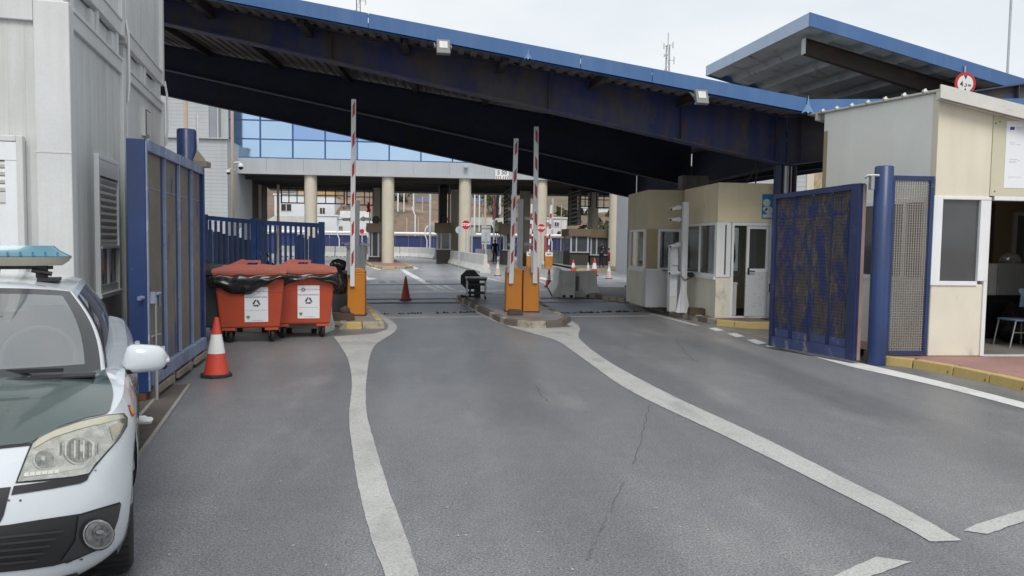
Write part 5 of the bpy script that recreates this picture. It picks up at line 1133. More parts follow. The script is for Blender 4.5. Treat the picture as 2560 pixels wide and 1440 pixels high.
# white houses on the left
def house(px0, px1, pyb, pyt, Y, lab, wins=(), roof=None, dep_=7):
    x0, x1 = AY(px0, 500, Y).x, AY(px1, 500, Y).x; zb, zt = min(AY(px0, pyb, Y).z, hillz((x0+x1)/2, Y))-.5, AY((px0+px1)/2, pyt, Y).z
    t = thing('house', lab, 'house', ((x0+x1)/2, Y, zb)); MB().box((x0, Y, zb), (x1, Y+dep_, zt)).build('wall', m_house, t)
    rt = MB().box((x0-.15, Y-.15, zt), (x1+.15, Y+dep_+.1, zt+.2)).build('roof', roof or m_house, t)
    if roof: MB().box((x0+.3, Y-.12, zt+.21), (x1+.1, Y+dep_*.6, zt+1.2)).build('parapet', roof, rt)
    for (a, b, c, d) in wins:
        xa, xb_, za, zb_ = AY(a, 500, Y-.05).x, AY(b, 500, Y-.05).x, AY(a, d, Y-.05).z, AY(a, c, Y-.05).z
        w_ = MB().box((xa-.08, Y-.06, za-.08), (xb_+.08, Y-.001, za)).box((xa-.08, Y-.06, zb_), (xb_+.08, Y-.001, zb_+.08)).box((xa-.08, Y-.06, za), (xa, Y-.001, zb_)).box((xb_, Y-.06, za), (xb_+.08, Y-.001, zb_)).build('window', m_shut, t)
        MB().box((xa+.002, Y-.03, za+.002), (xb_-.002, Y-.002, zb_-.002)).build('pane', m_dark, w_); MB().box(((xa+xb_)/2-.05, Y-.05, za+.002), ((xa+xb_)/2+.05, Y-.031, zb_-.002)).build('mullion', m_shut, w_)
house(686, 766, 590, 488, 112, 'white flat roofed house with one dark window, left of the first column', [(703, 728, 510, 527)])
house(742, 836, 575, 490, 118, 'white house with an ochre roof behind the first column', [(745, 757, 503, 517), (800, 812, 520, 535)], m_houseroof)
house(788, 842, 590, 540, 108, 'low white building behind the navy fence at the left', [(800, 808, 558, 572)])
house(835, 935, 600, 548, 109, 'long low white shed with blue stripe, behind the left boom', [(848, 856, 566, 575), (915, 925, 567, 576)])
house(1320, 1418, 590, 546, 112, 'white low building with balconies behind the right stop sign', [(1345, 1355, 556, 566), (1366, 1376, 556, 566), (1388, 1398, 556, 566)])
house(1455, 1535, 600, 520, 125, 'stepped white terraces behind the right toll booths', [(1470, 1480, 535, 550), (1500, 1510, 535, 550)])
# tiled ridge roof of the small pavilion near the left
P = AY(700, 540, 104); t = thing('pavilion', 'small pavilion with a shallow pale roof behind the bar railing', 'pavilion', (P.x, 104, 0)); wv = 2.4
MB().prism([(P.x-wv*1.1,104,P.z-1.1),(P.x+wv*2.0,104,P.z-1.1),(P.x+wv*1.6,104,P.z),(P.x-wv*.3,104,P.z)], (0,3.5,0)).build('roof', m_conc, t); MB().box((P.x-wv*.9,104.2,-.3),(P.x+wv*1.8,107.3,P.z-1.101)).build('wall', m_house, t); MB().box((P.x-wv*.6,104.12,.2),(P.x+wv*.9,104.19,P.z-2.0)).build('shutter', m_navyfence, t)
# retaining walls and sheds on the terraces
for px0, px1, py, Y, lab in ((980, 1100, 528, 128, 'long low grey wall on the brown terrace in the middle opening'), (1168, 1262, 543, 118, 'long pale wall on the terrace behind the stop sign'), (850, 925, 527, 115, 'grey terrace wall behind the left boom')):
    x0, x1 = AY(px0, py, Y).x, AY(px1, py, Y).x; z = AY(px0, py, Y).z; t = tag(MB().box((x0, Y, z-1.2), (x1, Y+.4, z)).build('terrace_wall', m_conc), lab, 'wall')
# blue safety netting strips on the slope
for k, (px0, py0, px1, py1, Y) in enumerate(((985, 483, 1030, 494, 135), (1000, 492, 1046, 491, 136), (1040, 501, 1072, 499, 132), (1142, 494, 1160, 494, 132), (1175, 497, 1215, 503, 132), (1218, 509, 1234, 508, 130))):
    a, b = AY(px0, py0, Y), AY(px1, py1, Y); labs = ('blue netting strip highest on the slope', 'long blue netting strip under the highest one', 'pale blue netting strip left of the tall white pole', 'short blue netting strip beside the grey column', 'blue netting strip right of the third column', 'short blue netting strip below the green tree')
    mb = MB(); pts = [a.lerp(b, i/8)+Vector((0, 0, .12*math.sin(i*2.1))) for i in range(9)]; mb.grid([[p+Vector((0,0,-.28)) for p in pts], [p+Vector((0,.05,.28)) for p in pts]]); mb.grid([[p+Vector((0,.1,-.28)) for p in pts], [p+Vector((0,.12,.28)) for p in pts]])
    tag(mb.build('netting', mat('blue_netting', (.16,.24,.50), .8, var=.2) if k == 0 else MATS['blue_netting']), labs[k], 'netting', 'blue netting on the slope')
# poles
POLE = 'thin poles beyond the building'
def pole(px, pyt, pyb, Y, r, lab, m=m_signwhite, head=None, grp=POLE, crook=False):
    T_ = AY(px, pyt, Y); z0_ = hillz(T_.x, Y) if Y > 104 else 0.; t = thing('pole', lab, 'pole', (T_.x, Y, z0_), grp)
    pts = [(T_.x, Y, z0_-.1), (T_.x, Y, T_.z)]
    if crook: pts = [(T_.x, Y, z0_-.1), (T_.x, Y, T_.z-1.1), (T_.x-.35, Y, T_.z-.1), (T_.x-.3, Y, T_.z)]
    MB().tube(pts, r, 8).build('shaft', m, t)
    if head == 'lamp': 
        for s_ in (-.25, .25): MB().box((T_.x+s_-.22, Y-.2, T_.z), (T_.x+s_+.22, Y+.2, T_.z+.55)).build('lamp_head', m_greyback, t)
    return t
labs = 'white pole with crooked top beside the second column;white pole near the left of the slope;thin white pole left of the blue netting;white pole in the middle of the slope;pale pole on the slope right of the netting;tall bright white pole nearest the middle toll booth'.split(';')
pole(982, 510, 588, 94, .09, labs[0], crook=True); pole(995, 474, 530, 122, .12, labs[1]); pole(1010, 480, 530, 122, .09, labs[2]); pole(1034, 481, 528, 122, .11, labs[3]); pole(1056, 492, 528, 122, .09, labs[4], m_tan); pole(1076, 470, 618, 78, .10, labs[5])
pole(1038, 517, 580, 97, .09, 'white pole with crooked top in front of the brown bank', crook=True); pole(1017, 545, 580, 98, .06, 'short tan stake left of the crooked pole', m_tan); pole(1046, 543, 580, 98, .07, 'short tan stake right of the crooked pole', m_tan)
pole(1187, 478, 545, 114, .13, 'white lamp pole with twin heads right of the third column', head='lamp'); pole(1199, 478, 545, 114, .09, 'white lamp pole with a single high head', head='lamp'); pole(1214, 472, 562, 90, .12, 'tan pole above the grey sign back', m_tan)
pole(1236, 492, 575, 90, .10, 'pale pole beside the flags', m_greyback); pole(1382, 495, 548, 112, .14, 'grey lamp pole right of the stop sign', m_greyback)
pole(1207, 535, 580, 96, .06, 'thin tan stake left of the tan pole', m_tan); pole(1235, 550, 585, 93, .08, 'white crooked post below the flags', crook=True)
pole(580, 240, 545, 33, .065, 'slim tan pole carrying the white cameras in front of the glass front', m_tan, grp='tan poles near the tower'); pole(463, 190, 400, 34, .09, 'tan pole behind the broken blue post', m_tan, grp='tan poles near the tower')
pole(695, 462, 640, 60, .10, 'tan pole behind the bar railing', m_tan); pole(648, 462, 560, 62, .16, 'thick pale pole left of the white house', m_tan)
pole(1375, 510, 560, 96, .05, 'thin leaning stake right of the stop sign', m_tan); pole(1404, 512, 560, 96, .05, 'thin stake beside the dark screen', m_tan)
pole(2530, -40, 190, 40, .065, 'thin grey lamp post rising above the side canopy', m_greyback, grp='tall lamp posts')
# flags
def flag(px, py, Y, w_, h_, m, lab, pole_px=None):
    P = AY(px, py, Y); t = thing('flag', lab, 'flag', P, 'limp flags by the building'); mb = MB(); rows = []
    for i in range(9): rows.append([Vector((w_*(j/6-.5)*(.6+.4*i/8)+.05*math.sin(i*1.3+j), .10*math.sin(j*1.9+i*.4), -h_*i/8)) for j in range(7)])
    mb.grid(rows); mb.grid([[p+Vector((0,.02,0)) for p in r] for r in rows]); mb.build('cloth', m).parent = t; return t
flag(921, 506, 60, .28, .75, m_signred, 'limp red flag beside the left toll booth'); flag(1244, 480, 88, .5, 3.0, m_dark, 'dark limp flag behind the grey sign back'); flag(1236, 488, 88, .4, 2.8, mat('dull_red_cloth', (.22,.08,.08), .8), 'dull striped limp flag left of the dark one'); flag(1250, 484, 88, .25, 2.4, m_paper, 'white limp flag right of the dark one')
pole(924, 470, 640, 60.2, .03, 'thin pole of the red flag', m_dark)
# lattice masts on the skyline
def mast(px, pyt, pyb, Y, wpx, lab):
    T_ = AY(px, pyt, Y); zb = hillz(T_.x, Y) if Y > 104 else 0; t = thing('radio_mast', lab, 'radio mast', (T_.x, Y, zb), 'lattice radio masts on the skyline')
    w0 = wpx*Y/FPX; L = T_.z-zb; m = MB(); hb = zb; ht = T_.z-.12*(L if L < 40 else 40)
    def c(z): k = (z-zb)/L; return w0*(1.0-.55*k)/2
    n = max(6, int((ht-hb)/(w0*1.1)))
    for sx_, sy_ in ((-1,-1),(1,-1),(1,1),(-1,1)): m.bar((T_.x+sx_*c(hb), Y+sy_*c(hb), hb), (T_.x+sx_*c(ht), Y+sy_*c(ht), ht), .16, .16)
    m.build('legs', m_dark, t); m = MB()
    for k in range(n):
        za, zb2 = hb+(ht-hb)*k/n, hb+(ht-hb)*(k+1)/n; s_ = 1 if k % 2 else -1
        m.bar((T_.x-s_*c(za), Y-c(za), za), (T_.x+s_*c(zb2), Y-c(zb2), zb2), .1, .1); m.bar((T_.x-c(zb2), Y-c(zb2), zb2), (T_.x+c(zb2), Y-c(zb2), zb2), .1, .1); m.bar((T_.x-s_*c(za), Y+c(za), za), (T_.x+s_*c(zb2), Y+c(zb2), zb2), .1, .1)
    tag(m.build('lattice', m_greyback, t), kind='stuff'); MB().tube([(T_.x, Y, ht), (T_.x, Y, T_.z)], .1, 6).build('spike', m_dark, t)
    for k, (dx, dz, h_) in enumerate(((-.8,.18,2.2),(.85,.16,2.4),(.2,.20,2.6),(-.7,.30,1.2),(1.1,.36,3.0),(-.55,.5,1.4),(.8,.6,1.2),(-.9,.72,1.0))):
        z = T_.z-dz*min(L, 30); MB().box((T_.x+dx*w0-.18, Y-.6, z-h_/2), (T_.x+dx*w0+.18, Y-.3, z+h_/2)).build('antenna', m_greyback, t); MB().bar((T_.x, Y-.2, z), (T_.x+dx*w0, Y-.4, z), .1, .1).build('antenna_arm', m_dark, t)
mast(1671, 82, 200, 300, 14, 'lattice radio mast with antennas standing free above the canopy'); mast(896, -70, 40, 300, 16, 'lattice radio mast whose foot shows above the canopy at the top')
# glimpse of a grey block right of the valley column, and rock slope
YG = 40; a, b, c_ = AY(1880, 440, YG).x, AY(2016, 440, YG).x, AY(2034, 440, YG).x
t = thing('side_building', 'pale blue grey boarded building with a cream corner seen past the canopy column', 'building', ((a+b)/2, YG, 0)); zt = AY(1950, 380, YG).z+2
z = 0; 
while z < zt: MB().box((a-6, YG, z), (b, YG+.12, z+.24)).build('cladding_board', m_siding, t); z += .25
MB().box((b+.01, YG-.05, 0), (c_, YG+6, zt+.3)).build('corner_pier', m_column, t); MB().box((a-6, YG+.13, 0), (b-.01, YG+6, zt)).build('core', m_siding, t)
rk = MB(); 
def rz(x, y): return 1+min(9.5, max(0, (y-52))*.55)+1.2*math.sin(x*.9+y*.5)+.7*math.sin(x*2.1-y*.8)
rk.grid([[Vector((x, y, rz(x, y)+random.uniform(-.15,.15))) for x in [22+i*.8 for i in range(52)]] for y in [50+j*1.2 for j in range(46)]])
struct(rk, 'rock_slope', mat('tan_rock', (.42, .34, .23), .95, var=.3, vscale=.4, fine=.15, fscale=3, spots=[((.20,.17,.11), .8, .52, .62)], bump=.8, bscale=2), smooth=True)
# ================================================================ barriers with raised booms
def stripes(t, zs, w_, h_, slope, x0=-.0):
    for z in zs:
        x = x0; MB().prism([(x-w_*.30, -.0265, z), (x+w_*.28, -.0265, z+slope*.6), (x+w_*.28, -.0265, z+h_), (x-w_*.30, -.0265, z+h_-slope*.6)], (0, -.002, 0)).build('red_stripe', m_red, t)
def barrier(foot, lab, Hc, zarm_lo, zarm_hi, arm_w, lean, flip, cw=.36, spacing=.62, cab_off=0., z0=.13):
    fx, fy = foot.x, foot.y; t = thing('boom_barrier', lab, 'boom barrier', (fx, fy, z0), 'orange boom barriers on the islands')
    s_ = -1 if flip else 1
    c = MB(); cd_ = .36
    c.box((fx-cw/2, fy, z0), (fx+cw/2, fy+cd_, Hc-.10)); c.prism([(fx-cw/2, fy, Hc-.099), (fx+cw/2, fy, Hc-.099), (fx+cw/2*(1 if s_ > 0 else .9), fy, Hc-.03*s_-.03), (fx+s_*cw*.2, fy, Hc), (fx-cw/2, fy, Hc-.04+.03*s_)], (0, cd_, 0))
    c.build('cabinet', m_orange, t, bevel=.014)
    MB().box((fx-s_*(cw/2+.002), fy+.02, z0+.02), (fx-s_*(cw/2+.010), fy+cd_-.02, Hc-.12)).build('side_door', m_orange_d, t)
    MB().box((fx-cw/2+.01, fy-.006, Hc-.125), (fx+cw/2-.01, fy-.001, Hc-.118)).build('lid_seam', m_orange_d, t)
    MB().box((fx-cw/2-.02, fy-.02, z0-.002), (fx+cw/2+.02, fy+cd_+.02, z0+.02)).build('base_plate', m_dark, t)
    ax = fx-s_*cw*.22; M = Matrix.Translation((ax, fy-.035, zarm_lo)) @ Matrix.Rotation(lean, 4, 'Y')
    L = zarm_hi-zarm_lo
    a = thing('boom', None, None); bpy.data.objects.remove(a)
    o = MB(M).box((-arm_w/2, -.025, 0), (arm_w/2, .025, L)).build('boom', m_arm, t, bevel=.006)
    k = L-.12; zz = []
    while k > .45: zz.append(k-.28); k -= spacing
    for z in zz:
        m = MB(M); sl = .10*(1 if not flip else -1); m.prism([(-arm_w*.22, -.0255, z+max(0, -sl)), (arm_w*.30, -.0255, z+max(0, sl)), (arm_w*.30, -.0255, z+.26+max(0, sl)-.0), (-arm_w*.22, -.0255, z+.26+max(0, -sl))], (0, -.002, 0)); m.build('red_stripe', m_red, o)
    MB(M).box((-.1, -.06, .25), (-arm_w/2-.002, .03, .75)).build('boom_clamp', m_steel, t)
    MB().lathe([(.045, -.06), (.045, .02)], (ax, fy, zarm_lo+.35), 14, axis='Y').build('pivot', m_dark, t)
    return t
f1_ = G(890, 789, .13); f1_.y += .05
tb1 = barrier(f1_, 'orange boom barrier on the left island with its striped boom raised', 1.14, ZAT(f1_, 716), ZAT(f1_, 249), .095, .006, False)
f2_ = G(1285, 779, .13); f3_ = G(1327, 780, .13)
barrier(f2_, 'left orange barrier of the middle pair with its boom raised', ZAT(f2_, 668), ZAT(f2_, 709), ZAT(f2_, 347), .105, .022, False, .37)
barrier(f3_, 'right orange barrier of the middle pair, taller boom raised', ZAT(f3_, 668), ZAT(f3_, 708), ZAT(f3_, 317), .105, -.006, True, .36)
def far_barrier(px, lab, lean, pyt):
    f = AY(px, 664, 51.0); f.z = .1; t = thing('boom_barrier', lab, 'boom barrier', (f.x, f.y, .1), 'orange boom barriers on the islands')
    MB().box((f.x-.25, f.y, .1), (f.x+.25, f.y+.5, 1.15)).build('cabinet', m_orange, t, bevel=.02); MB().box((f.x-.255, f.y-.006, .85), (f.x+.255, f.y-.001, 1.12)).build('white_band', m_signwhite, t); MB().box((f.x-.15, f.y-.009, .95), (f.x+.16, f.y-.0065, 1.03)).build('dark_print', m_ink, t); MB().box((f.x-.26, f.y-.01, 1.151), (f.x+.26, f.y+.51, 1.20)).build('lid', m_orange_d, t)
    top = AY(px, pyt, 51.0).z; M = Matrix.Translation((f.x-.05, f.y-.05, 1.0)) @ Matrix.Rotation(lean, 4, 'Y'); L = top-1.0
    o = MB(M).box((-.06, -.03, 0), (.06, .03, L)).build('boom', m_arm, t)
    for k in range(int(L/.7)): MB(M).box((-.062, -.034, .3+k*.7), (.062, -.0305, .62+k*.7)).build('red_stripe', m_red, o)
far_barrier(1326, 'far orange barrier with thin striped boom left of the cream column', .02, 510); far_barrier(1372, 'far orange barrier with thin striped boom right of the cream column', .045, 512)
# ================================================================ camera posts
def gadget(t, x, y, z, s_, kind=0, ln=.21):
    """hooded camera on a side bracket, pointing sideways"""
    MB().lathe([(.0,-.045),(.055,-.04),(.062,.0),(.055,.04),(.0,.045)], (x+s_*.10, y, z), 14, axis='Y').build('camera_mount', m_whitepaint, t)
    M = Matrix.Translation((x+s_*.13, y-.02, z)) @ Matrix.Rotation(s_*(.30 if kind == 0 else .05), 4, 'Y')
    o = MB(M).box((0, -.04, .022), (s_*ln, .04, .04)).box((s_*.02, -.035, -.035), (s_*(ln-.06), .035, .02)).build('camera', m_whitepaint, t, bevel=.006)
    MB(M).box((s_*(ln-.058), -.03, -.03), (s_*(ln-.04), .03, .018)).build('lens', m_black, o)
    MB().box((x+s_*.02, y-.03, z-.02), (x+s_*.09, y+.03, z+.02)).build('bracket', m_whitepaint, t)
def campost(P, hb, ht, w_, lab, left=(), right=(), gus=True):
    t = thing('camera_post', lab, 'camera post', (P.x, P.y, .13), 'white camera posts beside the lanes')
    MB().box((P.x-w_/2, P.y-w_/2, .13), (P.x+w_/2, P.y+w_/2, ht)).build('post', m_whitepaint, t, bevel=.006)
    if gus:
        for s_ in (-1, 1): MB().prism([(P.x+s_*w_/2, P.y-.01, .14), (P.x+s_*(w_/2+.10), P.y-.01, .14), (P.x+s_*w_/2, P.y-.01, .72)], (0, .02, 0)).build('gusset', m_whitepaint, t)
        MB().box((P.x-.2, P.y-.2, .128), (P.x+.2, P.y+.2, .145)).build('base_plate', m_whitepaint, t)
    for z, k in left: gadget(t, P.x-w_/2, P.y, z, -1, k)
    for z, k in right: gadget(t, P.x+w_/2, P.y, z, 1, k)
    return t
p = AY(1709, 700, 17.6); p.y = 17.6
cp = campost(p, 0, ZAT(p, 505), .13, 'white camera post with four side cameras in front of the cream booths', [(ZAT(p, 519), 0), (ZAT(p, 549), 1), (ZAT(p, 612), 0), (ZAT(p, 682), 1)])
MB().box((p.x-.30, p.y+.1, .5), (p.x-.12, p.y+.3, 1.70)).build('wide_column', m_whitepaint, cp); MB().box((p.x-.27, p.y+.05, 1.25), (p.x-.13, p.y+.098, 1.42)).build('control_box', m_whitepaint, cp); MB().box((p.x-.30, p.y+.1, .13), (p.x-.12, p.y+.3, .495)).build('wide_column_foot', m_shut, cp)
MB().tube([(p.x-.1, p.y-.1, ZAT(p, 690)), (p.x, p.y-.1, ZAT(p, 700)), (p.x+.12, p.y-.08, ZAT(p, 695))], .012, 6).build('cable', m_dark, cp); MB().lathe([(.05,-.16),(.07,-.1),(.06,.05)], (p.x+.15, p.y, ZAT(p, 687)), 12, axis='Y').disc((p.x+.15, p.y-.155, ZAT(p, 687)), (0,1,0), .05).build('front_camera', m_black, cp)
p = AY(1300, 600, 21.5); p.y = 21.5; cp = campost(p, 0, ZAT(p, 498), .15, 'white camera post standing behind the middle pair of barriers', [(ZAT(p, 520), 0), (ZAT(p, 546), 0), (ZAT(p, 612), 1)], [(ZAT(p, 546), 1), (ZAT(p, 610), 1)])
p = AY(893, 600, 20.0); p.y = 20.0; cp = campost(p, 0, ZAT(p, 501), .11, 'white camera post standing behind the left barrier', [(ZAT(p, 517), 0), (ZAT(p, 549), 1), (ZAT(p, 610), 1)], [(ZAT(p, 547), 1), (ZAT(p, 611), 1)])
p = AY(882, 650, 20.6); MB().box((p.x-.16, p.y, .13), (p.x+.30, p.y+.35, ZAT(p, 620))).build('control_cabinet', m_whitepaint, cp); MB().box((p.x-.18, p.y-.02, ZAT(p, 620)), (p.x+.32, p.y+.37, ZAT(p, 616))).build('cabinet_lid', m_whitepaint, cp)
# dome cameras on the tan pole and building
def dome(px, py, Y, lab, sc_=1., arm=-1):
    P = AY(px, py, Y); t = thing('dome_camera', lab, 'security camera', P, 'white security cameras on the slim tan pole'); r = .095*sc_
    MB().lathe([(.0,.12*sc_),(r*.6,.10*sc_),(r,.02*sc_),(r,-.02*sc_)], (0,0,0), 16).build('hood', m_signwhite).parent = t; MB().lathe([(r*.9,-.02*sc_),(r*.8,-.09*sc_),(.0,-.13*sc_)], (0,0,0), 16).build('dome', m_black).parent = t
    MB().tube([(0,0,.1*sc_),(arm*.08*sc_,0,.15*sc_),(arm*.28*sc_,0,.12*sc_)], .028*sc_, 8).build('arm', m_signwhite).parent = t; return t
dome(602, 416, 33, 'white dome camera on the right of the slim tan pole', 1.15); dome(571, 430, 33, 'white dome camera on the left of the slim tan pole', .9, 1); dome(490, 243, 34, 'black dome camera hanging high by the tower', 1.25, -1)
P = AY(1165, 416, YF_-.1); t = thing('bullet_camera', 'tiny bullet camera on the grey fascia', 'security camera', P); MB().box((-.14,-.3,-.1),(.14,.0,.1)).build('housing', m_greyback).parent = t; MB().box((-.05,-.0,-.05),(.05,.2,.05)).build('bracket', m_greyback).parent = t
# ================================================================ traffic cones
def cone_proto(kind):
    """unit: height 1, base .5 wide"""
    t = thing('traffic_cone', None, None); h0 = .055; H = 1.0; r0, r1 = .205, .035
    def rr(z): return r0+(r1-r0)*((z-h0)/(H-h0))
    mats = {'rw': [(h0, .40, m_coneR), (.40, .72, m_coneW), (.72, 1., m_coneR)], 'plain': [(h0, 1., m_coneD)], 'pale': [(h0, .5, m_coneT), (.5, .78, m_coneW), (.78, 1., m_coneT)]}[kind]
    pts = [(.25*math.cos(math.pi/8+k*math.pi/4)*1.08, .25*math.sin(math.pi/8+k*math.pi/4)*1.08) for k in range(8)]
    o = MB().prism([(x, y, 0) for x, y in pts], (0, 0, h0)).build('base', m_rubber, bevel=.012); o.parent = t
    for i, (a, b, m) in enumerate(mats):
        k = MB(); n = 6; pr = [(rr(a+(b-a)*j/n)+(.002 if i % 2 else 0), a+(b-a)*j/n) for j in range(n+1)]; k.lathe(pr, n=28)
        if b == 1.: k.lathe([(r1, 1.), (r1*.6, 1.005), (r1*.55, .98)], n=28)
        o = k.build(('lower_band', 'white_band', 'tip')[i] if len(mats) > 1 else 'body', m, smooth=True); o.parent = t
    return t
CONES = 'traffic cones along the lanes'
prot = {}
def cone(px, py, pyt, kind, lab, tilt=0., z=0., rz=0):
    P = G(px, py, z); h = ZAT(P, pyt)-z
    if kind not in prot: prot[kind] = t = cone_proto(kind)
    else: t = dup(prot[kind])
    t.location = (P.x, P.y, z); t.scale = (h*.98, h*.98, h); t.rotation_euler = (0, tilt, rz); t['label'] = lab; t['category'] = 'traffic cone'; t['group'] = CONES
    return t
cn = cone(541, 941, 794, 'rw', 'large red and white cone beside the left gate leaf', .01, rz=.4)
cone(1014, 751, 691, 'plain', 'plain dark red cone alone in the middle of the left lane')
cone(1220, 682, 650, 'rw', 'red and white cone at the right end of the concrete barrier row'); cone(1244, 690, 653, 'pale', 'sun bleached pale cone beside the middle camera post')
cone(1260, 661, 638, 'rw', 'small distant red cone left of the twin barriers'); cone(1372, 718, 673, 'rw', 'red and white cone left of the near concrete barriers')
cone(1433, 682, 648, 'rw', 'red and white cone behind the near concrete barriers, leftmost behind them'); cone(1470, 684, 656, 'pale', 'bleached pale cone just behind the near concrete barriers')
cone(1485, 690, 645, 'rw', 'tallest red and white cone behind the near concrete barriers', .02); cone(1522, 697, 661, 'pale', 'bleached white cone in front of the cream column')
# a dent crease on the near cone
# ================================================================ concrete barriers
def jersey_mesh(L):
    m = MB(); pr = [(-.30, 0), (-.30, .07), (-.10, .36), (-.08, .80), (.08, .80), (.10, .36), (.30, .07), (.30, 0)]
    m.prism([(-L/2, y, z) for y, z in pr], (L, 0, 0)); return m
jproto = {}
JG = 'concrete barriers along the lanes'
def jersey(a, b, lab, h=.82, z=0, m=m_conc):
    a, b = Vector(a), Vector(b); d = b-a; L = d.length; gp = .014 if a.y < 30 else .05
    t = thing('concrete_barrier', lab, 'concrete barrier', (a.x+d.x/2, a.y+d.y/2, z), JG, rz=math.atan2(d.y, d.x))
    mb = MB(Matrix.Scale(h/.82, 4, (0,0,1))); pr = [(-.30, .0), (-.30, .09), (-.12, .36), (-.085, .82), (.085, .82), (.12, .36), (.30, .09), (.30, .0)]
    mb.prism([(-L/2+gp, y, z_) for y, z_ in pr], (L-2*gp, 0, 0)); mb.build('body', m, bevel=.015).parent = t
    MB(Matrix.Scale(h/.82, 4, (0,0,1))).box((-L/2+gp-.001, -.05, .2), (-L/2+.002, .05, .66)).build('joint_key', m_concd).parent = t
    n = max(2, round(L/.45))
    for k in range(n):
        x = -L/2+L*(k+.5)/n; MB().box((x-.05, -.312, .0), (x+.05, -.301, .09)).build('drain_slot', m_black).parent = t
    return t
# near group on the right of the right lane: three blocks curving round
A = [G(1383, 741), G(1412, 745), G(1438, 747), G(1465, 744)]
def path_j(pts, labs, h=.82):
    for i in range(len(pts)-1): jersey(pts[i], pts[i+1], labs[i], h)
jn = [AY(1391, 745, 24.3), AY(1418, 745, 23.6), AY(1446, 745, 23.3), AY(1476, 745, 23.4)]
P0 = G(1372, 728); P1 = G(1398, 744); P2 = G(1442, 745); P3 = G(1474, 741)
off = Vector((.12, .3, 0))
jersey(P0+off+Vector((.35,1.2,0)), P1+off, 'near concrete barrier block turned into the lane, left of its neighbours', .84); jersey(P1+off, P2+off-Vector((.10,0,0)), 'near concrete barrier block in the middle of the curved group', .84); jersey(P2+off-Vector((.06,0,0)), P3+off+Vector((.1,.1,0)), 'near concrete barrier block with its dirty end towards the booths', .84)
_jb = [o for o in bpy.data.objects if o.get('label', '').startswith('near concrete barrier block with its dirty end')][0]; _L = (P3+Vector((.1,.1,0))-P2+Vector((.06,0,0))).length
MB().prism([(_L/2-.0135, y, z_*.84/.82) for y, z_ in ((-.30,.02),(-.30,.09),(-.12,.36),(-.085,.815),(.085,.815),(.12,.36),(.30,.09),(.30,.02))], (.006, 0, 0)).build('dirty_end', mat('brown_dirty_concrete', (.17,.145,.12), .9, var=.2, fine=.1)).parent = _jb
# row running away behind the inspection table
a, b = G(1214, 683), G(1128, 660); n = 6
for k in range(n): jersey(b.lerp(a, k/n), b.lerp(a, (k+1)/n), ('farthest', 'second farthest', 'third', 'fourth', 'fifth', 'nearest')[k]+' grey block of the barrier row behind the black octagon', 1.05)
# far curved row across the left opening
fr_ = [AY(px, 640, Y) for px, Y in ((935, 82), (975, 84), (1000, 84), (1024, 83.5), (1048, 82), (1070, 79), (1090, 74))]
for k in range(len(fr_)-1): jersey((fr_[k].x, fr_[k].y, 0), (fr_[k+1].x, fr_[k+1].y, 0), ('first', 'second', 'third', 'fourth', 'fifth', 'last')[k]+' block from the left in the far curved barrier row', 1.1)
for k, (pa, pb, Ya, Yb, lab) in enumerate(((1190, 1214, 72, 70, 'far barrier block left of the grey sign back'), (1214, 1236, 70, 68, 'far barrier block beside the dark dressed figure'), (1252, 1270, 68, 66, 'far barrier block right of the dark dressed figure'), (1378, 1398, 66, 65, 'far barrier block right of the far orange barrier'), (1398, 1417, 65, 64, 'far barrier block beside the edge on screen'), (812, 838, 80, 80, 'far barrier block behind the orange bins, left'), (838, 868, 80, 80, 'far barrier block behind the left camera post'), (700, 740, 78, 78, 'far barrier block behind the railing'))):
    a, b = AY(pa, 640, Ya), AY(pb, 640, Yb); jersey((a.x, a.y, 0), (b.x, b.y, 0), lab, 1.1)
for k, (pa, pb) in enumerate(((898, 908), (908, 918))):
    a, b = AY(pa, 640, 72), AY(pb, 640, 72); t = thing('plastic_barrier', ('left', 'right')[k]+' pink and white plastic barrier by the left toll booth', 'plastic barrier', (a.x, 72, 0)); w_ = b.x-a.x
    MB().prism([(-.02,-.2,0),(w_-.05,-.2,0),(w_-.12,-.1,.95),(.06,-.1,.95)], (0,.4,0)).build('body', mat('pink_plastic', (.62,.40,.40), .5, var=.3, vscale=4) if k == 0 else MATS['pink_plastic'], bevel=.03).parent = t; MB().box((.08,-.21,.45),(w_-.14,-.19,.62)).build('white_panel', m_signwhite).parent = t
# row behind the bins: whitish blocks seen under the bins
a, b = AY(585, 800, 14.75), AY(828, 800, 14.5)
jb = [Vector((a.x, a.y, 0)).lerp(Vector((b.x, b.y, 0)), k/2) for k in range(3)]
for k in range(2): jersey(jb[k], jb[k+1], ('stained concrete barrier behind the dark bin and left orange bin', 'stained concrete barrier ending beside the left island')[k], .8)
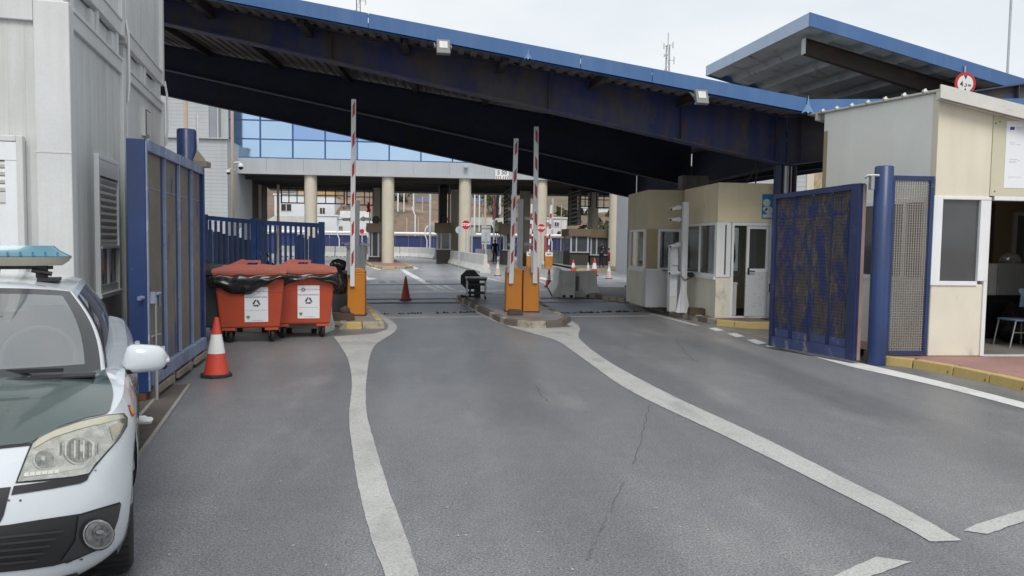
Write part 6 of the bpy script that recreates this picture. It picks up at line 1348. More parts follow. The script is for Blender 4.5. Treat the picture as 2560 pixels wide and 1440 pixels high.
# ================================================================ bins
def bin_(loc, rz, lab, m_b, m_l, stick=True, grp='wheeled bins'):
    t = thing('wheeled_bin', lab, 'wheeled bin', loc, grp, rz=rz)
    W_, D_, z0, z1 = .545, .52, .25, 1.12; a = .86
    b = MB(); lo = [(-W_*a/1, -D_*a, z0), (W_*a, -D_*a, z0), (W_*a, D_*a, z0), (-W_*a, D_*a, z0)]; hi = [(-W_, -D_, z1), (W_, -D_, z1), (W_, D_, z1), (-W_, D_, z1)]
    mid = .88; f = (mid-z0)/(z1-z0)
    b.hexa(lo, hi); o = b.build('body', m_b, bevel=.03); o.parent = t
    # front chamfer seam, rim and foot blocks
    MB().box((-W_-.03, -D_-.035, z1), (W_+.03, D_+.035, z1+.045)).build('rim', m_b, bevel=.012).parent = t
    for x in (-W_*a+.13, W_*a-.13):
        for y in (-D_*a+.11, D_*a-.11): MB().box((x-.11, y-.1, z0-.045), (x+.11, y+.1, z0-.001)).build('foot_block', m_b, bevel=.008).parent = t
    zm = .86; wx = W_*(a+(1-a)*(zm-z0)/(z1-z0)); dy = D_*(a+(1-a)*(zm-z0)/(z1-z0)); MB().box((-wx-.006, -dy-.006, zm-.008), (wx+.006, dy+.006, zm+.008)).build('ridge', m_b).parent = t
    l = MB(); rows = []
    for j in range(9):
        v = j/8; y = -D_-.04+(2*D_+.08)*v; rows.append([Vector(((W_+.04)*(u/6*2-1), y, z1+.05+.11*math.sin(math.pi*(.12+.80*v))*(1-.35*abs(u/6*2-1)**2))) for u in range(7)])
    l.grid(rows); l.grid([[Vector((p.x, p.y, z1+.046)) for p in r] for r in rows]); l.grid([rows[0], [Vector((p.x, p.y, z1+.046)) for p in rows[0]]]); l.grid([[r[0] for r in rows], [Vector((r[0].x, r[0].y, z1+.046)) for r in rows]]); l.grid([[r[-1] for r in rows], [Vector((r[-1].x, r[-1].y, z1+.046)) for r in rows]])
    ld = l.build('lid', m_l); ld.parent = t
    h = MB(); h.prism([(-.42,.05,z1+.13),(-.10,.05,z1+.15),(-.10,.05,z1+.24),(-.16,.05,z1+.25)], (0,.3,0)); o = h.build('lid_hump', m_l); o.parent = ld
    h = MB(); h.box((-.10,.04,z1+.135),(.16,.09,z1+.165)); h.box((-.10,.04,z1+.20),(.16,.09,z1+.24)); h.box((-.10,.04,z1+.165),(-.06,.09,z1+.20)); h.box((.12,.04,z1+.165),(.16,.09,z1+.20)); o = h.build('lid_handle', m_l); o.parent = ld
    for sx_ in (-1, 1):
        o = MB().prism([(sx_*.10,-D_*.9,z1+.10),(sx_*.46,-D_*.9,z1+.075),(sx_*.46,D_*.3,z1+.13),(sx_*.10,D_*.2,z1+.165)], (0,0,.02)).build('lid_rib', m_l); o.parent = ld
    for i, (x, y, rr) in enumerate(((-W_*a+.13, -D_*a+.11, .5), (W_*a-.13, -D_*a+.11, .2), (-W_*a+.13, D_*a-.11, -.3), (W_*a-.13, D_*a-.11, .4))):
        M = Matrix.Translation((x, y, 0)) @ Matrix.Rotation(rr+rz*.3, 4, 'Z')
        wh = MB(M).lathe([(.0,-.024),(.085,-.024),(.115,-.026),(.122,-.012),(.122,.012),(.115,.026),(.085,.024),(.0,.024)], (0,.03,.122), 24, axis='X').build('wheel', m_rubber); wh.parent = t
        o = MB(M).prism([(-.037,.0,.20),(-.037,.06,.20),(-.037,.05,.105),(-.037,.02,.105)], (.006,0,0)).prism([(.031,.0,.20),(.031,.06,.20),(.031,.05,.105),(.031,.02,.105)], (.006,0,0)).box((-.037,-.02,.19),(.037,.06,.205)).build('fork', m_steel); o.parent = wh
    if stick:
        zc = .64; ang = math.atan2(D_-D_*a, z1-z0); fr = MB(); w2, h2 = .185, .29; xo = .10
        def fp(x, z, e=.006): return Vector((x, -(D_*(a+(1-a)*(z-z0)/(z1-z0)))-e, z))
        s_ = MB(); s_.hexa([fp(xo-w2, zc-h2, .003), fp(xo+w2, zc-h2, .003), fp(xo+w2, zc-h2, .006), fp(xo-w2, zc-h2, .006)], [fp(xo-w2, zc+h2, .003), fp(xo+w2, zc+h2, .003), fp(xo+w2, zc+h2, .006), fp(xo-w2, zc+h2, .006)])
        st = s_.build('label_sheet', m_paper); st.parent = t
        nrm = Vector((0, -math.cos(ang), -math.sin(ang)))
        def FM(x, z, e=.0068): return facing(fp(xo+x, zc+z, e), (1,0,0), nrm)
        def tx(s, x, z, size, m, al='CENTER', bold=0.): o = text_mesh('lettering', s, size, m, FM(x, z), None, .0004, al, bold=bold); o.parent = st
        tx('RECICLADO DE ACEITE VEGETAL', 0, .125, .0235, m_inkd, bold=.0006)
        tx('RECICLA', .05, .225, .040, m_inkl); tx('aceite usado', .05, .19, .018, m_inkl); tx('www.reciclaceite.com', .02, -.262, .019, m_inkd); tx('info', -.02, -.20, .014, m_inkl)
        q = MB(FM(0, -.095)); q.box((-.16,-.002,0),(.16,.002,.0006)); o = q.build('printed_rule', m_ink); o.parent = st
        def tri(x, z, r, m, nm):
            q = MB(FM(x, z)); 
            for k in range(3):
                t0 = math.pi/2+k*2*math.pi/3; p0 = Vector((math.cos(t0), math.sin(t0), 0))*r; p1 = Vector((math.cos(t0+2.09), math.sin(t0+2.09), 0))*r
                d = (p1-p0); nn = Vector((-d.y, d.x, 0)).normalized()*r*.16; a0, a1 = p0+d*.13, p0+d*.62; q.prism([a0-nn, a1-nn, a1+nn, a0+nn], (0,0,.0006)); q.prism([a1-nn*2, a1+d*.24, a1+nn*2], (0,0,.0006))
            o = q.build(nm, m); o.parent = st
        tri(0, .02, .075, m_inkd, 'recycling_mark'); tri(-.09, .215, .045, m_inkd, 'recycling_mark')
        q = MB(FM(-.13, -.21)); q.prism([(-.03,.02,0),(-.012,.03,0),(0,.02,0),(.012,.03,0),(.03,.02,0),(.022,-.01,0),(0,-.035,0),(-.022,-.01,0)], (0,0,.0006)); o = q.build('leaf_mark', m_inkg); o.parent = st
    return t
def liner(loc, rz, lab, seed, xa, xb, drop0, drop1, amp=.03):
    """black bag folded over the rim: ragged skirt with creases, goes round the front and sides"""
    rn = random.Random(seed); W_, D_ = .60, .575; z1 = 1.135; path = []; n = 44
    for k in range(n+1):
        x = xa+(xb-xa)*k/n
        if x < -W_: path.append((-W_, -D_+(-W_-x)))
        elif x > W_: path.append((W_, -D_+(x-W_)))
        else: path.append((x, -D_))
    rows = []
    for j in range(9):
        v = j/8; row = []
        for k, (x, y) in enumerate(path):
            u = k/n; dr = drop0+(drop1-drop0)*u+.10*math.sin(u*9+seed)*v; bul = .035*math.sin(math.pi*min(1, v*1.1))+.022*math.sin(k*.42+j*.8+seed)*math.sin(math.pi*v)+.006*rn.uniform(-1, 1)*(v > .05)+.018*math.sin(k*.25-j*1.7+seed*2)*v
            nx, ny = (0, -1) if abs(x) < W_-.001 else ((1 if x > 0 else -1), 0)
            if v == 1: bul -= .03
            row.append(Vector((x+nx*bul, y+ny*bul, z1-max(.08, dr)*v+.012*math.sin(k*.8+seed))))
        rows.append(row)
    M = Matrix.Translation(loc) @ Matrix.Rotation(rz, 4, 'Z'); o = MB(M).grid(rows).build('bin_liner', m_bag, smooth=True)
    so = o.modifiers.new('thickness', 'SOLIDIFY'); so.thickness = .008
    return tag(o, lab, 'bin liner', 'black liners folded over the bins')
# front wheels of each bin fix its place
BA = math.radians(14)
bw0, bw1 = G(604, 864), G(684, 858)
bc2 = (bw0+bw1)/2; db = (bw1-bw0); ang2 = .22
def binloc(px_c, Y): P = AY(px_c, 800, Y); return Vector((P.x, P.y, 0))
L2 = binloc(628, 13.32); L1 = binloc(755, 13.95); L0 = binloc(500, 13.3)
bin2 = bin_(L2, .20, 'orange wheeled bin nearest the gate, with a white recycling label', m_bin, m_lid); bin1 = bin_(L1, .20, 'orange wheeled bin beside the left island, with a white recycling label', m_bin, m_lid)
bin_(L0, .12, 'dark grey wheeled bin half hidden behind the gate leaf', m_darkbin, m_darkbin, False)
liner(L2, .20, 'large black liner drooping over the front of the bin nearest the gate', 3, -1.0, .72, .34, .12, .04); liner(L1, .20, 'black liner folded over the rim of the bin beside the island', 12, -1.1, .95, .20, .17, .03)
# dark sacks beside the right bin
tag(crumple(AY(846, 710, 16.4), .26, 21, 'rubbish_sack', m_bag, None, (.7,.8,1.1)), 'black rubbish sack between the right orange bin and the left barrier', 'rubbish sack'); tag(crumple(AY(845, 664, 17.4), .18, 22, 'rubbish_sack', m_bag, None, (1,.8,.8)), 'black sack on top of the stack behind the right orange bin', 'rubbish sack')
t = thing('waste_container', 'low dark container behind the bins under the black sacks', 'container', AY(846, 720, 17.5)); P = AY(846, 720, 17.5); MB().box((P.x-.45,17.1,.13),(P.x+.35,18,.98)).build('body', m_darkbin, t, bevel=.03); MB().box((P.x-.48,17.07,.981),(P.x+.38,18.03,1.03)).build('lid', m_darkbin, t)
# ================================================================ inspection tables
def table(P, w_, d_, h, lab):
    t = thing('inspection_table', lab, 'table', (P.x, P.y, .13), 'small steel inspection tables on the islands'); z = .13
    MB().box((P.x-w_/2, P.y-d_/2, z+h-.05), (P.x+w_/2, P.y+d_/2, z+h)).build('tabletop', m_shut, t, bevel=.008)
    MB().box((P.x-w_/2+.02, P.y-d_/2-.012, z+h-.1), (P.x+w_/2-.02, P.y-d_/2-.001, z+h-.03)).build('apron', m_dark, t)
    for sx_ in (-1, 1):
        for sy_ in (-1, 1):
            x, y = P.x+sx_*(w_/2-.04), P.y+sy_*(d_/2-.04); l = MB().box((x-.02, y-.02, z+.07), (x+.02, y+.02, z+h-.051)).build('leg', m_steel, t); MB().lathe([(.0,-.02),(.04,-.02),(.04,.02),(.0,.02)], (x, y, z+.04), 12, axis='X').build('castor', m_black, l)
    for zz in (.14, .38):
        for ya, yb in ((P.y-d_/2+.02, P.y-d_/2+.05), (P.y+d_/2-.05, P.y+d_/2-.02)): MB().box((P.x-w_/2+.063, ya, z+zz), (P.x+w_/2-.063, yb, z+zz+.05)).build('rail', m_dark, t)
    return t
Pt = G(1193, 748, .13); table(Pt+Vector((-.02,.25,0)), .60, .50, ZAT(Pt, 693)-.13, 'small wheeled inspection table with pale top on the middle island'); Pt2 = G(855, 752, .13); table(Pt2+Vector((-.1,.2,0)), .62, .5, .66, 'small wheeled inspection table behind the left orange barrier')
# black octagon sign back standing behind the table
P = G(1168, 746, .13)+Vector((.1, .55, 0)); r = 26*20.8/FPX; zc = ZAT(P, 699); t = thing('sign_back', 'black octagonal sign seen from behind on a short stand by the inspection table', 'road sign', (P.x, P.y, .13))
MB().disc((P.x, P.y, zc), (0,-1,.0), r*1.06, 8, th=.02).build('plate', m_green_black, t); MB().box((P.x-.03, P.y-.035, zc-r*.95), (P.x+.03, P.y-.0205, zc+r*.95)).build('rib', m_black, t); MB().box((P.x+.12, P.y-.07, .13), (P.x+.30, P.y+.12, .50)).build('ballast_block', m_dark, t); MB().tube([(P.x, P.y+.04, .14), (P.x, P.y+.04, zc)], .03, 8).build('stem', m_dark, t); MB().tube([(P.x-.25, P.y-.2, .15), (P.x+.3, P.y+.25, .15)], .02, 6).tube([(P.x+.3, P.y-.2, .15), (P.x-.25, P.y+.25, .15)], .02, 6).build('feet', m_dark, t)
# bricks, litter
def brick(P, s_, rz, lab, m, lump=False):
    t = thing('rubble_block', lab, 'rubble', P, 'dark stone blocks on the islands', rz=rz); MB().hexa([(-s_,-s_*.6,0),(s_,-s_*.6,0),(s_*.95,s_*.6,0),(-s_*.9,s_*.6,0)], [(-s_*.9,-s_*.5,s_*.7),(s_*.9,-s_*.55,s_*.6),(s_*.85,s_*.5,s_*.65),(-s_*.8,s_*.5,s_*.75)]).build('block', m, bevel=.01).parent = t
    if lump: crumple((s_*.2,0,s_*.8), s_*.45, int(P.x*100), 'lump', m).parent = t
m_rub = mat('brown_rubble', (.085, .055, .042), .9, var=.3, fine=.1)
brick(G(857, 800, .13), .22, .4, 'dark brown stone block at the front of the left island', m_rub, True); brick(G(1742, 786, .13), .22, 0, 'dark brown block at the foot of the white camera post', m_rub); brick(G(1287, 787, .13), .17, .1, 'rusty block at the foot of the middle barrier pair', m_rub)
tag(crumple(G(362, 1052, .04)+Vector((-.02,0,.0)), .075, 61, 'tissue', mat('white_tissue', (.75,.77,.76), .8, var=.1), None, (1.2,.8,.6)), 'crumpled white tissue on the ground beside the car', 'litter'); tag(crumple(G(352, 1050, .04)+Vector((-.05,-.02,.02)), .045, 62, 'wrapper', mat('blue_wrapper', (.10,.42,.55), .6, var=.1), None, (1,.8,.8)), 'small light blue wrapper on the ground beside the tissue', 'litter')
rn = random.Random(5); q = MB()
for k in range(130):
    px, py = rn.uniform(380, 2500), 860+580*rn.random()**.8; P = G(px, py, .006); s_ = rn.uniform(.003, .009); a = rn.uniform(0, 6.3)
    q.add([P+Vector((s_*math.cos(a+i*1.57)*rn.uniform(.6,1.3), s_*math.sin(a+i*1.57)*rn.uniform(.6,1.3), 0)) for i in range(4)]+[P+Vector((0,0,s_*.5))], [(0,1,4),(1,2,4),(2,3,4),(3,0,4)])
tag(q.build('grit', mat('pale_grit', (.50,.49,.46), .9, var=.3)), kind='stuff')
# ================================================================ road signs beyond
def rsign(px, py, Y, shape, r, lab, m_face, m_edge=None, txt=None, postm=m_greyback, zb=0.):
    P = AY(px, py, Y); t = thing('road_sign', lab, 'road sign', (P.x, Y, zb), 'road signs by the barriers')
    n = {'oct': 8, 'round': 28, 'tri': 3}.get(shape, 0)
    def pl(c, rr, nn, th, m, nm):
        if shape == 'tri': MB().prism([(P.x-rr, c, P.z-rr*.6), (P.x+rr, c, P.z-rr*.6), (P.x, c, P.z+rr*1.05)], (0, -th, 0)).build(nm, m, t)
        elif shape == 'rect': MB().box((P.x-rr, c-th, P.z-rr*2.0), (P.x+rr, c, P.z+rr*2.0)).build(nm, m, t)
        else: MB().disc((P.x, c, P.z), (0, -1, 0), rr, nn, th=th).build(nm, m, t)
    if m_edge: pl(Y, r, n, .015, m_edge, 'rim')
    pl(Y-.016, r*(.93 if m_edge else 1), n, .006, m_face, 'plate')
    MB().tube([(P.x, Y+(.05 if m_edge else -.06), zb), (P.x, Y+(.05 if m_edge else -.06), P.z+r*.7)], .045, 8).build('post', postm, t)
    if shape == 'rect':
        for dz in (1.6, -1.4): MB().box((P.x-r*1.05, Y-.06, P.z+r*dz-.04), (P.x+r*1.05, Y-.023, P.z+r*dz+.04)).build('cross_rail', m_steel, t)
    if txt: text_mesh('lettering', txt, r*.72, m_signwhite, facing((P.x, Y-.024, P.z), (1,0,0), (0,-1,0)), t, .002, sx=.95, bold=.012)
    return t
YS_ = 50.
rsign(1165, 562, YS_, 'oct', 12.5*YS_/FPX, 'red octagonal stop sign in front of the third column', m_signred, m_signwhite, 'STOP'); rsign(1353, 570, YS_-2, 'oct', 11*YS_/FPX, 'red octagonal stop sign in front of the fourth column', m_signred, m_signwhite, 'STOP')
rsign(905, 578, YS_+4, 'oct', 6.5*YS_/FPX, 'small red octagonal sign behind the left camera post', m_signred, m_signred); rsign(1148, 575, YS_+1, 'round', 9.5*YS_/FPX, 'round grey sign back left of the stop sign', m_greyback); rsign(1180, 581, YS_+1.2, 'tri', 13.5*YS_/FPX, 'triangular grey sign back right of the stop sign', m_greyback); rsign(1215, 588, YS_+3, 'rect', 12*YS_/FPX, 'tall rectangular grey sign back before the navy fence', m_greyback); rsign(1077, 572, 78, 'round', 9*78/FPX, 'round grey sign back on the tall white pole', m_greyback)
rsign(640, 575, 40, 'round', 9*40/FPX, 'round pale sign back behind the bar railing', m_greyback); rsign(602, 578, 40, 'tri', 9*40/FPX, 'triangular pale sign back behind the bar railing', m_greyback)
# fire extinguisher box on the column
P = AY(1522, 641, 54.5); t = thing('fire_extinguisher', 'red fire extinguisher hung beside the cream column', 'fire extinguisher', P); MB().lathe([(.0,-.36),(.10,-.34),(.10,.26),(.05,.34),(.0,.35)], (0,0,0), 14).build('cylinder', mat('deep_red', (.20,.012,.02), .4)).parent = t; MB().box((-.05,-.05,.45),(.05,.05,.6)).build('valve', m_black).parent = t
# orange strut by the far column
P = AY(1362, 650, 53); t = thing('marker_post', 'thin orange marker post beside the far orange barrier', 'post', (P.x, 53, 0)); MB().tube([(P.x,53,.1),(P.x,53,AY(1362,590,53).z)], .07, 8).build('shaft', m_coneR, t); MB().lathe([(.0,.0),(.2,.0),(.2,.3),(.0,.35)], (P.x-.1,52.8,.1), 12).build('foot', m_conc, t)
P = AY(1311, 655, 52); t = thing('equipment_box', 'black equipment box left of the far orange barrier', 'box', (P.x, 52, .1)); MB().box((P.x-.18,52,.1),(P.x+.18,52.5,AY(1311,636,52).z)).build('body', m_black, t, bevel=.02); MB().box((P.x-.2,51.98,AY(1311,636,52).z+.001),(P.x+.2,52.52,AY(1311,634,52).z+.03)).build('lid', m_dark, t)

# dark sheets standing behind the left railing bay
a, b = AY(512, 600, 30), AY(630, 600, 30); t = thing('sheet_fence', 'dark slate sheet fence seen between the bars of the left railing bay', 'fence', ((a.x+b.x)/2, 30, 0))
for k in range(6):
    xa, xb = a.x+(b.x-a.x)*k/6+.01, a.x+(b.x-a.x)*(k+1)/6-.01; zt = ZAT((xa, 30), 574+k*5); MB().box((xa, 30, 0), (xb, 30.05+.02*(k % 2), zt)).build('sheet', mat('slate_sheet', (.035,.04,.055), .6, var=.2) if k == 0 else MATS['slate_sheet'], t)
a, b = AY(742, 600, 34), AY(800, 600, 34); t = thing('sheet_fence', 'navy sheet fence seen between the bars of the right railing bay', 'fence', ((a.x+b.x)/2, 34, 0))
for k in range(6):
    xa, xb = a.x+(b.x-a.x)*k/6+.01, a.x+(b.x-a.x)*(k+1)/6-.01; MB().box((xa, 34, 0), (xb, 34.05+.02*(k % 2), ZAT((xa, 34), 590+4*(k % 3)))).build('sheet', m_navyfence, t)
# ================================================================ patrol car, nose towards the camera
cdir = ray(347, 1000); cdir.z = 0; cdir.normalize(); cleft = Vector((cdir.y, -cdir.x, 0))
CARO = Vector((0,0,0))+cdir*3.52-cleft*.905
TCAR = Matrix(((cdir.x, cleft.x, 0, CARO.x), (cdir.y, cleft.y, 0, CARO.y), (0, 0, 1, 0), (0, 0, 0, 1)))   # local x back, y to its left, z up
car = thing('patrol_car', 'white and green patrol car with blue roof light bar parked at the left edge', 'car', TCAR @ Vector((2.1, 0, 0)))
m_cw = mat('car_white', (.58,.62,.66), .22, var=.03, fine=.01, coat=.6, spots=[((.45,.44,.42), 9, .70, .80)])
m_cg = mat('car_green', (.042,.072,.068), .20, var=.06, fine=.02, coat=.8, spots=[((.12,.14,.14), 5, .62, .8)])
m_trim = mat('black_trim', (.018,.018,.020), .5, var=.15, fine=.04); m_trim2 = mat('satin_trim', (.035,.035,.037), .38, var=.1, fine=.03)
m_frit = mat('glass_border', (.03,.032,.035), .12, var=.05, fine=0, coat=.5); m_chrome = mat('chrome', (.75,.75,.75), .12, metal=1, var=.05, fine=0)
m_refl = mat('lamp_reflector', (.72,.72,.70), .16, metal=.9, var=.35, vscale=22, fine=.15, fscale=60); m_lampw = mat('lamp_haze_band', (.58,.55,.43), .3, var=.06, fine=.02, coat=.5)
g_lamp = glass('lamp_lens', (.92,.92,.88), .10, .05, .10, (.6,.58,.48)); g_ws = glass('windscreen_glass', (.50,.54,.54), .27, .03, .20, (.36,.39,.41)); g_side = glass('side_glass', (.20,.22,.22), .10, .03, .08)
NF, NS, NR = 26, 84, 14
def outline(x0, W, Rf, n, x1, Wr, Rr):
    pts = []
    for j in range(NF+1):
        th = math.pi/2*j/NF; pts.append((x0+Rf*(1-max(0, math.cos(th))**(2/n)), W*math.sin(th)**(2/n)))
    xa, xb = x0+Rf, x1-Rr
    for j in range(1, NS+1):
        v = j/NS; pts.append((xa+(xb-xa)*v, W+(Wr-W)*v+.02*math.sin(math.pi*v)))
    for j in range(1, NR+1):
        th = math.pi/2*j/NR; pts.append((xb+Rr*math.sin(th)**(2/2.6), Wr*max(0, math.cos(th))**(2/2.6)))
    return pts
def interp(xs, x):
    for (a, va), (b, vb) in zip(xs[:-1], xs[1:]):
        if x <= b: return va+(vb-va)*max(0, (x-a)/(b-a))
    return xs[-1][1]
LV = [(.17,.20, .16,.76,.62,2.3,4.12,.74,.5), (.24,.28, .06,.84,.66,2.4,4.22,.82,.5), (.36,.38, .015,.875,.70,2.4,4.28,.87,.5), (.50,.52, .0,.885,.74,2.4,4.30,.885,.5), (.64,.66, .035,.885,.78,2.4,4.28,.885,.5)]
SHZ = [(.0,.745),(.14,.752),(.3,.785),(.5,.835),(.75,.885),(1.0,.93),(1.3,.955),(2.2,.975),(3.2,1.0),(4.3,1.02)]
rows = []
for zf_, zr_, *a in LV: rows.append([Vector((x, y, zf_+(zr_-zf_)*min(1, x/4))) for x, y in outline(*a)])
sh = [Vector((x, y, interp(SHZ, x))) for x, y in outline(.13, .835, .86, 2.3, 4.22, .80, .5)]
mid = [(a*.42+b*.58)+Vector((-.012 if i < NF*.6 else 0, .028*min(1, i/NF), 0)) for i, (a, b) in enumerate(zip(rows[-1], sh))]
rows.append(mid); rows.append(sh)
# refine the lower body with a smooth curve through the levels
def refine(R, k):
    out = []
    for i in range(len(R)-1):
        for s_ in range(k):
            u = s_/k; row = []
            for q in range(len(R[0])):
                p0, p1, p2, p3 = R[max(0, i-1)][q], R[i][q], R[i+1][q], R[min(len(R)-1, i+2)][q]
                row.append(.5*((2*p1)+(p2-p0)*u+(2*p0-5*p1+4*p2-p3)*u*u+(3*p1-p0-3*p2+p3)*u**3))
            out.append(row)
    out.append(R[-1]); return out
low = refine(rows, 4)
NT = NF+NS+NR
# beltline loop of the cabin and roof loop
IA = NF+8
base = []; roof = []
for i in range(NT+1):
    if i <= IA:
        v = (i/IA)**.85; y = .735*v; base.append(Vector((1.02+.30*v**2.4, y, 1.0-.035*v**2))); yr = .545*v; roof.append(Vector((1.80+.10*v**2.2, yr, 1.415-.035*v**2.5)))
    elif i <= NF+NS:
        v = (i-IA)/(NF+NS-IA); x = 1.32+v*2.45; base.append(Vector((x, .735+.03*math.sin(math.pi*v)-.05*v, .965+.07*v))); xr = 1.90+v*1.55; roof.append(Vector((xr, .545+.03*math.sin(math.pi*v)-.04*v, 1.38+.045*math.sin(math.pi*min(1, v*1.15)))))
    else:
        v = (i-NF-NS)/NR; base.append(Vector((3.77+.22*math.sin(v*1.57), .685*math.cos(v*1.57)**.6 if v < 1 else 0, 1.035))); roof.append(Vector((3.45+.10*math.sin(v*1.57), .505*math.cos(v*1.57)**.6 if v < 1 else 0, 1.38+.02*v)))
HT = 14
def hoodpt(i, t):
    a, b = sh[i], base[i]; p = a.lerp(b, t); L = (b-a).length
    p.z += math.sin(math.pi*min(1, t))*(.055*L if i <= IA else .0)+(.012*math.sin(math.pi*t) if i > IA-6 else 0)
    return p
hood = [[hoodpt(i, t/HT) for i in range(NT+1)] for t in range(HT+1)]
GV = 12
gh = []
for k in range(GV+1):
    v = k/GV; row = []
    for i in range(NT+1):
        p = base[i].lerp(roof[i], v); bl = .045*math.sin(math.pi*v)*(1-.25*v); p.y += bl*min(1, (i/IA))*(1 if i < NF+NS else max(0, 1-(i-NF-NS)/NR)); p.z += .02*math.sin(math.pi*v)*(1 if i <= IA else 0); row.append(p)
    gh.append(row)
RT = 8
rf = []
for k in range(RT+1):
    v = k/RT; row = []
    for i in range(NT+1):
        a = roof[i]; c = Vector((min(3.45, max(1.95, a.x+.12 if i < IA else a.x)), 0, 1.455)); c.z = 1.425+.045*math.sin(math.pi*min(1, max(0, (c.x-1.6)/2.2)))
        p = a.lerp(c, v); p.z = a.z+(c.z-a.z)*(1-(1-v)**2.2); row.append(p)
    rf.append(row)
def both(grid_rows, keep, name, m, par=car, off=0., split=False):
    """faces of a half grid that pass keep(i, k, centre), with their mirror image, as one part"""
    K = len(grid_rows); n = len(grid_rows[0]); mb = MB(TCAR)
    for sgn in (1, -1):
        if split and sgn < 0: mb = MB(TCAR)
        idx = {}
        fs = []; vs = []
        def vid(k, i):
            if (k, i) not in idx:
                p = grid_rows[k][i].copy()
                if off:
                    a = grid_rows[min(k+1, K-1)][i]-grid_rows[max(k-1, 0)][i]; b = grid_rows[k][min(i+1, n-1)]-grid_rows[k][max(i-1, 0)]
                    nn = b.cross(a)
                    if nn.length > 1e-9: nn.normalize(); p += nn*off*(1 if nn.dot(p-Vector((2.1,0,.7))) > 0 else -1)
                p.y *= sgn; idx[(k, i)] = len(vs); vs.append(p)
            return idx[(k, i)]
        for k in range(K-1):
            for i in range(n-1):
                c = (grid_rows[k][i]+grid_rows[k+1][i+1])/2
                if keep(i, k, c): fs.append((vid(k, i), vid(k, i+1), vid(k+1, i+1), vid(k+1, i)))
        mb.add(vs, fs, 0, True)
        if split: o = mb.build(name, m, par)
    return o if split else mb.build(name, m, par)
WX = (.86, 3.50)
def arch(c): return any((c.x-wx)**2+(c.z-.33)**2 < .345**2 for wx in WX) and c.y > .55
both(low, lambda i, k, c: not arch(c), 'body', m_cw)
both(hood, lambda i, k, c: True, 'upper_body', m_cw)
both(rf, lambda i, k, c: True, 'roof', m_cw)
ws = lambda i, k: i < IA-1
def sidewin(i, k): return IA+4 < i < NF+NS-9 and 0 < k < GV-1 and abs(i-(NF+48)) > 1
def tail(i, k): return i > NF+NS+1 and 1 < k < GV-1
both(gh, lambda i, k, c: not ws(i, k) and not sidewin(i, k) and not tail(i, k), 'pillars', m_cw)
both(gh, lambda i, k, c: ws(i, k) and (i > IA-6 or k < 1 or k > GV-2), 'windscreen_border', m_frit)
both(gh, lambda i, k, c: ws(i, k) and not (i > IA-6 or k < 1 or k > GV-2), 'windscreen', g_ws)
both(gh, lambda i, k, c: sidewin(i, k), 'side_window', g_side, split=True); both(gh, lambda i, k, c: tail(i, k), 'rear_window', g_side)
both(gh, lambda i, k, c: IA+2 <= i <= IA+4 and k < GV-1, 'window_seal', m_trim, off=.004, split=True)
# tool: outline seen from the survey point, laid on the body skin
def skin_tree():
    vs = []; fs = []
    for g in (low, hood, gh, rf):
        for sgn in (1, -1):
            b = len(vs); n = len(g[0])
            for r in g: vs += [TCAR @ Vector((p.x, p.y*sgn, p.z)) for p in r]
            fs += [(b+k*n+i, b+k*n+i+1, b+(k+1)*n+i+1, b+(k+1)*n+i) for k in range(len(g)-1) for i in range(n-1)]
    return BVHTree.FromPolygons(vs, fs)
skin = skin_tree(); TCI = TCAR.inverted()
def onskin(px, py, off):
    h = skin.ray_cast(CAM, ray(px, py).normalized())
    if h[0] is None: return None
    nn = h[1] if h[1].dot(ray(px, py)) < 0 else -h[1]
    return h[0]+nn*off
def inside(p, poly):
    c = False; j = len(poly)-1
    for i in range(len(poly)):
        a, b = poly[i], poly[j]
        if (a[1] > p[1]) != (b[1] > p[1]) and p[0] < (b[0]-a[0])*(p[1]-a[1])/(b[1]-a[1])+a[0]: c = not c
        j = i
    return c
TWIN = {}
def skin_patch(poly, name, m, off=.004, step=7, par=car, mirror=True, th=.0, smooth_poly=0):
    if smooth_poly: poly = [(p.x, p.y) for p in spline([(x, y, 0) for x, y in poly]+[(*poly[0], 0)], smooth_poly)][:-1]
    B = []
    for a, b in zip(poly, poly[1:]+poly[:1]):
        n = max(1, int(math.hypot(b[0]-a[0], b[1]-a[1])/step)); B += [(a[0]+(b[0]-a[0])*k/n, a[1]+(b[1]-a[1])*k/n) for k in range(n)]
    x0, x1 = min(p[0] for p in B), max(p[0] for p in B); y0, y1 = min(p[1] for p in B), max(p[1] for p in B); I = []
    y = y0+step*.5
    while y < y1:
        x = x0+step*.5
        while x < x1:
            if inside((x, y), B) and min((x-b[0])**2+(y-b[1])**2 for b in B) > (step*.5)**2: I.append((x, y))
            x += step
        y += step
    nB = len(B); r = geometry.delaunay_2d_cdt([Vector(p) for p in B+I], [(k, (k+1) % nB) for k in range(nB)], [], 1, 1e-4)
    P = [onskin(v.x, v.y, off) for v in r[0]]
    fs = [f for f in r[2] if all(P[i] is not None for i in f)]
    P = [p if p is not None else Vector((0,0,0)) for p in P]
    mb = MB(); mb.add(P, fs, 0, True)
    o = mb.build(name, m, par, fix=False)
    if mirror:
        Q = [TCI @ p for p in P]; TWIN[o] = MB().add([TCAR @ Vector((q.x, -q.y, q.z)) for q in Q], [tuple(reversed(f)) for f in fs], 0, True).build(name, m, TWIN.get(par, par), fix=False)
    return o
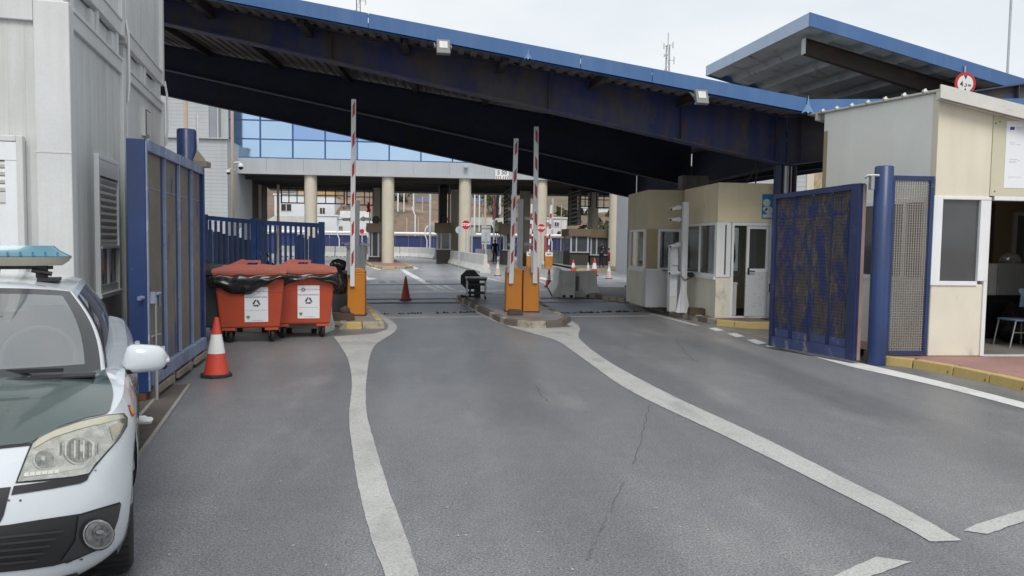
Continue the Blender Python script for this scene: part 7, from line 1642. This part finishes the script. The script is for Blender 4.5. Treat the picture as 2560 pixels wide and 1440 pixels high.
# bonnet: the part of the upper skin inside its shut line
HP = [(-900,1150),(-170,1128),(0,1118),(80,1110),(97,1096),(150,1069),(210,1049),(273,1035),(281,1005),(284,982),(278,962),(266,934),(257,905),(215,913),(120,922),(0,931),(-170,938),(-900,945)]
hb = []; ok_i = []
for i in range(NT+1):
    t0 = None; t1 = None
    for k in range(121):
        t = k/120; q = PX(TCAR @ hoodpt(i, t))
        if inside(q, HP) or (q[0] < -300 and .04 < t < .985):
            if t0 is None: t0 = t
            t1 = t
    if t0 is not None and t1-t0 > .02: ok_i.append((i, t0, t1))
    else: break
bon = [[hoodpt(i, t0+(t1-t0)*k/12) for i, t0, t1 in ok_i] for k in range(13)]
bonnet = both(bon, lambda i, k, c: True, 'bonnet', m_cg, off=.006)
def soft(pts, k=4): return [(p.x, p.y) for p in spline([(x, y, 0) for x, y in pts], k)]
# lamps
HL = [(43,1206),(50,1188),(67,1147),(82,1113),(100,1096),(140,1077),(200,1057),(273,1040),(304,1037),(313,1047),(312,1068),(293,1097),(260,1133),(233,1163),(219,1184),(187,1191),(117,1199)]
def grow(poly, d):
    cx = sum(p[0] for p in poly)/len(poly); cy = sum(p[1] for p in poly)/len(poly); return [(x+d*(x-cx)/max(1, math.hypot(x-cx, y-cy)), y+d*(y-cy)/max(1, math.hypot(x-cx, y-cy))) for x, y in poly]
hl = skin_patch(grow(HL, 6), 'headlight', m_trim, .003)
skin_patch(HL, 'reflector', m_refl, .006, par=hl)
skin_patch([(92,1106),(104,1097),(140,1079),(200,1059),(273,1042),(303,1039),(308,1047),(250,1062),(190,1078),(130,1098),(84,1124)], 'haze_band', m_lampw, .009, par=hl)
skin_patch([(270,1068),(296,1058),(306,1062),(296,1086),(280,1104)], 'indicator', mat('indicator_amber_grey', (.42,.36,.30), .3, var=.2, vscale=14), .009, par=hl)
def circ(cx, cy, rx, ry, n=20, rot=0): return [(cx+rx*math.cos(a)*math.cos(rot)-ry*math.sin(a)*math.sin(rot), cy+rx*math.cos(a)*math.sin(rot)+ry*math.sin(a)*math.cos(rot)) for a in [2*math.pi*k/n for k in range(n)]]
m_refl2 = mat('lamp_rim', (.85,.85,.82), .2, metal=.5, var=.1, vscale=30); m_bowl = mat('dark_bowl', (.40,.41,.40), .22, metal=.85, var=.75, vscale=34, fine=.25, fscale=80)
skin_patch(circ(196,1128,40,37), 'lamp_ring', m_refl, .009, 5, par=hl); skin_patch(circ(196,1128,34,31), 'bowl', m_bowl, .0105, 5, par=hl); skin_patch(circ(200,1124,7,9), 'bulb', m_chrome, .012, 4, par=hl)
skin_patch(circ(110,1152,30,26), 'lamp_ring', m_refl, .009, 5, par=hl); skin_patch(circ(110,1152,24,21), 'bowl', m_bowl, .0105, 5, par=hl); skin_patch(circ(106,1150,5,6), 'bulb', m_chrome, .012, 4, par=hl)
for k in range(9): x = 150+k*11; skin_patch([(x,1104-abs(k-4)*-2),(x+3.5,1103-abs(k-4)*-2),(x+2,1152-abs(k-4)*3),(x-1,1152-abs(k-4)*3)], 'facet', (m_trim2, m_refl2)[k % 2], .0125, 4, par=hl)
for k in range(6): skin_patch([(60+k*15,1185-k*1.6),(71+k*15,1184-k*1.6),(69+k*15,1193-k*1.6),(57+k*15,1194-k*1.6)], 'lamp_led', m_signwhite, .0095, 5, par=hl)
skin_patch([(60,1181),(215,1160),(205,1172),(160,1180),(60,1196)], 'lower_bezel', m_chrome, .008, par=hl)
skin_patch(HL, 'lens', g_lamp, .015, par=hl)
skin_patch([(27,1238),(34,1216),(60,1213),(221,1190),(216,1201),(200,1209),(130,1222),(60,1233)], 'lamp_trim', m_trim, .005)
skin_patch([(-420,1140),(-170,1127),(0,1117),(82,1109),(88,1103),(92,1106),(84,1114),(0,1123),(-170,1133),(-420,1147)], 'bonnet_gap', m_trim, .0045, 5)
for sc_p in ([(14,1250),(22,1249),(26,1252),(16,1253)], [(47,1250),(52,1248),(53,1253),(48,1254)], [(233,1178),(239,1174),(239,1178)], [(160,1404),(176,1398),(180,1402),(164,1408)], [(196,1398),(206,1394),(204,1400)]): skin_patch(sc_p, 'scuff', m_trim2, .005, 4, mirror=False)
# grilles, fog lamps
ug = skin_patch([(-420,1252),(-170,1238),(0,1221),(27,1218),(20,1243),(9,1288),(0,1306),(-170,1322),(-420,1335)], 'upper_grille', m_trim, .004, 9)
lg_ = skin_patch([(-420,1350),(-170,1336),(0,1314),(20,1312),(100,1299),(200,1284),(298,1255),(301,1262),(294,1297),(278,1343),(247,1373),(187,1399),(133,1414),(60,1424),(0,1430),(-170,1450),(-420,1468)], 'lower_grille', m_trim, .004, 8)
for k in range(5):
    y = 1340+k*16; skin_patch([(-300,y+24),(0,y),(155-k*16,y-16+k*2),(150-k*16,y-10+k*2),(0,y+6),(-300,y+30)], 'grille_slat', m_trim2, .012, 9, par=lg_)
skin_patch([(193,1290),(298,1258),(291,1297),(274,1343),(243,1371),(183,1395),(150,1402),(185,1350)], 'fog_bezel', m_trim2, .010, 7)
fg = skin_patch(circ(237,1334,42,40), 'fog_light', m_trim, .016, 5); skin_patch(circ(237,1334,38,36), 'ring', m_chrome, .020, 5, par=fg); skin_patch(circ(237,1334,33,31), 'bowl', mat('fog_bowl', (.30,.31,.31), .2, metal=.6, var=.5, vscale=25, fine=.1), .023, 5, par=fg); skin_patch(circ(240,1330,20,19), 'bulb_glass', m_bowl, .025, 5, par=fg); skin_patch(circ(238,1327,10,5), 'glint', m_chrome, .027, 4, par=fg)
skin_patch([(120,1475),(150,1441),(230,1421),(290,1393),(314,1377),(317,1392),(310,1415),(290,1440),(240,1475)], 'lip_spoiler', m_trim, .005)
# fender flag sticker and a bonnet chip or two
fl = skin_patch([(318,1012),(324,1014),(336,1034),(331,1043),(326,1036)], 'flag_sticker', m_signred, .004, 3, mirror=False); skin_patch([(320,1018),(327,1019),(333,1034),(328,1036)], 'yellow_band', mat('sticker_yellow', (.65,.42,.05), .4), .006, 3, par=fl, mirror=False)
# shut lines of wing and doors on the sides
def sideY(x, z):
    best = None
    h = skin.ray_cast(TCAR @ Vector((x, 2, z)), -cleft); return (TCI @ h[0]).y if h[0] else .88
for x in (1.22, 2.32, 3.25):
    for sg in (1, -1):
        L = [Vector((x+.0, sg*(sideY(x, z)+.002), z)) for z in [.25+k*.06 for k in range(12)]]; MB(TCAR).grid([L, [p+Vector((.008, 0, 0)) for p in L]]).build('door_gap', m_trim, car)
for x in (1.95, 3.0):
    for sg in (1, -1): y = sideY(x, .88); MB(TCAR).box((x, sg*(y+.005), .865), (x+.20, sg*(y+.045), .90)).build('door_handle', m_cw, car, bevel=.012)
# checker stickers on the front door
m = MB(TCAR)
for a in range(5):
    for b in range(3):
        if (a+b) % 2: continue
        x, z = 1.32+a*.09, .64+b*.08; y = max(sideY(x, z), sideY(x+.085, z+.075))+.003
        for sg in (1, -1): m.box((x, sg*y, z), (x+.085, sg*(y+.002), z+.075))
tag(m.build('checker_sticker', m_trim, car), kind='stuff')
for sg in (1, -1):
    P = [[Vector((1.26+k*.1, sg*(sideY(1.26+k*.1, z)+.002), z)) for k in range(21)] for z in (.44, .52, .60)]; MB(TCAR).grid(P).build('green_side_band', m_cg, car)
# wheels, arch lips, wells
for wx in WX:
    for sg in (1, -1):
        m = MB(TCAR); n = 30; A = []; Bq = []; C_ = []
        for k in range(n+1):
            a = -.35+(math.pi+.7)*k/n; ca, sa = math.cos(a), math.sin(a)
            def yy(r): return sg*(max(.80, sideY(wx+.365*ca, max(.2, .33+.365*sa)))+.004)
            A.append(Vector((wx+.375*ca, yy(0), .33+.375*sa))); Bq.append(Vector((wx+.335*ca, yy(0)-sg*.004, .33+.335*sa))); C_.append(Vector((wx+.335*ca, sg*.52, .33+.335*sa)))
        m.grid([A, Bq]).build('arch_lip', m_cw, car); MB(TCAR).grid([Bq, C_]).build('wheel_well', m_trim, car)
        w = MB(TCAR).lathe([(.20,-.10),(.285,-.105),(.312,-.09),(.318,-.05),(.318,.05),(.312,.09),(.285,.105),(.20,.10)], (wx, sg*.765, .318), 40, axis='Y').build('wheel', m_rubber, car)
        tr = MB(TCAR)
        for k in range(40):
            a = 2*math.pi*k/40; tr.bar((wx+.3185*math.cos(a), sg*.765-.085, .318+.3185*math.sin(a)), (wx+.3185*math.cos(a+.05), sg*.765+.085, .318+.3185*math.sin(a+.05)), .012, .006, up=(math.cos(a), 0, math.sin(a)))
        tag(tr.build('tread', m_black, w, fix=False), kind='stuff')
        r_ = MB(TCAR).lathe([(.20,.09*sg),(.195,.03*sg),(.05,.06*sg),(.0,.065*sg)], (wx, sg*.765, .318), 30, axis='Y')
        for k in range(5): a = 2*math.pi*k/5; r_.bar((wx+.04*math.cos(a), sg*(.765+.07), .318+.04*math.sin(a)), (wx+.195*math.cos(a), sg*(.765+.085), .318+.195*math.sin(a)), .05, .02, up=(0,1,0))
        r_.build('rim', m_steel, w)
# door mirror
def mirror(sg):
    m = MB(TCAR); rows_ = []; N_, K_ = 18, 9
    for k in range(K_+1):
        v = -1+2*k/K_; row = []
        for j in range(N_):
            a = 2*math.pi*j/N_; ca, sa = math.cos(a), math.sin(a)
            sx_ = math.copysign(abs(ca)**.75, ca); sz_ = math.copysign(abs(sa)**.75, sa); sc__ = (1-abs(v)**4.5)**.5*.97+.03
            zc = .995+.006*v; hh = .10*(1-.2*v); x = 1.42+.075*sx_*sc__; row.append(Vector((x-.025*(1-v*v), sg*(.945+.125*v), zc+(hh*sz_*sc__ if sz_ > 0 else .060*sz_*sc__))))
        rows_.append(row)
    o = m.grid(rows_, closed=True).build('door_mirror', m_cw, car)
    MB(TCAR).hexa([(1.36,sg*.80,.925),(1.50,sg*.80,.925),(1.47,sg*1.05,.945),(1.38,sg*1.05,.945)], [(1.34,sg*.82,.957),(1.52,sg*.82,.957),(1.49,sg*1.065,.965),(1.36,sg*1.065,.965)]).build('mirror_foot', m_trim, o, bevel=.008)
    MB(TCAR).box((1.48,sg*.85,.96),(1.492,sg*1.05,1.07)).build('mirror_glass', m_chrome, o); MB(TCAR).prism([(1.36,sg*1.05,.99),(1.40,sg*1.072,.985),(1.44,sg*1.07,1.0),(1.40,sg*1.06,1.02)], (0,0,.012)).build('repeater', m_signwhite, o)
mirror(1); mirror(-1)
# light bar
LBX, LBZ = 2.18, 1.535
def lb(z0, z1, w0, w1, d0, d1, nm, m):
    q = MB(TCAR); R0 = []; 
    for z, wv, dv in ((z0, w0, d0), ((z0+z1)/2, (w0*.35+w1*.65), (d0*.4+d1*.6)), (z1, w1, d1)):
        row = []
        for k in range(28):
            a = 2*math.pi*k/28; row.append(Vector((LBX+dv*math.copysign(abs(math.sin(a))**.7, math.sin(a)), wv*math.copysign(abs(math.cos(a))**.42, math.cos(a)), z)))
        R0.append(row)
    q.grid(R0, closed=True); q.add(R0[0], [list(range(28))[::-1]]); q.add(R0[-1], [list(range(28))]); return q.build(nm, m, car)
lb(LBZ, LBZ+.055, .475, .53, .11, .145, 'light_bar_base', mat('beige_plastic', (.42,.41,.34), .5, var=.1, fine=.03, streak=((.3,.28,.22),.4,12)))
def bluelens():
    m = bpy.data.materials.new('blue_lens'); m.use_nodes = True; b = m.node_tree.nodes['Principled BSDF']; b.inputs['Base Color'].default_value = (.11,.29,.38,1); b.inputs['Roughness'].default_value = .22; b.inputs['Coat Weight'].default_value = .5; b.inputs['Transmission Weight'].default_value = .25; return m
lens = lb(LBZ+.058, LBZ+.125, .53, .43, .145, .10, 'light_bar_lens', bluelens())
m_rib = mat('dark_blue_lens_rib', (.05,.20,.36), .3)
for k in range(15): MB(TCAR).box((LBX-.150, -.47+k*.066, LBZ+.062), (LBX-.144, -.465+k*.066+.006, LBZ+.088)).build('lens_rib', m_rib, lens)
for sg in (1, -1):
    MB(TCAR).box((LBX-.05, sg*.33, LBZ-.08), (LBX+.05, sg*.39, LBZ)).box((LBX-.1, sg*.34, LBZ-.10), (LBX+.1, sg*.46, LBZ-.08)).tube([(LBX-.06, sg*.31, LBZ-.03), (LBX-.06, sg*.42, LBZ-.055)], .014, 8).build('bar_foot', m_trim, car)
MB(TCAR).box((LBX-.03, -.42, LBZ-.025), (LBX+.03, .42, LBZ-.005)).build('cross_bar', m_trim, car)
# cabin
MB(TCAR).grid([[Vector((1.10+.30*(y*y)/.5, y, .955)) for y in [-.70+k*.1 for k in range(15)]], [Vector((1.55, y, .985)) for y in [-.70+k*.1 for k in range(15)]], [Vector((1.72, y, .93)) for y in [-.70+k*.1 for k in range(15)]], [Vector((1.74, y, .45)) for y in [-.70+k*.1 for k in range(15)]]]).build('dashboard', mat('dash_grey', (.10,.10,.10), .7, var=.1, fine=.05), car)
MB(TCAR).grid([[Vector((1.70, .38, 1.0))+Vector((.19*math.sin(a)*.35, .19*math.cos(a), .19*math.sin(a)*.93))+Vector((math.cos(b)*math.sin(a)*.35, math.cos(b)*math.cos(a), math.cos(b)*math.sin(a)))*.014+Vector((-.8,0,.4))*math.sin(b)*.014 for a in [2*math.pi*k/24 for k in range(25)]] for b in [2*math.pi*j/8 for j in range(9)]]).build('steering_wheel', mat('wheel_grey', (.22,.22,.22), .6), car)
for sg in (1, -1):
    MB(TCAR).hexa([(2.05,sg*.37-.24,.40),(2.25,sg*.37-.24,.40),(2.25,sg*.37+.24,.40),(2.05,sg*.37+.24,.40)], [(2.33,sg*.37-.2,1.05),(2.45,sg*.37-.2,1.05),(2.45,sg*.37+.2,1.05),(2.33,sg*.37+.2,1.05)]).box((1.75,sg*.37-.25,.36),(2.2,sg*.37+.25,.50)).build('seat', m_darkbin, car, bevel=.05); MB(TCAR).box((2.38,sg*.37-.12,1.08),(2.46,sg*.37+.12,1.26)).build('headrest', m_darkbin, car, bevel=.04)
MB(TCAR).box((1.0,-.78,.26),(3.9,.78,.30)).build('cabin_floor', m_trim, car); MB(TCAR).box((3.2,-.62,.5),(3.4,.62,1.12)).build('rear_seat', m_darkbin, car, bevel=.05)
MB(TCAR).box((1.86,-.10,1.30),(1.89,.10,1.36)).build('inner_mirror', m_trim, car); MB(TCAR).box((1.0,-.70,.985),(1.10,.70,.995)).build('cowl', m_trim, car)
for y0_, y1_ in ((-.1,-.68),(.55,-.05)): MB(TCAR).bar((1.08,y0_,1.02),(1.16+.1*abs(y1_),y1_,1.02),.018,.02).build('wiper', m_trim, car)
# ================================================================ people: one skinned body each
def person(P, joints, lab, cloth, shoe, hair, face_dir, extra=None, scale=1.):
    """joints: name -> (x right, y away, z up, radius); built as one skin surface rooted at the pelvis"""
    bones = [('pelvis','belly'),('belly','chest'),('chest','neckb'),('neckb','neck'),('neck','head'),('head','crown'),('chest','shl'),('shl','ell'),('ell','wrl'),('wrl','pml'),('chest','shr'),('shr','elr'),('elr','wrr'),('wrr','pmr'),('pelvis','hpl'),('hpl','knl'),('knl','anl'),('anl','ftl'),('pelvis','hpr'),('hpr','knr'),('knr','anr'),('anr','ftr')]
    J = dict(joints); names = ['pelvis']+[n for n in J if n != 'pelvis']
    for s_ in 'lr':
        pm, wr = Vector(J['pm'+s_][:3]), Vector(J['wr'+s_][:3]); d = (pm-wr).normalized(); side = d.cross(Vector((0,1,.2))).normalized()
        for k, (o, L, dr) in enumerate(((-.034,.075,0),(-.012,.088,0),(.011,.083,0),(.033,.065,0),(-.055,.05,.6))):
            n1, n2 = f'f{s_}{k}a', f'f{s_}{k}b'; b = pm+side*o*(1.2 if k == 4 else 1)-d*(.045 if k == 4 else 0); e1 = b+(d*(1-dr)+side*(-dr)).normalized()*L*.55; e2 = e1+(d+Vector((0,.35,-.2))).normalized()*L*.45
            J[n1] = (*e1, .0095); J[n2] = (*e2, .0085); bones += [('pm'+s_, n1), (n1, n2)]; names += [n1, n2]
    me = bpy.data.meshes.new('person'); ix = {n: i for i, n in enumerate(names)}
    me.from_pydata([Vector(J[n][:3])*scale for n in names], [(ix[a], ix[b]) for a, b in bones], []); o = bpy.data.objects.new('person_tmp', me); COL.objects.link(o)
    sk = o.modifiers.new('skin', 'SKIN'); sk.use_smooth_shade = True
    for i, n in enumerate(names): r = J[n][3]*scale; me.skin_vertices[0].data[i].radius = (r, r*(J[n][4] if len(J[n]) > 4 else 1))
    me.skin_vertices[0].data[0].use_root = True
    ss = o.modifiers.new('sub', 'SUBSURF'); ss.levels = 1; ss.render_levels = 1
    dg = bpy.context.evaluated_depsgraph_get(); m2 = bpy.data.meshes.new_from_object(o.evaluated_get(dg)); bpy.data.objects.remove(o)
    m2.materials.clear()
    for m in (cloth, MATS['skin'], shoe): m2.materials.append(m)
    neck = Vector(J['neck'][:3])*scale; hands = [Vector(J['wr'+s_][:3])*scale for s_ in 'lr']; palms = [Vector(J['pm'+s_][:3])*scale for s_ in 'lr']
    for p in m2.polygons:
        c = p.center
        hd = (c-Vector(J['head'][:3])*scale).length < .17*scale and c.z > neck.z
        hn = any((c-pm).length < .10*scale and (c-wr).dot(pm-wr) > 0 for pm, wr in zip(palms, hands))
        p.material_index = 1 if hd or hn else 2 if c.z < .075*scale+min(J['ftl'][2], J['ftr'][2])*scale-.04 else 0
        p.use_smooth = True
    m2.name = 'person'; b = bpy.data.objects.new('person', m2); COL.objects.link(b); b.location = P
    tag(b, lab, 'person')
    # face and hair
    H = Vector(J['head'][:3])*scale; f = Vector(face_dir).normalized(); r = Vector((f.y, -f.x, 0)).normalized()*-1
    def kid(mb, n, m): q = mb.build(n, m, smooth=True); q.parent = b; return q
    for s_ in (-1, 1):
        kid(MB().lathe([(.0,-.012),(.012,0),(.0,.012)], H+f*.088*scale+r*s_*.033*scale+Vector((0,0,.0)), 8), 'eye', m_black); kid(MB().lathe([(.0,-.03),(.016,0),(.0,.03)], H+r*s_*.092*scale+Vector((0,0,-.01)), 8), 'ear', MATS['skin'])
    kid(MB().prism([H+f*.085*scale+r*.014+Vector((0,0,-.035)), H+f*.085*scale-r*.014+Vector((0,0,-.035)), H+f*.112*scale+Vector((0,0,-.03)), H+f*.088*scale+Vector((0,0,.015))], f*.004), 'nose', MATS['skin'])
    kid(MB().bar(H+f*.088*scale+r*.022+Vector((0,0,-.062)), H+f*.088*scale-r*.022+Vector((0,0,-.062)), .01, .008), 'mouth', mat('lips', (.28,.10,.08), .6) if 'lips' not in MATS else MATS['lips'])
    hm_ = MB(); R0 = []
    for k in range(7):
        e = math.pi/2*(k/6*1.15-.15); R0.append([H+(f*(math.cos(a)*.094*(math.cos(e))-.016)+r*math.sin(a)*.089*math.cos(e))*scale+Vector((0,0,(.012+.112*math.sin(e))*scale+(.03 if math.cos(a) > .3 and k < 2 else 0))) for a in [2*math.pi*j/16 for j in range(16)]])
    hm_.grid(R0, closed=True); kid(hm_, 'hair', hair)
    return b
mat('skin', (.42,.26,.18), .55, var=.08, fine=.02)
m_navy = mat('navy_uniform', (.012,.016,.035), .75, var=.2, vscale=6, fine=.06); m_blackcl = mat('black_clothes', (.010,.010,.011), .8, var=.2, vscale=6, fine=.05); m_hair = mat('dark_hair', (.02,.016,.013), .7, var=.2)
ST = dict(pelvis=(0,0,.93,.145,.75), belly=(0,0,1.08,.135,.75), chest=(0,0,1.30,.155,.72), neckb=(0,0,1.46,.075), neck=(0,0,1.53,.055), head=(0,-.015,1.635,.088), crown=(0,-.01,1.70,.07),
          hpl=(-.09,0,.88,.095), knl=(-.10,-.01,.50,.068), anl=(-.10,.02,.09,.045), ftl=(-.11,-.16,.04,.042), hpr=(.09,0,.88,.095), knr=(.10,-.01,.50,.068), anr=(.10,.02,.09,.045), ftr=(.11,-.16,.04,.042))
# officer: stands facing the camera, hands brought together in front holding a phone, one ankle crossed
off_ = dict(ST); off_.update(shl=(-.19,0,1.41,.07), ell=(-.27,.02,1.13,.05), wrl=(-.10,-.22,1.04,.034), pml=(-.04,-.25,1.06,.036), shr=(.19,0,1.41,.07), elr=(.27,.02,1.14,.05), wrr=(.12,-.22,1.16,.034), pmr=(.06,-.26,1.20,.036), knr=(.05,-.07,.50,.068), anr=(.13,.02,.09,.045), ftr=(.17,-.14,.04,.042), head=(0,-.035,1.63,.088), crown=(0,-.03,1.70,.07))
P = G(1503, 667, .14); P = AY(1503, 668, 50.8); P.z = .13
b = person(P, off_, 'person in navy uniform standing by the cream column looking at a phone', m_navy, m_rubber, m_hair, (0,-1,-.25), scale=(ZAT(P, 604)-.13)/1.77)
def onp(par, mb, n, m): q = mb.build(n, m); q.parent = par; return q
onp(b, MB().box((.02,-.31,1.18),(.07,-.298,1.30)), 'phone', m_black); onp(b, MB().box((.05,-.145,1.33),(.11,-.125,1.37)), 'chest_badge', m_signwhite); onp(b, MB().lathe([(.155,-.03),(.158,.0),(.155,.03)], (0,0,.98), 18), 'belt', m_black)
# dark dressed figure seen from behind
dk_ = dict(ST); dk_.update(shl=(-.20,0,1.41,.07), ell=(-.26,.01,1.13,.05), wrl=(-.22,-.03,.88,.034), pml=(-.21,-.05,.80,.036), shr=(.20,0,1.41,.07), elr=(.26,.01,1.13,.05), wrr=(.23,-.03,.88,.034), pmr=(.22,-.05,.80,.036))
P = AY(1237, 657, 64); P.z = 0; person(P, dk_, 'person in black clothes and cap standing before the far barrier blocks', m_blackcl, m_rubber, m_black, (0,1,0), scale=(ZAT(P, 598))/1.77)
# seated figure half hidden behind the railing
stt = dict(pelvis=(0,0,.48,.15,.8), belly=(0,-.01,.63,.14,.75), chest=(0,-.03,.86,.155,.72), neckb=(0,-.04,1.02,.075), neck=(0,-.05,1.09,.055), head=(0,-.08,1.19,.088), crown=(0,-.08,1.26,.07), hpl=(-.10,-.05,.47,.10), knl=(-.15,-.46,.50,.07), anl=(-.15,-.44,.09,.045), ftl=(-.16,-.60,.04,.042), hpr=(.10,-.05,.47,.10), knr=(.15,-.46,.50,.07), anr=(.15,-.44,.09,.045), ftr=(.16,-.60,.04,.042), shl=(-.20,-.03,.97,.07), ell=(-.27,-.12,.72,.05), wrl=(-.16,-.36,.62,.034), pml=(-.14,-.43,.61,.036), shr=(.20,-.03,.97,.07), elr=(.27,-.12,.72,.05), wrr=(.16,-.36,.62,.034), pmr=(.14,-.43,.61,.036))
P = AY(666, 660, 24); P.z = 0; person(P, stt, 'person in dark clothes sitting behind the right bar railing bay', m_blackcl, m_rubber, m_hair, (0,-1,-.2))
t = thing('bench', 'small bench behind the right bar railing bay under the seated person', 'bench', (P.x, P.y+.05, 0)); MB().box((P.x-.5,P.y-.2,.33),(P.x+.5,P.y+.3,.37)).build('seat', m_shut, t)
for sx_ in (-.45,.41): MB().box((P.x+sx_,P.y-.15,0),(P.x+sx_+.04,P.y+.25,.329)).build('leg', m_dark, t)
